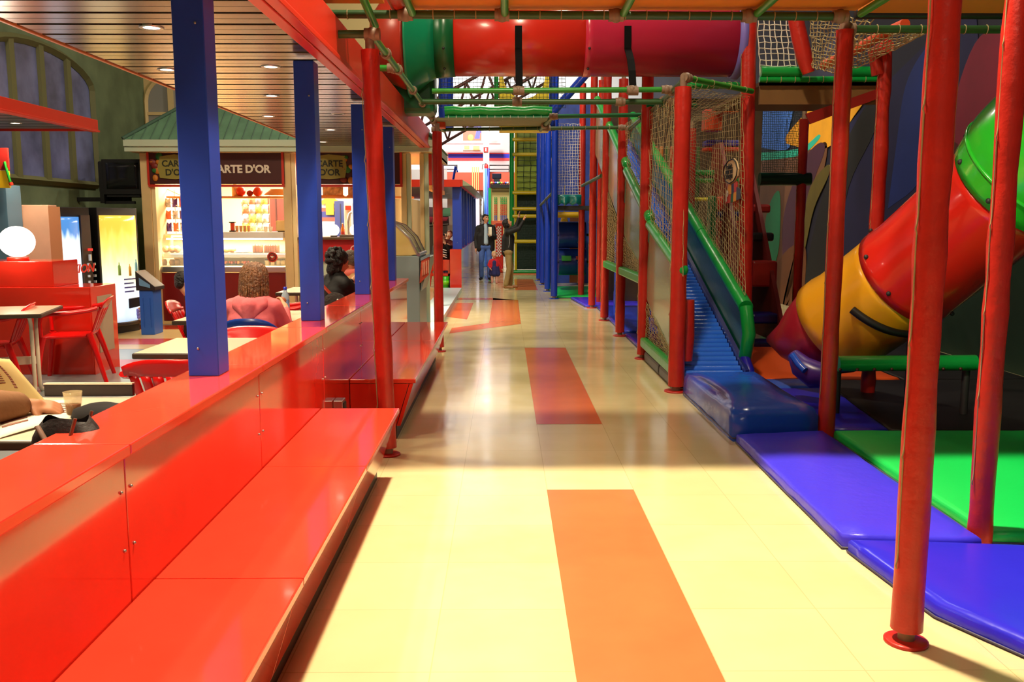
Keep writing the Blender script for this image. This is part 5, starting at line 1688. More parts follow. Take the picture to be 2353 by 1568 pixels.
pan = build('right_panel', MB().prism([sp(sx1 + .045, .25, -.10), sp(sx1 + .045, SL, -.10), sp(sx1 + .045, SL, .46), sp(sx1 + .045, .35, .46)], (.02, 0, 0)), M_sidegr, sl)
for k, (s0, s1) in enumerate(((.40, 2.5), (2.52, 4.6), (4.62, 6.7), (6.72, 8.9))):
    build('panel_pad', MB().tube([sp(sx1 + .05, s0 + (s1 - s0) * i / 8, .50) for i in range(9)], .072, 14), M_greenvinyl, pan)
build('end_pad', MB().tube([sp(sx1 + .05, .40, .50), sp(sx1 + .06, .22, .30), (sx1 + .06, 8.62, .28)], .065, 12), M_greenvinyl, sl)
build('exit_pad', MB().tube([(sx0 + .03, 8.45, .28), (sx0 + .035, 8.45, .5), (sx0 + .035, 8.45, .86)], [.07, .08, .07], 12), M_redvinyl, sl)
# nets beside and over the slide
one('safety_net', 'beige net between the slide-exit post and the next post, above the left slide pad', 'net', net_mb(sp(sx0 - .06, .1, .95), sp(sx0 - .06, 2.0, .74), (sx0 - .06, 10.3, 2.83), (sx0 - .06, 8.40, 2.85), 20, 24, .0031, jit=.006), M_rope, 'beige nets along the slide')
one('safety_net', 'beige net above the left slide pad in the second bay', 'net', net_mb(sp(sx0 - .06, 2.1, .84), sp(sx0 - .06, 4.2, .84), (sx0 - .06, 12.4, 2.9), (sx0 - .06, 10.4, 2.83), 18, 14, .0031, jit=.006), M_rope, 'beige nets along the slide')
one('safety_net', 'beige net along the right side of the slide, behind the round speech sign', 'net', net_mb(sp(sx1 + .06, .5, .58), sp(sx1 + .06, 4.6, .58), (sx1 + .07, 12.9, 2.84), (sx1 + .10, 9.2, 2.86), 40, 28, .0031, jit=.006), M_rope, 'beige nets along the slide')
one('safety_net', 'beige net spanning flat over the slide exit like a roof', 'net', net_mb((sx0 - .05, 8.45, 2.86), (sx1 + .2, 9.3, 2.86), (sx1 + .2, 11.4, 2.84), (sx0 - .05, 10.5, 2.83), 16, 22, .003, jit=.006, sag=(0, 0, -.05)), M_rope, 'beige nets along the slide')
# low nets between walkway posts under the slide
lz = .94
for k, (ya, yb, za_, zb_, lab) in enumerate(((10.45, 12.38, .92, .92, 'green foam pad under the low net between the second and third walkway posts'), (12.52, 14.36, .92, .92, 'green foam pad under the low net between the third and fourth walkway posts'), (8.42, 10.28, .20, .21, 'green foam pad low above the floor beside the slide exit'))):
    one('foam_beam', lab, 'foam pad', MB().prism([(1.565, ya, za_ - .055), (1.565, yb, zb_ - .055), (1.565, yb, zb_ + .055), (1.565, ya, za_ + .055)], (.11, 0, 0)), M_greenvinyl, 'green foam pads under the low nets', bevel=.02)


def bedz(y):
    return S0.z + (y - S0.y) * math.tan(SA) - .13


for k, (ya, yb, z0, lab) in enumerate(((8.45, 10.28, .26, 'triangular beige net under the slide panel beside the slide exit'), (10.45, 12.38, .98, 'beige net hanging under the slide between the second and third walkway posts'), (12.5, 14.35, .98, 'beige net hanging under the slide between the third and fourth walkway posts'))):
    one('safety_net', lab, 'net', net_mb((1.63, ya, z0), (1.63, yb, z0), (1.63, yb, max(z0 + .1, bedz(yb))), (1.63, ya, max(z0 + .02, bedz(ya))), 20, 14 + 4 * k, .0031, jit=.006), M_rope, 'beige low nets under the slide')
# dark beams on the floor under the low pad
for k, (ya, yb) in enumerate(((8.5, 9.2), (9.22, 10.2))):
    one('floor_beam', ['near', 'far'][k] + ' black foam beam lying on the floor under the low green pad', 'foam beam', MB().bb(1.60, 1.72, ya, yb, 0, .12), mat('foam_black', (40, 34, 36), .4), 'black foam beams', bevel=.03)
# speech-bubble sign on the right net
def sgp(px, py):
    return atx(px, py, sx1 + .075)


sgn = thing('speech_sign', 'flat speech-bubble sign above a coloured letter strip, tied to the beige net by the slide', 'sign', tuple(sgp(1685, 470)))
bub = [sgp(px, py) for px, py in ((1665, 396), (1668, 380), (1677, 368), (1688, 363), (1695, 371), (1699, 388), (1697, 404), (1689, 418), (1679, 424), (1670, 418))]
build('bubble_plate', MB().prism(bub, (-.012, 0, 0)), mat('sign_beige', (226, 196, 150), .5), sgn)
bc = sum(bub, Vector()) / len(bub)
build('bubble_outline', MB().tube([Vector((sx1 + .06, 0, 0)) * 0 + Vector((sx1 + .058, (bc + (p - bc) * .93).y, (bc + (p - bc) * .93).z)) for p in bub], .006, 5, closed=True), M_black, sgn)
tx = MB()
for row, (word, yy) in enumerate((('Prohibit', 389), ('pujar pel', 399), ('tobogan', 410))):
    a, b = sgp(1671 + (1 if row == 2 else 0), yy + 2), sgp(1695, yy - 7)
    tw = text_mb(word, 1.0, (0, 0, 0), (1, 0, 0), (0, 0, 1), .01)
    xs = [v[0] for v in tw.v]
    wd = max(xs) - min(xs)
    L_ = abs(b.y - a.y) if abs(b.y - a.y) > .05 else .4
    text_mb(word, .085, (sx1 + .055, a.y, a.z), (0, -1, 0) if a.y > b.y else (0, 1, 0), (0, 0, 1), .004, .001, mb=tx)
build('sign_lettering', tx, M_black, sgn)
stp = [((1676, 424), (1683, 424), (1683, 447), (1674, 447), (226, 150, 50)), ((1683, 424), (1689, 421), (1689, 445), (1683, 447), (40, 46, 80)), ((1689, 421), (1695, 417), (1695, 440), (1689, 443), (190, 50, 50)),
       ((1674, 447), (1682, 446), (1681, 466), (1669, 468), (190, 50, 36)), ((1682, 446), (1688, 445), (1687, 464), (1681, 466), (30, 90, 60)), ((1688, 443), (1695, 440), (1694, 461), (1687, 464), (226, 150, 50)), ((1695, 430), (1702, 434), (1702, 457), (1694, 461), (60, 70, 90))]
lb = MB()
mts = []
for k, (a, b, c, d, col) in enumerate(stp):
    lb.mat(k).prism([sgp(*a), sgp(*b), sgp(*c), sgp(*d)], (-.012, 0, 0))
    mts.append(mat('strip_%d' % k, col, .5))
build('letter_strip', lb, mts, sgn)
pp = sgp(1672, 463)
build('strip_letter', text_mb('P', .16, (sx1 + .058, pp.y, pp.z), (0, -1, 0), (0, 0, 1), .004, .003), M_ropew, sgn)

# blue crash pad and floor mats
def cushion(lab, poly, z0, h, m, r=.03, cat='mat', name='floor_mat', group=None, puff=.012):
    """flat padded mat: outline polygon, rounded edge, slightly domed top"""
    n = len(poly)
    cx = sum(p[0] for p in poly) / n
    cy = sum(p[1] for p in poly) / n
    # densify
    pts = []
    for i in range(n):
        a, b = Vector((poly[i][0], poly[i][1], 0)), Vector((poly[(i + 1) % n][0], poly[(i + 1) % n][1], 0))
        k = max(2, int((b - a).length / .12))
        for j in range(k):
            pts.append(a.lerp(b, j / k))
    c = Vector((cx, cy, 0))
    rnd = random.Random(int(cx * 100))
    rings = []
    prof = [(0, 0.0), (0, h * .25), (0, h * .7), (r * .3, h * .92), (r, h)]
    for off, z in prof:
        ring = []
        for p in pts:
            d = (c - p)
            L = d.length
            ring.append(p + d / L * off + Vector((0, 0, z0 + z)) + Vector((rnd.uniform(-1, 1), rnd.uniform(-1, 1), rnd.uniform(-.4, .4))) * .004)
        rings.append(ring)
    for f in (.8, .5, .2):
        ring = []
        for p in pts:
            q = c + (p - c) * f
            w = noise.noise(Vector((q.x * 3, q.y * 3, cx)))
            ring.append(q + Vector((0, 0, z0 + h + puff * (1 - f) + .006 * w)))
        rings.append(ring)
    N = len(pts)
    mb = MB()
    fs = []
    for i in range(len(rings) - 1):
        for k in range(N):
            fs.append((i * N + k, i * N + (k + 1) % N, (i + 1) * N + (k + 1) % N, (i + 1) * N + k))
    fs.append(tuple(range((len(rings) - 1) * N, len(rings) * N)))
    mb.add([p for rg in rings for p in rg], fs, True)
    mb.add(rings[0], [tuple(range(N))[::-1]], False)
    t = thing(name, lab, cat, (cx, cy, z0), 0, group)
    build('cushion', mb, m, t)
    sm = MB()
    sm.tube([p + Vector((0, 0, z0 + h * .12)) + (p - c).normalized() * .004 for p in pts], .006, 5, closed=True)
    build('seam_piping', sm, mat('seam_grey', (70, 66, 90), .5), t)
    return t


g = 'blue floor mats along the play frame'
cushion('thick puffy blue crash pad lying at the end of the roller slide', [(1.65, 8.14), (1.66, 6.38), (2.32, 6.50), (2.33, 8.2)], 0, .235, M_padblue, .15, 'crash pad', 'crash_pad', None, .035)
cushion('long purple-blue floor mat beside the cream floor, between crash pad and corner mat', [(1.675, 6.33), (1.655, 4.22), (2.31, 4.16), (2.335, 6.44)], 0, .075, M_bluemat, .03, group=g)
cushion('big blue corner mat with a shiny edge at the bottom right of the photo', [(1.665, 4.17), (1.745, 3.44), (2.35, 2.25), (3.6, 2.25), (3.6, 3.95), (2.32, 4.12)], 0, .075, mat('blue_mat_deep', (44, 40, 224), .25, bump=.12, bscale=7), .05, group=g)
cushion('bright green floor mat inside the frame, behind the wrinkled red post', [(2.43, 6.46), (2.40, 4.28), (5.2, 4.1), (5.2, 6.46)], 0, .07, M_greenmat, .04)
cushion('blue corner cushion at the right edge, next to the green mat', [(2.62, 4.20), (2.55, 4.02), (3.7, 3.98), (3.7, 4.05)], .076, .05, M_bluemat, .02, group=g)
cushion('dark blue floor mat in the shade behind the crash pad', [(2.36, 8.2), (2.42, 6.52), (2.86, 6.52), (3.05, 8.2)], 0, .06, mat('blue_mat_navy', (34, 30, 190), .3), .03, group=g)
cushion('black mat added to darken the floor under the tube slide', [(3.12, 8.66), (2.88, 6.52), (5.2, 6.52), (5.2, 8.66)], 0, .055, mat('shade_black', (14, 12, 14), .5), .03)  # black surface put in to hold the darkness under the tube slide
cushion('orange floor mat in front of the tube slide mouth', [(2.62, 11.6), (2.42, 8.7), (3.9, 8.7), (3.9, 11.6)], 0, .06, M_orangemat, .03)
cushion('light blue strip mat between the orange mat and the navy mat', [(2.38, 8.66), (2.36, 8.24), (3.06, 8.24), (3.1, 8.66)], 0, .062, mat('blue_mat_light', (54, 92, 200), .3), .03, group=g)
cushion('black mat added to darken the corner behind the orange mat', [(3.94, 11.6), (3.94, 8.7), (5.2, 8.7), (5.2, 11.6)], 0, .055, mat('shade_black', (14, 12, 14), .5), .03)  # added black patch, covers the pale floor so this corner stays dark
cushion('shiny blue mat under the slide between the third and fifth walkway posts', [(1.70, 16.4), (1.68, 12.6), (2.9, 12.6), (2.9, 16.4)], 0, .06, mat('blue_mat_shine', (36, 70, 214), .14, bump=.1), .03, group=g)
cushion('purple-blue mat under the slide between the second and third walkway posts', [(1.68, 12.4), (1.68, 10.45), (2.9, 10.45), (2.9, 12.4)], 0, .05, mat('blue_mat_purple', (50, 36, 170), .14), .03, group=g)
cushion('blue mat reaching onto the walkway beside the far red posts', [(1.36, 18.4), (1.50, 16.7), (2.6, 16.7), (2.6, 18.4)], 0, .05, M_bluemat, .03, group=g)
cushion('green floor mat under the far blue rollers', [(1.02, 21.5), (1.08, 18.62), (2.8, 18.62), (2.8, 21.5)], 0, .05, M_greenmat, .03)

# ------------------------------------------------------------------ big tube slide on the right
def cd(px, py, d):
    return Vector((0, 0, H)) + ray(px, py) * d


M_tyel = mat('tube_yellow', (226, 162, 28), .28, coat=.2)
M_tred2 = mat('tube_slide_red', (206, 34, 24), .22, coat=.35)
M_tgr2 = mat('tube_slide_green', (42, 190, 46), .25, coat=.3)
RS = .45
K = [cd(1922, 750, 8.08), cd(2076, 638, 7.52), cd(2200, 536, 7.04), cd(2322, 428, 6.58), cd(2440, 318, 6.24), cd(2590, 210, 6.08), cd(2770, 130, 6.15)]


axis_pts = catmull(K)
ts = thing('tube_slide', 'big closed green, red and yellow tube slide coming down on the right', 'tube slide', tuple(K[0] - Vector((0, 0, RS))))


def tseg(i0, i1, rf):
    pts = axis_pts[i0:i1 + 1]
    n_ = len(pts) - 1
    return MB().tube(pts, [rf(k / n_, k) for k in range(n_ + 1)], 44, caps=False)


solidify(build('yellow_segment', tseg(0, 8, lambda t, k: RS + (.016 if k in (0, 1) else 0)), M_tyel, ts))
solidify(build('red_segment', tseg(8, 24, lambda t, k: RS + (.014 if k < 2 else 0.002)), M_tred2, ts))
solidify(build('green_segment', tseg(24, len(axis_pts) - 1, lambda t, k: RS + (.02 + .012 * k if k < 5 else .07)), M_tgr2, ts))
rd_ = axis_pts[27]
td = (axis_pts[28] - axis_pts[26]).normalized()
ua = td.cross(Vector((0, 0, 1))).normalized()
ub = ua.cross(td)
build('green_ridge', MB().tube([rd_ + (ua * math.cos(q) + ub * math.sin(q)) * (RS + .058) for q in [2 * PI * i / 48 for i in range(48)]], .014, 8, closed=True), M_tgr2, ts)
M_mouth = mat('mouth_crimson', (150, 26, 44), .3, bump=.3, bscale=5)
mp_c = [cd(1926, 748, 8.07), cd(1884, 762, 8.2), cd(1840, 776, 8.34), cd(1800, 782, 8.46), cd(1764, 780, 8.56)]
solidify(build('padded_mouth', MB().tube(mp_c, [RS - .01, RS - .04, RS - .14, RS - .28, .03], 36, caps=False), M_mouth, ts), .03)
build('mouth_lower_pad', MB().tube([cd(1822, 812, 7.72), cd(1842, 842, 7.66), cd(1872, 862, 7.58), cd(1910, 868, 7.5)], [.05, .10, .12, .08], 14), mat('mouth_purple', (64, 34, 130), .3), ts)
build('mouth_tie', MB().tube([cd(1820, 815, 7.6), cd(1836, 838, 7.55), cd(1850, 852, 7.5)], .03, 8), M_padblue, ts)
bo = MB()
for i0 in (9, 25):
    c_ = axis_pts[i0]
    t_ = (axis_pts[i0 + 1] - axis_pts[i0 - 1]).normalized()
    ua = t_.cross(Vector((0, 0, 1))).normalized()
    ub = ua.cross(t_)
    for k in range(8):
        q = 2 * PI * k / 8 + .35
        bo.ball(c_ + (ua * math.cos(q) + ub * math.sin(q)) * (RS + (.02 if i0 == 9 else .036)), .020, 8, 6)
build('bolt', bo, M_dark, ts)['kind'] = 'stuff'
# black strap curving round the underside of the yellow segment, with its leg
c_ = axis_pts[4]
t_ = (axis_pts[5] - axis_pts[3]).normalized()
strap = []
for i in range(15):
    px = 1958 + (2094 - 1958) * i / 14
    py = 712 + 56 * (1 - (1 - i / 14) ** 2)
    o_, d = Vector((0, 0, H)), ray(px, py)
    w = o_ - c_
    dp, wp_ = d - t_ * d.dot(t_), w - t_ * w.dot(t_)
    aa, bb_, cc_ = dp.dot(dp), 2 * dp.dot(wp_), wp_.dot(wp_) - (RS + .012) ** 2
    disc = bb_ * bb_ - 4 * aa * cc_
    strap.append(o_ + d * ((-bb_ - math.sqrt(disc)) / (2 * aa)) if disc > 0 else cd(px, py, 7.2))
build('support_strap', MB().tube(strap, .034, 8), M_black, ts)
e_ = strap[-1]
build('support_leg', MB().tube([e_, (e_.x, e_.y, .07)], .032, 8), M_black, ts)
# green beam with bolts under the tube
g0, g1 = at(1925, 836, 7.0), at(2200, 834, 7.0)
gb = thing('green_beam', 'shiny green padded beam with small bolts under the tube slide', 'beam', tuple((g0 + g1) / 2))
build('beam', MB().tube([g0, g1 + (g1 - g0) * .15], .062, 14), M_greenvinyl, gb)
bo = MB()
for k in range(8):
    c = g0.lerp(g1, k / 7) + Vector((0, -.055, -.04))
    bo.ball(c, .014, 8, 6)
build('bolt', bo, mat('bolt_brown', (70, 30, 20), .4), gb)
for x in (g0.x + .02, g1.x + .1):
    build('leg', MB().cyl((x, 7.05, .06), (x, 7.05, g0.z - .03), .03), M_dark, gb)
rail('green rail on the floor edge left of the tube mouth', [at(1725, 822, 11.0), at(1800, 818, 11.0)], .03, M_greenvinyl)
# inner frame: dark padded steps beside the slide
for k, (py0, py1) in enumerate(((812, 786), (745, 722), (660, 600), (555, 535), (490, 470))):
    a, b = at(1728, py0, 10.9 + .4 * k), at(1804 - 8 * k, py1, 10.9 + .4 * k)
    one('padded_step', ['lowest', 'second lowest', 'middle', 'second highest', 'highest'][k] + ' padded step of the dark climbing steps right of the slide', 'step', MB().bb(a.x, b.x, 10.9 + .4 * k, 11.25 + .4 * k, a.z, b.z), [mat('step_navy', (24, 24, 110), .3), mat('step_navy', (24, 24, 110)), mat('step_red', (150, 26, 20), .4), mat('step_black', (16, 14, 20), .4), mat('step_red', (150, 26, 20))][k], 'padded climbing steps', bevel=.03)
stg = thing('step_frame', 'dark red sloping side board carrying the padded climbing steps', 'frame', (2.9, 11.8, .0))
a, b = at(1722, 820, 11.0), at(1800, 820, 11.0)
build('side_board', MB().prism([(a.x, 10.95, .06), (a.x, 13.4, .06), (a.x, 13.4, 2.7), (a.x, 12.9, 2.7)], (.05, 0, 0)), mat('board_dark_red', (112, 20, 16), .5), stg)
build('side_board', MB().prism([(b.x, 10.95, .06), (b.x, 13.4, .06), (b.x, 13.4, 2.4), (b.x, 12.9, 2.4)], (.05, 0, 0)), mat('board_dark_red', (112, 20, 16)), stg)

# ------------------------------------------------------------------ upper right bay: deck, rolls, nets and padded braces
a, b = at(1745, 240, 9.45), at(2035, 188, 9.45)
ud = thing('play_deck', 'brown deck edge at the upper right, right of the thick red post', 'deck', ((a.x + b.x) / 2, 10, a.z))
build('edge_board', MB().bb(a.x, b.x, 9.45, 9.49, a.z, b.z), M_deckbr, ud)
build('deck_board', MB().bb(a.x, b.x, 9.45, 11.6, b.z - .04, b.z), M_deckbr, ud)
build('red_trim', MB().prism([at(1850, 262, 9.44), at(2040, 196, 9.44), at(2040, 218, 9.44), at(1860, 286, 9.44)], (0, -.03, 0)), mat('trim_dark_red', (140, 24, 20), .4), ud)
for xa, xb, lab in ((1748, 1842, 'green padded roll on the upper right deck, left of the slanting red brace'), (1944, 2036, 'green padded roll on the upper right deck, right of the slanting red brace')):
    a, b = at(xa, 165, 9.4), at(xb, 166, 9.4)
    one('padded_roll', lab, 'padded roll', MB().tube([a.lerp(b, i / 6) for i in range(7)], .055, 12), M_greenvinyl, 'green rolls on the upper right deck')
rail('green rail under the padded rolls at the upper right', [at(1745, 183, 9.4), at(2036, 182, 9.4)], .030, M_greenvinyl, ties=9)
n0, n1, n2, n3 = at(1748, 178, 9.42), at(1832, 178, 9.42), at(1818, 30, 9.42), at(1740, 30, 9.42)
one('safety_net', 'wide-meshed white net at the upper right beside the thick red post', 'net', net_mb(n0, n1, n2, n3, 6, 11, .0055, jit=.008), M_ropew)
n0, n1, n2, n3 = at(1868, 155, 9.0), at(1925, 170, 8.2), at(2010, 40, 7.6), at(1860, 40, 9.0)
one('safety_net', 'slanting cargo net at the upper right, behind the corner post', 'net', net_mb(n0, n1, n2, n3, 14, 14, .0055, jit=.01), M_rope)
n0, n1, n2, n3 = at(1935, 165, 8.4), at(2130, 70, 7.2), at(2135, 58, 7.0), at(1935, 60, 7.0)
one('safety_net', 'sagging cargo net right of the corner post under the dim deck', 'net', net_mb(n0, n1, n2, n3, 20, 9, .005, jit=.01, sag=(0, 0, -.05)), M_rope)
br1 = [at(1826, 34, 9.2), at(1838, 90, 9.2), at(1850, 140, 9.2), at(1858, 168, 9.2)]
one('padded_brace', 'red padded brace slanting down between the white net and the cargo net', 'brace', MB().tube(br1, [.075, .08, .078, .06], 14), M_redvinyl)
one('padded_brace', 'long orange-red padded brace sloping up to the right behind the cargo net', 'brace', MB().tube([at(1892, 150, 10.0), at(1960, 118, 9.6), at(2030, 78, 9.0), at(2080, 55, 8.6)], .05, 12), mat('foam_orange', (220, 80, 40)))
one('padded_brace', 'dark red padded branch reaching up right from the rope-wrapped post', 'brace', MB().tube([(3.25, 8.0, 2.86), at(2010, 120, 8.0), at(2040, 105, 7.8)], .06, 12), M_redvinyl)
# netted window towards the mural
n0, n1, n2, n3 = at(1752, 395, 11.8), at(1852, 395, 11.8), at(1852, 252, 11.8), at(1752, 252, 11.8)
one('safety_net', 'dark net in the opening towards the lit blue and orange mural', 'net', net_mb(n0, n1, n2, n3, 22, 26, .0032, jit=.006), M_roped)
a, b = at(1745, 246, 11.8), at(1860, 242, 11.8)
rail('black rail on top of the netted mural opening', [a, b], .03, M_black)
a, b = at(1745, 412, 11.8), at(1862, 412, 11.8)
one('padded_beam', 'dark green padded beam below the netted mural opening', 'beam', MB().tube([a, b], .085, 14), mat('beam_dark_green', (10, 60, 46), .3))

# painted mural boards on the right wall (flat paint areas)
mu = thing('wall_mural', 'large painted mural of coloured waves on the right-hand wall behind the slides', 'mural', (XR, 11, 0))


def mp(name, pts, col, k):
    q_ = catmull([Vector((p_[0], p_[1], 0)) for p_ in pts + pts[:1]], 5)[:-1]
    pp_ = [atx(v_.x, v_.y, XR - .012 - .003 * k) for v_ in q_]
    m_ = MB().prism(pp_, (.006, 0, 0))
    build(name, m_, mat('mural_' + name, col, .7, vary=.2, vscale=1.5), mu)


mp('navy_wave', [(1905, 1000), (1880, 560), (1930, 330), (2000, 230), (2140, 90), (2240, 0), (2240, 1000)], (20, 22, 66), 1)
mp('blue_wave', [(2040, 480), (2060, 330), (2080, 200), (2120, 120), (2150, 110), (2150, 300), (2110, 420)], (16, 40, 112), 2)
mp('black_wave', [(1850, 620), (1900, 420), (1985, 250), (2030, 200), (2010, 300), (1950, 430), (1925, 600), (1905, 900), (1840, 900)], (16, 16, 18), 3)
mp('sky_patch', [(1700, 330), (1700, 230), (1815, 230), (1812, 300), (1805, 345)], (70, 130, 236), 1)
mp('orange_wave', [(1806, 330), (1808, 310), (1850, 262), (1890, 232), (1985, 220), (1960, 270), (1915, 330), (1870, 345)], (246, 170, 24), 2)
mp('teal_line', [(1700, 372), (1700, 350), (1760, 350), (1840, 340), (1880, 310), (1880, 322), (1840, 356), (1760, 368)], (40, 190, 160), 3)
mp('brown_wave', [(1700, 440), (1700, 372), (1780, 366), (1860, 345), (1900, 330), (1885, 420), (1850, 500), (1790, 640), (1700, 640)], (110, 70, 40), 2)
mp('olive_wave', [(1842, 520), (1862, 430), (1900, 380), (1905, 400), (1870, 480), (1845, 590), (1810, 700), (1800, 690)], (92, 80, 18), 4)
mp('plum_wave', [(1800, 640), (1800, 500), (1840, 380), (1880, 330), (1895, 345), (1865, 430), (1840, 540), (1818, 640)], (70, 30, 52), 3)
mp('rust_wave', [(1760, 740), (1790, 600), (1845, 560), (1850, 640), (1830, 740)], (104, 58, 18), 4)
mp('green_wave', [(1750, 660), (1760, 500), (1790, 440), (1790, 560), (1775, 620)], (20, 130, 80), 5)
mp('magenta_wave', [(2180, 420), (2190, 250), (2240, 100), (2300, 60), (2340, 60), (2340, 420)], (120, 26, 52), 2)
mp('dark_green_wave', [(2120, 1000), (2180, 700), (2352, 480), (2420, 480), (2420, 1000)], (6, 44, 32), 3)
mp('crimson_wave', [(2080, 520), (2150, 400), (2200, 330), (2200, 520)], (78, 16, 22), 3)

# ------------------------------------------------------------------ structure inside, seen through the nets
rnd = random.Random(5)
fills = [('padded_block', 'red padded block inside the frame, above the green beams behind the slide net', 1620, 1662, 300, 250, 13.2, (200, 66, 30)),
         ('padded_block', 'orange padded block inside the frame, at the top behind the slide net', 1650, 1700, 258, 240, 13.0, (214, 96, 36)),
         ('padded_block', 'red padded sill inside the frame behind the slide net', 1620, 1700, 348, 338, 13.4, (206, 60, 40)),
         ('padded_block', 'blue padded sill inside the frame behind the slide net', 1622, 1700, 336, 322, 13.5, (64, 60, 150)),
         ('padded_block', 'upper green padded beam inside the frame behind the speech sign', 1600, 1712, 403, 391, 13.2, (20, 130, 50)),
         ('padded_block', 'lower green padded beam inside the frame behind the speech sign', 1600, 1712, 420, 410, 13.2, (24, 120, 40)),
         ('padded_block', 'yellow padded beam inside the frame left of the inner red post', 1585, 1640, 462, 454, 13.0, (206, 196, 40)),
         ('padded_block', 'red padded panel inside the frame below the speech sign', 1648, 1712, 485, 452, 12.6, (186, 50, 36)),
         ('padded_block', 'navy padded strip inside the frame under the red panel', 1648, 1712, 500, 487, 12.6, (40, 40, 110)),
         ('padded_block', 'lower red padded panel inside the frame near the thick right post', 1650, 1706, 545, 508, 12.6, (176, 46, 34)),
         ('padded_block', 'green padded upright inside the frame left of the red panels', 1630, 1648, 620, 450, 12.5, (24, 110, 60))]
for nm, lab, xa, xb, ya, yb, Y, col in fills:
    a, b = at(xa, ya, Y), at(xb, yb, Y)
    one(nm, lab, 'padded block', MB().bb(a.x, b.x, Y, Y + .25, a.z, b.z), mat('pad_%d_%d_%d' % col, col, .35, bump=.2), 'padded blocks inside the frame', bevel=.02)
vb = thing('vertical_slats', 'row of red and orange hanging foam strips inside the frame, behind the slide net', 'foam strips', (2.9, 14.2, .06))
for k in range(9):
    a = at(1500 + 12 * k, 560, 14.2)
    build('strip', MB().bb(a.x, a.x + .05, 14.2, 14.24, .06, 2.75), [mat('strip_red', (190, 56, 36), .4), mat('strip_orange', (206, 110, 40), .4), mat('strip_green', (60, 100, 50), .4)][k % 3], vb, bevel=.01)
# dark panel, not a real wall, added so the frame's depth reads dim
ip = thing('inner_net_wall', 'dark brown panel added to dim the depth of the play frame', 'padded wall', (3.6, 17, .0))
build('panel', MB().bb(2.0, 4.9, 17.4, 17.5, 0, 3.9), mat('inner_dimming_brown', (70, 52, 34), .6, vary=.4, vscale=3), ip)
# far white net, teal flounce and blue punching rollers
n0, n1, n2, n3 = at(1280, 447, 18.7), at(1334, 447, 18.7), at(1334, 285, 18.7), at(1280, 285, 18.7)
one('safety_net', 'white square-meshed net between the far blue post and the far red posts', 'net', net_mb(n0, n1, n2, n3, 9, 24, .004, jit=.008), M_ropew)
a, b = at(1278, 470, 18.6), at(1336, 448, 18.6)
fl_ = MB().slab(lambda u, v: Vector((a.x + (b.x - a.x) * u, 18.55 + .04 * math.sin(14 * u) * v, b.z + (a.z - b.z) * v - .02 * math.sin(22 * u) * v)), 24, 4, (0, .01, 0))
one('flounce', 'shiny teal vinyl flounce below the far white net', 'flounce', fl_, mat('teal_vinyl', (20, 110, 110), .15))
a, b = at(1278, 474, 19.2), at(1352, 474, 19.2)
one('play_deck', 'dark deck under the far white net', 'deck', MB().bb(a.x, b.x + .3, 18.7, 20.5, a.z - .08, a.z), M_dark)
for k, (py, r_) in enumerate(((540, .30), (602, .30))):
    a, b = at(1283, py, 20.3), at(1345, py, 20.3)
    t = thing('punch_roller', ['upper', 'lower'][k] + ' fat horizontal navy foam roller behind the far blue posts', 'foam roller', tuple((a + b) / 2), 0, 'blue foam rollers')
    build('roller', MB().tube([a.lerp(b, i / 6) for i in range(7)], r_, 22), mat('roller_navy', (20, 44, 120), .22, bump=.4, bscale=5), t)
    build('axle', MB().cyl(a - Vector((.08, 0, 0)), b + Vector((.08, 0, 0)), .03), M_dark, t)
a, b = at(1291, 600, 19.9), at(1313, 588, 19.9)
one('foam_block', 'small green foam block between the two navy rollers', 'foam block', MB().bb(a.x, b.x, 19.9, 20.1, a.z, b.z), mat('foam_green', (40, 140, 60), .4), bevel=.01)
a, b = at(1324, 597, 19.9), at(1334, 589, 19.9)
one('foam_block', 'tiny red foam block right of the green one by the rollers', 'foam block', MB().bb(a.x, b.x, 19.9, 20.1, a.z, b.z), mat('foam_red', (150, 40, 36), .4), bevel=.01)
a, b = at(1280, 494, 21.5), at(1330, 494, 21.5)
one('padded_beam', 'dark yellow padded beam under the far deck', 'beam', MB().tube([a, b], .07, 12), mat('beam_yellow', (190, 150, 20), .3))
a, b = at(1291, 532, 21.8), at(1302, 500, 21.8)
pb_ = thing('punch_bag', 'yellow hanging punch bag in the gloom behind the far blue posts', 'punch bag', tuple((a + b) / 2))
build('bag', MB().ball((a + b) / 2, (.10, .10, .22), 14, 10), mat('beam_yellow', (190, 150, 20)), pb_)
build('rope', MB().cyl((a + b) / 2 + Vector((0, 0, .2)), (((a + b) / 2).x, 21.8, 2.45), .012, seg=6), M_rope, pb_)
a, b = at(1310, 530, 22.5), at(1340, 495, 22.5)
one('padded_board', 'rust brown padded panel in the gloom behind the far rollers', 'panel', MB().bb(a.x, b.x, 22.5, 22.6, .06, b.z), mat('rust_panel', (110, 60, 30), .5))
padded_post('dark blue padded post behind the fourth walkway post', 2.05, 16.2, .08, 1.4, m=mat('post_navy_pad', (30, 60, 170), .3), group='dark blue low posts', plate=False)
bkp = thing('inner_net_wall', 'blue padded back wall behind the far white net', 'padded wall', (1.6, 23, 0))
build('panel', MB().bb(1.15, 2.6, 23.2, 23.3, 0, 4.6), mat('back_blue', (36, 66, 160), .5, vary=.3), bkp)
build('red_strip', MB().bb(1.15, 1.3, 23.1, 23.18, 2.3, 4.6), mat('strip_red', (190, 56, 36)), bkp)

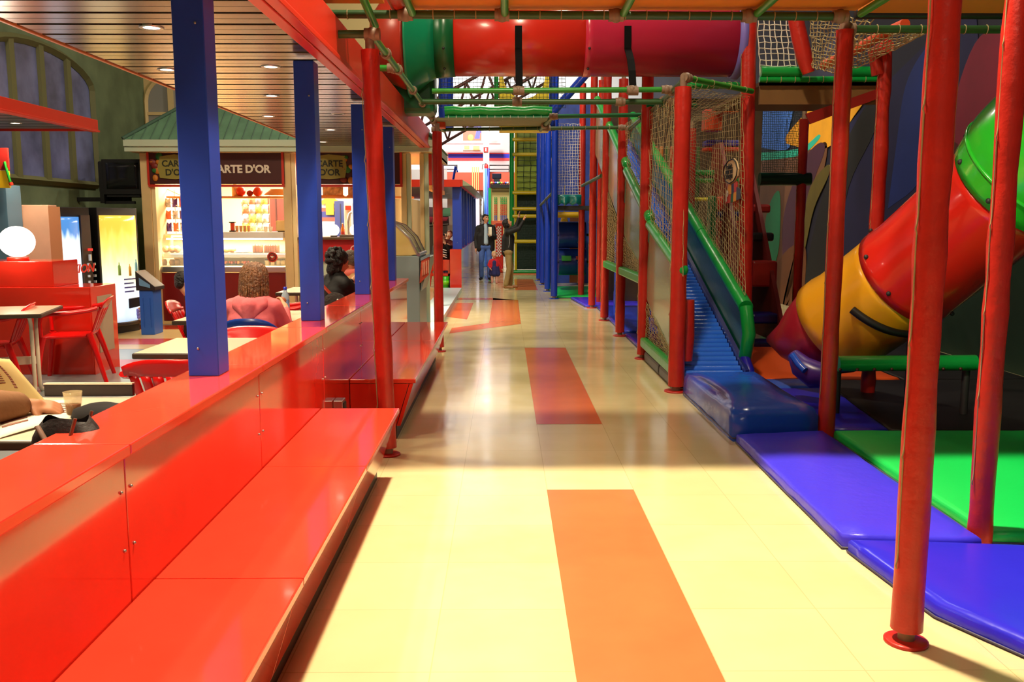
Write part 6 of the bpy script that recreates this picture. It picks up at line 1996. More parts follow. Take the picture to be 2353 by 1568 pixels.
# ------------------------------------------------------------------ green and yellow climbing tower at the end of the walkway
YTW = 27.3
tx0, tx1 = at(1176, 600, YTW).x, at(1240, 600, YTW).x
ct = thing('climbing_tower', 'tall climbing tower with green posts, yellow rungs and dark nets behind the waving woman', 'climbing tower', ((tx0 + tx1) / 2, YTW + .5, 0))
ztw = 4.7
for x in (tx0, tx1):
    for yy in (YTW, YTW + 1.2):
        build('post', MB().tube([(x, yy, .0 + ztw * i / 10) for i in range(11)], .065, 12), M_greenvinyl, ct)
zs_ = [at(1208, y, YTW).z for y in (321, 355, 443, 480, 497, 555)]
M_yell = mat('rung_yellow', (214, 190, 24), .3)
for z in zs_:
    build('rung', MB().tube([(tx0 + .02, YTW - .02, z), (tx1 - .02, YTW - .02, z)], .055, 12), M_yell, ct)
build('yellow_edge', MB().tube([(tx0 + .12, YTW + .02, .1 + 4.4 * i / 8) for i in range(9)], .04, 10), M_yell, ct)
M_lime = mat('lime_panel', (140, 166, 20), .4, vary=.25, vscale=3)
za, zb_ = at(1208, 448, YTW).z, at(1208, 395, YTW).z
build('lime_panel', MB().bb(tx0 + .15, tx1 - .06, YTW + .1, YTW + .14, za, zb_ + .15), M_lime, ct)
build('lime_back', MB().bb(tx0 + .1, tx1 - .06, YTW + 1.1, YTW + 1.15, za, ztw), M_lime, ct)
build('dark_net', MB().bb(tx0 + .15, tx1 - .06, YTW + .3, YTW + .34, .12, za), mat('net_dark_green', (14, 44, 34), .6, bump=.6, bscale=18), ct)
build('climbing_net', net_mb((tx0 + .15, YTW + .02, za + .05), (tx1 - .08, YTW + .02, za + .05), (tx1 - .08, YTW + .02, ztw), (tx0 + .15, YTW + .02, ztw), 3, 14, .010, jit=.02), M_roped, ct)
build('lower_net', net_mb((tx0 + .15, YTW + .05, .15), (tx1 - .08, YTW + .05, .15), (tx1 - .08, YTW + .05, za), (tx0 + .15, YTW + .05, za), 12, 30, .004, jit=.01), M_roped, ct)
build('foot_pad', MB().tube([(tx0, YTW - .05, .06), (tx1, YTW - .05, .06)], .06, 12), M_greenvinyl, ct)
build('foot_strip', MB().bb(tx0 - .05, tx1, YTW - .16, YTW - .11, 0, .03), M_floror, ct)
p = fl(1247, 640)
one('foam_bolster', 'round navy foam bolster on the floor right of the climbing tower', 'bolster', MB().tube([(p.x - .15, p.y + .3, .13), (p.x + .25, p.y + .3, .13)], .13, 16), M_padblue)

# ================================================================== SECOND CAFE AND FAR END
YS = 20.8
w2 = thing('partition_wall', 'far red partition wall of the second cafe, ending in a bright red upright', 'partition', (-1.13, 27, 0))
build('end_upright', MB().bb(-1.27, -1.005, YS, YS + .12, 0, .95), M_redlam, w2, bevel=.005)
for k in range(6):
    y0 = YS + .125 + 2.0 * k
    build('panel', MB().bb(-1.25, -1.02, y0, y0 + 1.995, 0, .915), M_redlam, w2)
    build('cap', MB().bb(-1.265, -1.005, y0, y0 + 1.995, .915, .95), M_redtop, w2, bevel=.004)
order = ['nearest', 'second', 'third', 'fourth', 'fifth', 'sixth', 'seventh']
for k in range(7):
    yy = YS + .22 + 1.85 * k
    t = thing('blue_pillar', '%s blue square pillar of the dense far row on the far red partition' % order[k], 'pillar', (-1.1, yy, .95), 0, 'far blue pillars')
    build('shaft', MB().bb(-1.21, -1.03 if k else -1.0, yy - .09, yy + .09, .95, 2.39), M_bluepaint, t, bevel=.004)
    build('screw', MB().ball((-1.1, yy - .091, 1.1), .006, 6, 4), M_steel, t)
cn3 = thing('slatted_canopy', 'far canopy with a red front beam over the second cafe', 'canopy', (-2.6, 27, 2.38))
a, b = at(1006, 430, YS), at(1058, 413, YS)
build('front_beam', MB().bb(-5.2, b.x, YS - .06, YS + .04, a.z, b.z), M_redpaint, cn3, bevel=.005)
build('side_beam', MB().bb(b.x - .02, b.x + .05, YS + .05, 33, a.z + .02, b.z).mat(1).prism([(b.x + .05, YS + .02, b.z), (b.x + .26, YS + .02, a.z + .03), (b.x + .05, YS + .02, a.z + .03)], (0, 12, 0)), [M_redpaint, mat('awning_grey_green', (150, 160, 130), .4)], cn3)
s = MB()
yy = YS + .06
while yy < 33:
    s.bb(-5.2, b.x - .03, yy, yy + .22, a.z + .03, a.z + .05)
    yy += .268
build('slats', s, mat('canopy_slat_dark', (104, 96, 100), .3, metal=.7), cn3)
build('backing', MB().bb(-5.2, b.x - .03, YS + .05, 33, a.z + .06, a.z + .08), M_black, cn3)
for px, py, lab in ((1022, 425, 'biggest'), (1017, 438, 'second'), (1029, 445, 'third'), (1012, 448, 'fourth'), (1023, 453, 'smallest')):
    yv = fl(px, max(py + 3, 434), a.z + .03)
    d = ray(px, py)
    tt_ = (a.z + .028 - H) / d.z
    p = Vector((0, 0, H)) + d * tt_
    if 20.9 < p.y < 33:
        downlight(p, lab + ' lit downlight of the far canopy', 0, group='downlights in the far canopy')
for k, yv in enumerate((22.5, 26)):
    light('far_cafe_light', 'AREA', (-2.6, yv, a.z - .05), 60, WARMW, 1.2)
# red chair, green basket behind the upright
p = fl(1021, 668)
gbk = thing('waste_basket', 'green plastic basket on the floor beside the far red upright', 'basket', (p.x, p.y + .2, 0))
build('body', MB().lathe([(.085, .001), (.105, .32), (.10, .32), (.08, .01)], (p.x, p.y + .2, 0), 18), mat('basket_green', (50, 190, 30), .35), gbk)
build('band', MB().lathe([(.096, .12), (.102, .12), (.108, .22), (.10, .22)], (p.x, p.y + .2, 0), 18), mat('basket_lime', (120, 220, 40), .35), gbk)
rc = thing('red_bench', 'red wooden bench seat with slotted back beside the far red upright', 'bench', (p.x - .1, 21.2, 0))
a, b = at(1000, 622, 21.0), at(1033, 597, 21.0)
build('back_board', MB().bb(a.x - .5, b.x, 21.0, 21.04, a.z, b.z), M_redlam, rc, bevel=.004)
a2, b2 = at(1000, 635, 21.0), at(1033, 629, 21.0)
build('seat_board', MB().bb(a.x - .5, b.x, 21.0, 21.45, a2.z, b2.z), M_redlam, rc, bevel=.004)
for x in (a.x - .45, b.x - .04):
    build('leg', MB().bb(x, x + .04, 21.0, 21.4, 0, b2.z).bb(x, x + .04, 21.0, 21.04, 0, a.z), M_redlam, rc)

# mural with a red car on the hall's left rear wall
YM = 33.6
a, b = at(880, 562, YM), at(1040, 440, YM)
cm = thing('car_mural', 'large wall picture with a red car and green hill behind the second cafe', 'picture', ((a.x + b.x) / 2, YM, a.z))
build('ground_panel', MB().bb(a.x, b.x - .2, YM, YM + .1, a.z - 1.2, b.z + .8), mat('mural_grey', (170, 160, 150), .6), cm)


def mpoly(nm, pts, col, k=0):
    build(nm, MB().prism([at(x, y, YM - .012 - .008 * k) for x, y in pts], (0, .008, 0)), mat('carmural_' + nm, col, .5), cm)


mpoly('dark_band', [(880, 530), (1032, 518), (1030, 478), (880, 470)], (70, 40, 40))
mpoly('green_hill', [(1010, 497), (1035, 497), (1035, 478), (1020, 479)], (60, 96, 60), 1)
mpoly('car_body', [(905, 516), (985, 512), (1026, 508), (1030, 500), (985, 498), (975, 490), (925, 490), (905, 500)], (176, 44, 56), 1)
mpoly('car_roof', [(930, 491), (972, 490), (962, 481), (938, 481)], (120, 60, 70), 2)
mpoly('car_wheel', [(952, 513), (957, 517), (962, 513), (962, 507), (957, 503), (952, 507)], (226, 216, 206), 2)
mpoly('red_stripe', [(880, 478), (985, 476), (985, 466), (880, 468)], (150, 60, 70), 1)
mpoly('white_line', [(905, 524), (1030, 516), (1030, 514), (905, 521)], (236, 230, 226), 2)

# far stairs, mezzanine railings, post with signs
stx0, stx1 = at(1066, 600, 32).x, at(1108, 600, 32).x
stw = thing('staircase', 'white staircase with a dark zigzag side behind the far blue pillars', 'staircase', ((stx0 + stx1) / 2, 34, 0))
n = 15
for k in range(n):
    build('step', MB().bb(stx0 + .6, stx1, 30.6 + .24 * k, 30.6 + .24 * (k + 1), 0, .165 * (k + 1)), M_wallw, stw)
zz = MB()
for k in range(n):
    y_ = 30.6 + .24 * k
    zz.bb(stx0 + .57, stx0 + .6, y_, y_ + .24, .165 * k + .08, .165 * k + .20)
build('side_stringer', zz, mat('stringer_grey', (120, 118, 124), .5), stw)
build('side_wall', MB().bb(stx0 - .35, stx0 + .5, 34.2, 34.3, 0, at(1080, 440, 34.2).z), mat('stairwell_white', (226, 222, 236), .6), stw)
pcx0, pcx1 = at(1110, 300, 33.5).x, at(1124, 300, 33.5).x
pc = thing('white_column', 'tall white column with a small red fire sign at the far end of the hall', 'column', ((pcx0 + pcx1) / 2, 33.6, 0))
build('shaft', MB().bb(pcx0, pcx1, 33.5, 33.8, 0, 7.9), M_wallw, pc, bevel=.01)
a, b = at(1111, 350, 33.48), at(1122, 338, 33.48)
build('fire_sign', MB().bb(a.x, b.x, 33.47, 33.49, a.z, b.z), mat('fire_red', (214, 40, 36), .4), pc)
build('fire_symbol', MB().bb((a.x + b.x) / 2 - .02, (a.x + b.x) / 2 + .02, 33.46, 33.47, a.z + .04, b.z - .04), M_white, pc)
a, b = at(1113, 393, 33.4), at(1122, 376, 33.4)
ex = thing('fire_extinguisher', 'red fire extinguisher on the far white column', 'fire extinguisher', ((a.x + b.x) / 2, 33.4, a.z))
build('cylinder', MB().lathe([(.06, 0), (.075, .03), (.075, .2), (.03, .27), (.0001, .27)], ((a.x + b.x) / 2, 33.4, a.z), 14), mat('fire_red', (214, 40, 36)), ex)
build('hose', MB().tube([((a.x + b.x) / 2 + .0, 33.36, a.z + .27), ((a.x + b.x) / 2 - .14, 33.36, a.z + .22), ((a.x + b.x) / 2 - .15, 33.36, a.z + .05)], .014, 6), M_black, ex)
for k, (pxx, col) in enumerate(((1112, (120, 170, 240)), (1116, (70, 120, 230)), (1121, (30, 50, 190)))):
    c0, c1_ = at(pxx, 600, 31.5), at(pxx + 2, 388, 33.0)
    one('flag_pole', ['light blue leaning pole at the far column', 'mid blue leaning pole at the far column', 'dark blue leaning pole at the far column'][k], 'pole', MB().tube([(c0.x, c0.y, .0), c1_], .036, 8), mat('pole_%d' % k, col, .4))
a, b = at(1093, 430, 34.0), at(1101, 384, 34.0)
dp = thing('display_poles', 'bundle of pale wooden poles standing on the mezzanine edge', 'poles', (a.x, 34.1, at(1095, 437, 34.1).z))
for k in range(4):
    q = at(1086 + 4.5 * k, 430, 34.1)
    q2 = at(1086 + 4.5 * k, 384, 34.1)
    build('pole', MB().cyl((q.x, 34.1, at(1095, 437, 34.1).z), (q.x, 34.1, q2.z), .022, seg=8), mat('pole_wood', (226, 190, 120), .5), dp)
for k, (xa, xb, lab) in enumerate(((985, 1050, 'black mezzanine railing left of the far column'), (1124, 1170, 'black mezzanine railing right of the far column'))):
    t = thing('railing', lab, 'railing', tuple(at((xa + xb) / 2, 400, 34.3)), 0, 'mezzanine railings')
    for yy in (380, 389.5, 396):
        build('bar', MB().tube([at(xa, yy, 34.3), at(xb, yy, 34.3)], .022, 6), M_dark, t)
    for xx in (xa, xb):
        build('upright', MB().tube([at(xx, 402, 34.3), at(xx, 379, 34.3)], .022, 6), M_dark, t)
# blue railing pole near
b0, b1 = at(1039, 426, 30), at(1047, 382, 30)
one('blue_rod', 'thin blue rod standing on the far canopy beam', 'rod', MB().tube([b0, b1], .04, 8).tube([at(1047, 384, 30), at(1052, 396, 30)], .02, 6), M_bluevinyl)
# wall poster and ledge on upper wall
a, b = at(1064, 325, YF - .04), at(1106, 285, YF - .04)
po = thing('wall_poster', 'purple and orange poster high on the far white wall', 'poster', ((a.x + b.x) / 2, YF, a.z))
build('sheet', MB().bb(a.x, b.x, YF - .05, YF - .02, a.z, b.z), mat('poster_purple', (84, 60, 140), .5), po)
build('picture', MB().prism([(a.x, YF - .06, a.z), (b.x, YF - .06, a.z), (b.x, YF - .06, a.z + .3), (a.x + .4, YF - .06, a.z + .5), (a.x, YF - .06, a.z + .35)], (0, .01, 0)).mat(1).ball((a.x + .3, YF - .06, a.z + .15), (.12, .01, .12)).mat(2).prism([(a.x + .45, YF - .065, a.z + .1), (a.x + .6, YF - .065, b.z), (a.x + .72, YF - .065, b.z), (a.x + .65, YF - .065, a.z + .1)], (0, .01, 0)), [mat('poster_orange', (226, 110, 80), .5), mat('poster_yellow', (250, 200, 90), .5), mat('poster_blue', (90, 90, 210), .5)], po)
a, b = at(1064, 346, YF - .04), at(1104, 334, YF - .04)
po2 = thing('wall_poster', 'pale orange and yellow poster below the white ledge on the far wall', 'poster', ((a.x + b.x) / 2, YF, a.z))
build('sheet', MB().bb(a.x, b.x, YF - .05, YF - .02, a.z, b.z), mat('poster_cream', (246, 230, 200), .5), po2)
build('picture', MB().bb(a.x + .05, a.x + .25, YF - .06, YF - .05, a.z + .05, b.z - .02).bb(a.x + .4, b.x - .04, YF - .06, YF - .05, a.z, b.z - .03), mat('poster_apricot', (246, 190, 120), .5), po2)
a, b = at(1020, 331, 35.2), at(1150, 325, 35.2)
struct('trim_6', MB().bb(a.x, b.x, 35.0, 35.4, a.z, b.z), M_wallw)
# game panel with coloured dots
YG = 31.0
ga, gb_ = at(1127, 520, YG), at(1172, 432, YG)
gp_ = thing('game_panel', 'tall cream game panel with green frame and coloured dots left of the climbing tower', 'game panel', ((ga.x + gb_.x) / 2, YG, 0))
build('board', MB().bb(ga.x, gb_.x, YG, YG + .1, at(1140, 530, YG).z - .6, gb_.z), mat('game_cream', (246, 220, 150), .5), gp_)
build('frame', MB().bb(ga.x - .07, ga.x + .02, YG - .05, YG + .1, 0, gb_.z).bb(gb_.x, gb_.x + .07, YG - .05, YG + .1, 0, gb_.z), mat('game_green', (30, 190, 100), .4), gp_)
dots = MB()
for ci, pxx in enumerate((1139, 1153, 1161)):
    for r_ in range(16):
        py = 455 + 4.2 * r_
        p = at(pxx, py, YG - .01)
        dots.mat(0 if r_ < 4 else 1 if r_ < 10 else 2)
        for dx in (-.03, .03):
            dots.box((p.x + dx, YG - .01, p.z), (.036, .02, .036))
build('dots', dots, [mat('dot_green', (40, 170, 80), .5), mat('dot_red', (210, 70, 50), .5), mat('dot_blue', (80, 80, 190), .5)], gp_)
build('dark_rows', MB().bb(ga.x + .05, gb_.x - .03, YG - .012, YG, at(1140, 442, YG).z, at(1140, 437, YG).z).bb(ga.x + .05, gb_.x - .03, YG - .012, YG, at(1140, 436, YG).z, at(1140, 433, YG).z), mat('row_brown', (130, 110, 60), .5), gp_)
build('foot_red', MB().bb(ga.x, gb_.x, YG - .03, YG + .1, at(1140, 516, YG).z, at(1140, 508, YG).z), mat('game_coral', (236, 110, 70), .5), gp_)
a, b = at(1131, 423, YG), at(1166, 410, YG)
bal = [(236, 210, 70), (210, 60, 60), (60, 90, 190), (240, 240, 220), (60, 160, 70)]
tubb = thing('ball_tray', 'dark tray on top of the game panel', 'tray', ((a.x + b.x) / 2, YG + .05, gb_.z))
build('tray', MB().bb(ga.x, gb_.x, YG - .08, YG + .3, gb_.z, gb_.z + .12), M_dark, tubb)
for k in range(9):
    p = Vector((ga.x + .05 + .068 * k, YG - .02 + .05 * (k % 2), gb_.z + .165 + .0 * (k % 3)))
    one('play_ball', ['leftmost', 'second', 'third', 'fourth', 'fifth', 'sixth', 'seventh', 'eighth', 'rightmost'][k] + ' small coloured ball in the tray on the game panel', 'ball', MB().ball(p, .042, 10, 8), mat('playball_%d' % (k % 5), bal[k % 5], .4), 'balls in the tray')
a, b = at(1131, 411, YG + .3), at(1152, 399, YG + .3)
mo = thing('monitor', 'small dark monitor above the balls of the game panel', 'monitor', ((a.x + b.x) / 2, YG + .3, a.z))
build('casing', MB().bb(a.x, b.x, YG + .2, YG + .5, a.z, b.z), mat('monitor_navy', (14, 26, 50), .3), mo, bevel=.02)
build('base', MB().bb(a.x + .05, b.x - .05, YG + .2, YG + .4, gb_.z + .12, a.z), M_dark, mo)
# white and red checkered arcade strip
a, b = at(1141, 610, 28), at(1152, 520, 28)
ar = thing('arcade_strip', 'narrow red and white checkered machine behind the waving woman', 'machine', ((a.x + b.x) / 2, 28.2, 0))
build('body', MB().bb(a.x - .03, b.x + .06, 28.02, 28.5, 0, b.z + .1), M_redpaint, ar, bevel=.02)
ck = MB()
nz = 20
for i in range(4):
    for j in range(nz):
        if (i + j) % 2 == 0:
            x0 = a.x + (b.x - a.x) * i / 4
            ck.bb(x0, x0 + (b.x - a.x) / 4, 28.0, 28.02, .5 + (b.z - .5) * j / nz, .5 + (b.z - .5) * (j + 1) / nz)
build('checker_front', ck, M_white, ar)

# ================================================================== PEOPLE
def blob(name, parts, mats, parent, voxel=.01, paint=None, smooth=5, factor=.5):
    mb = MB()
    for p in parts:
        if p[0] == 'c':
            _, a, b, r0, r1 = p
            a, b = Vector(a), Vector(b)
            n = 6
            mb.tube([a.lerp(b, i / n) for i in range(n + 1)], [r0 + (r1 - r0) * i / n for i in range(n + 1)], 14)
            mb.ball(a, r0 * 1.0, 14, 8).ball(b, r1 * 1.0, 14, 8)
        else:
            _, c, r = p[:3]
            mb.ball(c, r, 18, 12, p[3] if len(p) > 3 else None)
    me = bpy.data.meshes.new('tmp')
    me.from_pydata([tuple(v) for v in mb.v], [], mb.f)
    o = bpy.data.objects.new('tmp', me)
    C.objects.link(o)
    r = o.modifiers.new('r', 'REMESH')
    r.mode = 'VOXEL'
    r.voxel_size = voxel
    s_ = o.modifiers.new('s', 'SMOOTH')
    s_.factor = factor
    s_.iterations = smooth
    dg = bpy.context.evaluated_depsgraph_get()
    ev = bpy.data.meshes.new_from_object(o.evaluated_get(dg))
    out = MB()
    fm = []
    vs = [v.co.copy() for v in ev.vertices]
    out.smooth = True
    out.add(vs, [tuple(p.vertices) for p in ev.polygons])
    if paint:
        ms = []
        for p in ev.polygons:
            c = p.center
            mi = 0
            for (pc_, pr, m_) in paint:
                d = c - pc_
                if isinstance(pr, (tuple, list)):
                    if (d.x / pr[0]) ** 2 + (d.y / pr[1]) ** 2 + (d.z / pr[2]) ** 2 < 1:
                        mi = m_
                elif d.length < pr:
                    mi = m_
            ms.append(mi)
        out.m = ms
    bpy.data.objects.remove(o)
    bpy.data.meshes.remove(me)
    bpy.data.meshes.remove(ev)
    return build(name, out, mats, parent, recalc=False)


def hand_parts(wrist, d, n, side, curl=.5, s=1.0, pinch=False):
    """palm and five bent fingers; d towards the fingers, n out of the back of the hand"""
    d, n = Vector(d).normalized(), Vector(n)
    n = (n - d * n.dot(d)).normalized()
    l = d.cross(n) * side
    w = Vector(wrist)
    out = [('c', w, w + d * .035 * s, .027 * s, .028 * s)]
    for k in range(4):
        o_ = (k - 1.5) * .019 * s
        out.append(('c', w + d * .02 * s + l * o_ * .7, w + d * .085 * s + l * o_, .014 * s, .0125 * s))
    lens = [.072, .080, .074, .058]
    for k in range(4):
        o_ = (k - 1.5) * .0205 * s
        p = w + d * .088 * s + l * o_
        a = curl * .5
        L = lens[k] * s
        q = p
        for j, fr_ in enumerate((.45, .32, .23)):
            dd = d * math.cos(a) - n * math.sin(a) + l * (k - 1.5) * .05
            e2 = q + dd * L * fr_
            out.append(('c', q, e2, (.0098 - .0012 * j) * s, (.0092 - .0012 * j) * s))
            q = e2
            a += curl * (1.0 if not (pinch and k > 1) else .6)
    t0 = w + d * .025 * s - l * .026 * s
    t1 = t0 + (d * .6 - l * .75 - n * .35).normalized() * .042 * s
    t2 = t1 + (d * .95 - l * .1 - n * (.3 + .4 * curl)).normalized() * .032 * s
    out += [('c', t0, t1, .0135 * s, .0115 * s), ('c', t1, t2, .0112 * s, .009 * s)]
    return out


M_eye = mat('eye_white', (236, 230, 224), .3)
M_iris = mat('eye_dark', (30, 20, 16), .2)
M_lip = mat('lip_rose', (176, 88, 78), .4)
SK = {'a': mat('skin', (214, 150, 112)), 'b': mat('skin_light', (232, 176, 138), .5), 'c': mat('skin_tan', (196, 132, 92), .5)}


def head_parts(c, f, up, s=1.0):
    """c head centre, f facing, up: skull, jaw, nose, ears, brow"""
    f, up = Vector(f).normalized(), Vector(up)
    up = (up - f * up.dot(f)).normalized()
    r = f.cross(up)
    R = Matrix((r, f, up)).transposed()

    def P(x, y, z):
        return c + (r * x + f * y + up * z) * s
    parts = [('b', P(0, -.012, .03), (.076 * s, .093 * s, .088 * s), R), ('b', P(0, .020, -.035), (.060 * s, .066 * s, .075 * s), R), ('b', P(0, .052, -.088), (.028 * s, .024 * s, .022 * s), R),
             ('c', P(0, .085, .012), P(0, .108, -.028), .009 * s, .015 * s), ('b', P(.014, .094, -.03), (.010 * s,) * 3), ('b', P(-.014, .094, -.03), (.010 * s,) * 3),
             ('b', P(.030, .074, .025), (.024 * s, .014 * s, .010 * s), R), ('b', P(-.030, .074, .025), (.024 * s, .014 * s, .010 * s), R),
             ('b', P(0, .082, -.058), (.024 * s, .012 * s, .012 * s), R),
             ('b', P(.077, -.005, -.005), (.010 * s, .02 * s, .032 * s), R), ('b', P(-.077, -.005, -.005), (.010 * s, .02 * s, .032 * s), R),
             ('b', P(.040, .055, -.02), (.024 * s, .022 * s, .022 * s), R), ('b', P(-.040, .055, -.02), (.024 * s, .022 * s, .022 * s), R)]
    paint = [(P(.031, .082, .005), .014 * s, 1), (P(-.031, .082, .005), .014 * s, 1), (P(.031, .088, .005), .008 * s, 2), (P(-.031, .088, .005), .008 * s, 2),
             (P(.031, .084, .026), (.020 * s, .020 * s, .006 * s), 2), (P(-.031, .084, .026), (.020 * s, .020 * s, .006 * s), 2), (P(0, .09, -.058), (.024 * s, .02 * s, .010 * s), 3)]
    return parts, paint, P, R


def person(label, J, col, hair, s=1.0, voxel=.011, skin='a', legs=True, hair_len=0.0, hands=None, long_sleeve=True, top='jacket', hairvol=1.0, extra_top=(), top_fat=1.0, hs=1.0):
    J = {k: Vector(v) for k, v in J.items()}
    base = J.get('base', Vector((J['pelvis'].x, J['pelvis'].y, 0)))
    t = thing('person', label, 'person', tuple(base))
    s_body, s = s, s * hs
    hp, paint, P, R = head_parts(J['head'], J['face'], J.get('hup', Vector((0, 0, 1))), s)
    s_head, s = s, s_body
    body = hp[:]
    nb = J['neck']
    body += [('c', P(0, -.015, -.06), nb, .052 * s, .055 * s)]
    sl_, sr_, pe = J['sl'], J['sr'], J['pelvis']
    mid = (sl_ + sr_) / 2
    shd = (sl_ - sr_).normalized()
    chest = mid.lerp(pe, .35)
    tor = [('c', nb - Vector((0, 0, .02 * s)), mid.lerp(sl_, .75), .055 * s, .062 * s), ('c', nb - Vector((0, 0, .02 * s)), mid.lerp(sr_, .75), .055 * s, .062 * s),
           ('c', chest + shd * .07 * s, pe + shd * .06 * s, .108 * s, .115 * s), ('c', chest - shd * .07 * s, pe - shd * .06 * s, .108 * s, .115 * s),
           ('c', mid.lerp(sl_, .5), chest + shd * .06 * s, .08 * s, .11 * s), ('c', mid.lerp(sr_, .5), chest - shd * .06 * s, .08 * s, .11 * s)]

    def grow(ps, g):
        o_ = []
        for p in ps:
            o_.append((p[0], p[1], p[2], p[3] + g, p[4] + g) if p[0] == 'c' else (p[0], p[1], tuple(x + g for x in p[2])) + tuple(p[3:]))
        return o_
    arms_u = [('c', sl_, J['el'], .052 * s, .041 * s), ('c', sr_, J['er'], .052 * s, .041 * s)]
    arms_f = [('c', J['el'], J['wl'], .040 * s, .028 * s), ('c', J['er'], J['wr'], .040 * s, .028 * s)]
    body += grow(tor, -.006 * s) + arms_u + arms_f
    hd = hands or {}
    for key, wk, ek, sd in (('l', 'wl', 'el', 1), ('r', 'wr', 'er', -1)):
        dd, nn, cu = hd.get(key, ((J[wk] - J[ek]).normalized(), shd * sd, .45))
        body += hand_parts(J[wk], dd, nn, sd, cu, s)
    lg = []
    if legs:
        for a in ('l', 'r'):
            lg += [('c', J['h' + a], J['k' + a], .080 * s, .056 * s), ('c', J['k' + a], J['a' + a], .054 * s, .036 * s)]
        body += grow(lg, -.008 * s)
        for a in ('l', 'r'):
            an = J['a' + a]
            to_ = J['t' + a]
            body += [('c', an - Vector((0, 0, .035 * s)), to_, .034 * s, .028 * s)]
    blob('body', body, [SK[skin], M_eye, M_iris, M_lip], t, voxel, paint, 3, .45)
    # clothing
    g = .016 * s
    tp = grow(tor, g * top_fat) + grow(arms_u, g * top_fat)
    if long_sleeve:
        tp += [('c', J['el'], J['el'].lerp(J['wl'], .93), .046 * s + g * .3, .036 * s), ('c', J['er'], J['er'].lerp(J['wr'], .93), .046 * s + g * .3, .036 * s)]
    tp += list(extra_top)
    blob(top, tp, [col['top']], t, max(voxel, .013), None, 4, .5)
    if legs:
        trp = grow(lg, g * .8)
        trp = [(p[0], p[1], p[2].lerp(p[1], .06) if i % 2 else p[2], p[3], p[4] + (.014 * s if i % 2 else 0)) for i, p in enumerate(trp)]
        trp += [('c', J['hl'], J['hr'], .115 * s, .115 * s), ('c', pe, (J['hl'] + J['hr']) / 2, .12 * s, .115 * s)]
        blob('trousers', trp, [col['legs']], t, .014, None, 4, .5)
        for a in ('l', 'r'):
            an, to_ = J['a' + a], J['t' + a]
            bk = an + (an - to_).normalized() * .02 * s
            bk.z = to_.z
            blob('shoe', [('c', bk + Vector((0, 0, .012 * s)), to_ + Vector((0, 0, .004)), .042 * s, .036 * s), ('c', an, bk + Vector((0, 0, .02)), .042 * s, .04 * s)], [col['shoe']], t, .01, None, 3, .4)
    # hair
    hv = hairvol
    s = s_head
    hr = [('b', P(0, -.030, .045), (.086 * s * hv, .088 * s * hv, .082 * s * hv), R), ('b', P(0, -.06, -.01), (.080 * s * hv, .052 * s * hv, .072 * s * hv), R),
          ('b', P(0, .035, .085), (.062 * s, .045 * s, .028 * s), R)]
    if hair_len:
        L = hair_len
        hr += [('c', P(0, -.055, 0), P(0, -.075, -L), .075 * s, .06 * s), ('c', P(.055, -.02, .02), P(.06, -.03, -L * .9), .035 * s, .03 * s), ('c', P(-.055, -.02, .02), P(-.06, -.03, -L * .9), .035 * s, .03 * s)]
    blob('hair', hr, [hair], t, .010, None, 3, .4)
    return t, P


def hairmat(name, c):
    return mat(name, c, .45, bump=.8, bscale=60, vary=.5, vscale=30)


Hblack = hairmat('hair_black', (26, 20, 18))
Hbrown = hairmat('hair_brown', (122, 78, 42))
Hblond = mat('hair_blond', (236, 204, 146), .5, bump=.3, bscale=40)
M_pink = mat('hoodie_pink', (236, 112, 116), .85, bump=.3, bscale=18, vary=.06)
M_jblack = mat('jacket_black', (18, 17, 18), .7, bump=.15, bscale=14)
M_jeans = mat('jeans_blue', (76, 110, 186), .8, vary=.2, vscale=10)
M_khaki = mat('trousers_khaki', (158, 136, 88), .8, vary=.15, vscale=10)
M_shoe = mat('shoe_black', (24, 20, 20), .4)
M_shoeb = mat('shoe_tan', (150, 106, 66), .6)

# --- standing man with black jacket
fm = fl(1118, 645)
mx, my = fm.x - .02, fm.y
man, Pm = person('man in black jacket, pale blue shirt and jeans standing with a white paper', dict(
    head=(mx + .01, my, 1.66), face=(.55, -.85, .02), neck=(mx, my + .01, 1.50), sl=(mx + .20, my + .01, 1.42), sr=(mx - .20, my + .01, 1.42), pelvis=(mx, my + .01, .98),
    el=(mx + .25, my - .06, 1.15), wl=(mx + .12, my - .24, 1.20), er=(mx - .27, my + .02, 1.12), wr=(mx - .26, my - .06, .86),
    hl=(mx + .09, my, .92), hr=(mx - .09, my, .92), kl=(mx + .10, my - .03, .50), kr=(mx - .12, my - .02, .50), al=(mx + .10, my, .09), ar=(mx - .12, my + .12, .09), tl=(mx + .13, my - .16, .042), tr=(mx - .15, my - .04, .042)),
    dict(top=M_jblack, legs=M_jeans, shoe=M_shoe), Hblack, 1.0, .011, 'a', hands={'l': ((0, -.35, .9), (.4, -.9, 0), .9), 'r': ((0, -.1, -1), (-1, 0, 0), .4)}, extra_top=[('c', (mx + .13, my, 1.2), (mx + .15, my, .86), .12, .10), ('c', (mx - .13, my, 1.2), (mx - .15, my, .86), .12, .10)])
blob('shirt', [('c', (mx + .01, my - .085, 1.42), (mx + .015, my - .115, 1.02), .05, .065), ('c', (mx + .0, my - .03, 1.48), (mx + .01, my - .07, 1.40), .055, .05)], [mat('shirt_pale_blue', (176, 200, 216), .8)], man, .011)
blob('belt', [('c', (mx - .05, my - .13, .985), (mx + .07, my - .13, .985), .02, .02)], [mat('belt_dark', (60, 52, 50), .5)], man, .008)
one('paper_bag', 'white paper held up by the man in the black jacket', 'paper', MB().slab(lambda u, v: Vector((mx + .08 + .09 * u, my - .33 + .03 * math.sin(PI * u), 1.20 + .24 * v)), 6, 4, (0, .012, 0)), M_paperw)

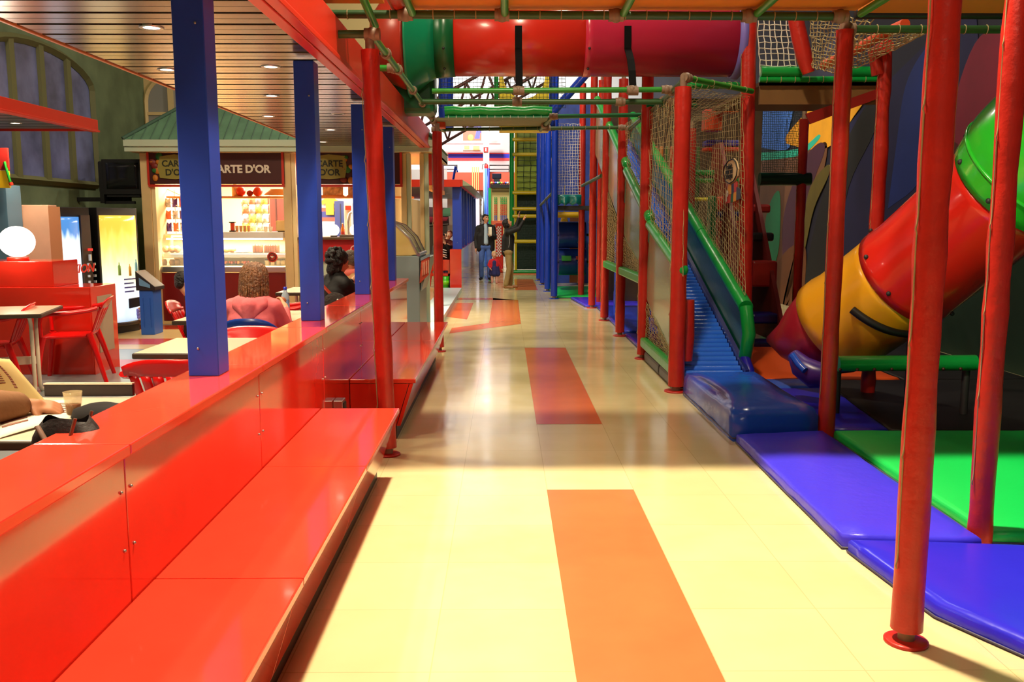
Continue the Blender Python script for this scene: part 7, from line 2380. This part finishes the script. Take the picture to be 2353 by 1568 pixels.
# --- toddler
ft = fl(1136, 651)
tx_, ty = ft.x, ft.y
tod, Pt = person('blond toddler in a red shirt and dark denim pinafore dress standing on the walkway', dict(
    head=(tx_, ty, .735), face=(.25, -1, .05), neck=(tx_, ty + .01, .62), sl=(tx_ + .10, ty, .575), sr=(tx_ - .10, ty, .575), pelvis=(tx_, ty, .36),
    el=(tx_ + .16, ty, .47), wl=(tx_ + .20, ty - .03, .37), er=(tx_ - .15, ty - .03, .47), wr=(tx_ - .11, ty - .10, .40), hl=(tx_ + .05, ty, .33), hr=(tx_ - .05, ty, .33), kl=(tx_ + .055, ty - .01, .19), kr=(tx_ - .055, ty - .01, .19),
    al=(tx_ + .055, ty, .05), ar=(tx_ - .055, ty, .05), tl=(tx_ + .065, ty - .07, .02), tr=(tx_ - .06, ty - .07, .02)),
    dict(top=mat('shirt_red', (206, 30, 44), .8), legs=mat('tights_pink', (226, 176, 160), .8), shoe=mat('shoe_pink', (226, 160, 150), .6)), Hblond, .60, .009, 'b', top='shirt', hairvol=1.0, hs=1.32)
blob('pinafore', [('c', (tx_, ty - .03, .53), (tx_, ty - .01, .42), .065, .085), ('c', (tx_ - .05, ty, .40), (tx_ - .075, ty, .25), .065, .075), ('c', (tx_ + .05, ty, .40), (tx_ + .075, ty, .25), .08, .085), ('c', (tx_, ty - .03, .40), (tx_, ty - .04, .25), .08, .085)], [mat('denim_dark', (44, 48, 110), .8, vary=.3, vscale=16)], tod, .011)

# --- woman with raised arms
fw_ = fl(1168, 664)
wx, wy = fw_.x, fw_.y
wom, Pw = person('woman in black jacket and khaki trousers raising both arms towards the climbing tower', dict(
    head=(wx - .02, wy + .02, 1.54), face=(.75, .35, .55), hup=(-.5, -.1, .85), neck=(wx - .03, wy + .02, 1.40), sl=(wx + .0, wy + .20, 1.34), sr=(wx + .0, wy - .18, 1.34), pelvis=(wx - .0, wy + .0, .92),
    el=(wx + .18, wy + .26, 1.46), wl=(wx + .25, wy + .28, 1.68), er=(wx + .24, wy - .16, 1.42), wr=(wx + .36, wy - .10, 1.62), hl=(wx, wy + .09, .88), hr=(wx, wy - .09, .88), kl=(wx + .07, wy + .09, .48), kr=(wx + .02, wy - .10, .48),
    al=(wx + .04, wy + .10, .09), ar=(wx - .06, wy - .11, .09), tl=(wx + .20, wy + .11, .042), tr=(wx + .10, wy - .14, .042)),
    dict(top=M_jblack, legs=M_khaki, shoe=M_shoeb), Hblack, .98, .011, 'a', hair_len=.06, hands={'l': ((.1, 0, 1), (-1, .2, 0), .25), 'r': ((.3, .2, 1), (-1, -.2, .2), .35)}, extra_top=[('c', (wx, wy, 1.2), (wx - .02, wy, .88), .15, .145)], top_fat=1.3)
build('jacket_piping', MB().tube([(wx + .02, wy - .195, 1.30), (wx + .03, wy - .19, 1.1), (wx + .0, wy - .18, .95)], .006, 6).tube([(wx - .12, wy - .12, .88), (wx + .02, wy - .178, .885), (wx + .11, wy - .10, .89)], .006, 6), mat('piping_grey', (176, 176, 180), .5), wom)

# --- girl in pink hoodie, seen from behind
gx, gy = at(578, 700, 6.62).x, 6.62
girl, Pg = person('light-brown-haired girl in a pink hoodie seated with her back to the camera', dict(
    base=(gx, gy, ZC + .45), head=(gx + .01, gy + .10, 1.165), face=(.12, 1, -.12), hup=(0, .1, 1), neck=(gx, gy + .05, 1.035), sl=(gx - .155, gy + .03, .965), sr=(gx + .155, gy + .03, .965), pelvis=(gx, gy - .02, .64),
    el=(gx - .20, gy + .13, .76), wl=(gx - .06, gy + .32, .90), er=(gx + .23, gy + .12, .77), wr=(gx + .185, gy + .27, .93), hl=(gx - .085, gy, .60), hr=(gx + .085, gy, .60), kl=(gx - .10, gy + .38, .58), kr=(gx + .10, gy + .38, .58),
    al=(gx - .10, gy + .36, ZC + .10), ar=(gx + .10, gy + .36, ZC + .10), tl=(gx - .11, gy + .52, ZC + .04), tr=(gx + .11, gy + .52, ZC + .04)),
    dict(top=M_pink, legs=mat('jeans_dark', (40, 48, 80), .8), shoe=M_shoe), Hbrown, .93, .008, 'b', hair_len=.15, top='hoodie', hairvol=1.12,
    hands={'r': ((-.35, .5, .6), (.6, .2, .5), .9), 'l': ((.6, .3, .5), (-.3, .6, .6), .8)}, top_fat=1.35)
blob('hood', [('c', (gx - .085, gy - .02, 1.0), (gx + .085, gy - .02, 1.0), .05, .05), ('c', (gx - .09, gy - .035, .985), (gx, gy - .085, .87), .045, .03), ('c', (gx + .09, gy - .035, .985), (gx, gy - .085, .87), .045, .03), ('c', (gx, gy - .06, .98), (gx, gy - .085, .89), .06, .04)], [M_pink], girl, .009, None, 4)
rnd = random.Random(3)
for nm, cnt, hm, rr_ in (('hair_lock', 26, Hbrown, .017), ('highlight_lock', 8, hairmat('hair_highlight', (190, 138, 78)), .008)):
    hm_ = MB()
    for k in range(cnt):
        a = -1.35 + 2.7 * (k + .5) / cnt + rnd.uniform(-.05, .05)
        rx_ = 1.0 + (.03 if nm[1] == 'i' else 0)
        pts = []
        for (ra, zz_) in ((.02, .125), (.075, .108), (.108, .05), (.118, -.03), (.122, -.11), (.112 + rnd.uniform(-.015, .012), -.19)):
            w = a + rnd.uniform(-.05, .05)
            pts.append(Pg(math.sin(w) * ra * rx_, -math.cos(w) * ra * rx_ * 1.05 - .008, zz_))
        hm_.tube(catmull(pts, 3), [rr_ * (1 - .55 * (i / 15)) for i in range(16)], 7)
    build(nm + 's', hm_, hm, girl)['kind'] = 'stuff'
one('snack', 'small brown snack in the hand of the girl in the pink hoodie', 'snack', MB().ball((gx + .135, gy + .36, .985), (.035, .02, .03), 12, 8), mat('snack_brown', (176, 106, 70), .6, bump=.4))

# --- woman with black hair leaning, seated at the partition
bx_, by_ = at(776, 660, 9.3).x, 9.3
bw, Pb = person('woman with curly black hair in a black jacket, red bag strap on her shoulder', dict(
    base=(bx_ - .05, by_, ZC + .45), head=(bx_ + .02, by_ + .04, 1.175), face=(.75, .62, -.25), neck=(bx_ - .0, by_ + .02, 1.05), sl=(bx_ - .12, by_ + .13, .98), sr=(bx_ + .10, by_ - .12, .96), pelvis=(bx_ - .12, by_ - .04, .66),
    el=(bx_ - .06, by_ + .36, .86), wl=(bx_ + .06, by_ + .52, .95), er=(bx_ + .20, by_ + .05, .84), wr=(bx_ + .18, by_ + .26, .93), hl=(bx_ - .14, by_ + .08, .62), hr=(bx_ - .08, by_ - .09, .62), kl=(bx_ - .06, by_ + .42, .60), kr=(bx_ + .06, by_ + .36, .60),
    al=(bx_ - .05, by_ + .42, ZC + .1), ar=(bx_ + .06, by_ + .36, ZC + .1), tl=(bx_ - .02, by_ + .56, ZC + .04), tr=(bx_ + .1, by_ + .5, ZC + .04)),
    dict(top=M_jblack, legs=mat('jeans_dark', (40, 48, 80)), shoe=M_shoe), Hblack, .98, .010, 'b', hair_len=.10, hairvol=1.22, top_fat=1.3)
rnd = random.Random(8)
cu = []
for k in range(46):
    an, el_ = rnd.uniform(0, 2 * PI), rnd.uniform(-.7, 1.3)
    cu.append(('b', Pb(math.sin(an) * .098 * math.cos(el_), -.045 + math.cos(an) * .088 * math.cos(el_) - .02, .035 + .105 * math.sin(el_)), (rnd.uniform(.018, .032),) * 3))
blob('curls', [c_ for c_ in cu if (c_[1] - Pb(0, .09, -.01)).length > .085], [Hblack], bw, .008, None, 2, .3)
build('bag_strap', MB().tube([(bx_ - .19, by_ - .14, 1.02), (bx_ - .10, by_ - .25, .95), (bx_ + .0, by_ - .25, .84), (bx_ + .04, by_ - .24, .79)], .022, 8, flat=(1, .3)), mat('strap_red_leather', (176, 62, 40), .4), bw)
build('strap_ring', MB().tube([(bx_ + .05 + .02 * math.cos(a), by_ - .25, .765 + .02 * math.sin(a)) for a in [2 * PI * i / 14 for i in range(14)]], .005, 6, closed=True), M_steel, bw)
c2x, c2y = at(809, 640, 10.2).x, 10.2
bw2, _ = person('brown-haired person in a tan top with a pink scarf, beyond the black-haired woman', dict(
    base=(c2x, c2y, ZC + .45), head=(c2x - .02, c2y, 1.15), face=(-.6, .5, -.3), neck=(c2x + .03, c2y + .02, 1.03), sl=(c2x - .0, c2y + .20, .95), sr=(c2x + .08, c2y - .16, .95), pelvis=(c2x + .06, c2y, .64),
    el=(c2x - .1, c2y + .3, .82), wl=(c2x - .25, c2y + .22, .90), er=(c2x + .02, c2y - .24, .80), wr=(c2x - .15, c2y - .2, .88), hl=(c2x + .02, c2y + .09, .6), hr=(c2x + .02, c2y - .09, .6), kl=(c2x - .3, c2y + .09, .58), kr=(c2x - .3, c2y - .09, .58),
    al=(c2x - .3, c2y + .09, ZC + .1), ar=(c2x - .3, c2y - .09, ZC + .1), tl=(c2x - .45, c2y + .09, ZC + .04), tr=(c2x - .45, c2y - .09, ZC + .04)),
    dict(top=mat('top_tan', (196, 150, 100), .8), legs=mat('jeans_dark', (40, 48, 80)), shoe=M_shoe), hairmat('hair_grey_brown', (84, 62, 46)), .95, .011, 'b', hair_len=.03)
blob('scarf', [('c', (c2x - .06, c2y - .07, 1.02), (c2x + .10, c2y - .08, 1.03), .04, .045), ('c', (c2x + .10, c2y - .08, 1.03), (c2x + .1, c2y + .1, 1.03), .045, .045)], [mat('scarf_pink', (236, 120, 110), .8)], bw2, .011)
hb2 = at(775, 702, 8.5)
hbb = thing('fur_bag', 'dark bag with shaggy fur top hanging beside the black-haired woman', 'bag', (hb2.x, 8.5, ZC + .4))
blob('body', [('b', (hb2.x - .02, 8.5, .80), (.13, .07, .13)), ('b', (hb2.x - .02, 8.5, .68), (.12, .07, .14))], [mat('fur_dark', (52, 42, 38), .9, bump=1.0, bscale=40)], hbb, .012)
build('clasp', MB().ball((hb2.x + .02, 8.43, .86), .015, 8, 6), M_steel, hbb)
build('base', MB().bb(hb2.x - .12, hb2.x + .08, 8.45, 8.55, ZC + .40, .62), M_black, hbb)

# --- child behind the nearest blue pillar
kx, ky = -2.76, 8.1
kid, _ = person('dark-haired child in a black top, mostly hidden behind the nearest blue pillar', dict(
    base=(kx, ky, ZC + .4), head=(kx - .13, ky + .02, 1.05), face=(.8, .5, -.1), neck=(kx - .08, ky, .93), sl=(kx - .10, ky + .10, .86), sr=(kx + .10, ky - .08, .86), pelvis=(kx - .02, ky - .02, .58),
    el=(kx - .05, ky + .22, .72), wl=(kx + .10, ky + .28, .80), er=(kx + .20, ky - .02, .70), wr=(kx + .25, ky + .16, .78), hl=(kx - .05, ky + .05, .55), hr=(kx + .05, ky - .05, .55), kl=(kx + .13, ky + .3, .53), kr=(kx + .23, ky + .2, .53),
    al=(kx + .13, ky + .3, ZC + .15), ar=(kx + .23, ky + .2, ZC + .15), tl=(kx + .2, ky + .4, ZC + .09), tr=(kx + .3, ky + .3, ZC + .09)),
    dict(top=M_jblack, legs=mat('jeans_dark', (40, 48, 80)), shoe=M_shoe), Hblack, .80, .011, 'b', hairvol=1.05)

# --- reader at the left edge
rx, ry = tC.x - .30, tC.y - 1.12
wr_p = at(62, 962, tC.y - .42)
wr_p.z = max(wr_p.z, ZTAB + .05)
el_p = at(-70, 1000, wr_p.y - .20)
el_p.z = max(el_p.z, ZTAB + .075)
M_sleeve = mat('sleeve_brown', (150, 104, 66), .8, bump=.5, bscale=9, vary=.1)
rd, _ = person('person in a brown jersey reading the newspaper, only forearm and hand in view', dict(
    base=(rx - .35, ry, ZC + .45), head=(rx - .42, ry + .12, 1.36), face=(.1, 1, -.35), neck=(rx - .42, ry + .05, 1.21), sl=(rx - .62, ry + .03, 1.14), sr=(rx - .22, ry + .03, 1.14), pelvis=(rx - .42, ry - .05, .66),
    el=(rx - .70, ry + .25, .93), wl=(rx - .60, ry + .52, .95), er=tuple(el_p), wr=tuple(wr_p), hl=(rx - .52, ry, .64), hr=(rx - .32, ry, .64), kl=(rx - .53, ry + .42, .62), kr=(rx - .31, ry + .42, .62),
    al=(rx - .53, ry + .42, ZC + .1), ar=(rx - .31, ry + .42, ZC + .1), tl=(rx - .53, ry + .58, ZC + .04), tr=(rx - .31, ry + .58, ZC + .04)),
    dict(top=M_sleeve, legs=mat('jeans_dark', (40, 48, 80)), shoe=M_shoe), Hbrown, 1.04, .0075, 'c', top='jersey', hands={'r': ((.75, .35, -.15), (.1, -.35, .9), .75)},
    extra_top=[('c', tuple(el_p), tuple(Vector(el_p).lerp(wr_p, .80)), .085, .058)])
for nm, (px_, py_) in (('reader_chair', (rx - .42, ry)),):
    dup(chair0, (px_, py_ - .02, ZC), 0, 'red plastic armchair under the newspaper reader, out of the photo at the left')

# --- far seated woman and child
sx_, sy_ = at(1017, 585, 21.75).x, 21.75
sw, _ = person('dark-haired woman in a striped top seated in the far cafe, hand at chin', dict(
    base=(sx_, sy_, .45), head=(sx_ - .0, sy_ - .02, 1.19), face=(.25, -1, -.05), neck=(sx_ - .01, sy_ + .01, 1.05), sl=(sx_ + .17, sy_, .96), sr=(sx_ - .18, sy_, .97), pelvis=(sx_, sy_ + .02, .55),
    el=(sx_ + .22, sy_ - .14, .84), wl=(sx_ + .08, sy_ - .17, 1.05), er=(sx_ - .22, sy_ - .12, .78), wr=(sx_ - .05, sy_ - .26, .78), hl=(sx_ + .09, sy_, .52), hr=(sx_ - .09, sy_, .52), kl=(sx_ + .1, sy_ - .2, .52), kr=(sx_ - .1, sy_ - .2, .52),
    al=(sx_ + .1, sy_ - .2, .1), ar=(sx_ - .1, sy_ - .2, .1), tl=(sx_ + .1, sy_ - .27, .04), tr=(sx_ - .1, sy_ - .27, .04)),
    dict(top=M_jblack, legs=mat('jeans_dark', (40, 48, 80)), shoe=M_shoe), Hblack, .95, .011, 'a', hair_len=.14, hands={'l': ((-.3, .25, .9), (.6, -.7, .2), .6)})
st_ = MB()
for k in range(4):
    st_.tube([(sx_ - .10 + .03 * i, sy_ - .155 - .006 * math.sin(i), .95 - .055 * k - .008 * i) for i in range(8)], .011, 6)
build('stripes', st_, M_white, sw)
dup(chair0, (sx_ - .08, sy_ + .02, .0), PI, 'red plastic armchair under the far woman in the striped top', 'red plastic armchairs')
hx2, hy2 = at(1027, 560, 24.0).x, 24.0
hc, _ = person('red-haired child with hand at the mouth, half hidden behind the nearest far blue pillar', dict(
    base=(hx2, hy2, .45), head=(hx2 + .07, hy2, 1.24), face=(-.3, -1, 0), neck=(hx2, hy2 + .01, 1.10), sl=(hx2 + .15, hy2, 1.02), sr=(hx2 - .15, hy2, 1.02), pelvis=(hx2, hy2, .62),
    el=(hx2 + .18, hy2 - .12, .90), wl=(hx2 + .1, hy2 - .24, .95), er=(hx2 - .2, hy2 - .15, .96), wr=(hx2 - .06, hy2 - .17, 1.14), hl=(hx2 + .08, hy2, .56), hr=(hx2 - .08, hy2, .56), kl=(hx2 + .09, hy2 - .3, .55), kr=(hx2 - .09, hy2 - .3, .55),
    al=(hx2 + .09, hy2 - .3, .12), ar=(hx2 - .09, hy2 - .3, .12), tl=(hx2 + .09, hy2 - .4, .05), tr=(hx2 - .09, hy2 - .4, .05)),
    dict(top=mat('top_maroon', (90, 30, 26), .8), legs=mat('jeans_dark', (40, 48, 80)), shoe=M_shoe), hairmat('hair_auburn', (150, 70, 40)), .9, .011, 'b', hands={'r': ((.2, 0, .9), (-.2, -1, 0), .5)})
dup(chair0, (hx2, hy2 + .02, .08), PI, 'red plastic armchair under the red-haired child', 'red plastic armchairs')
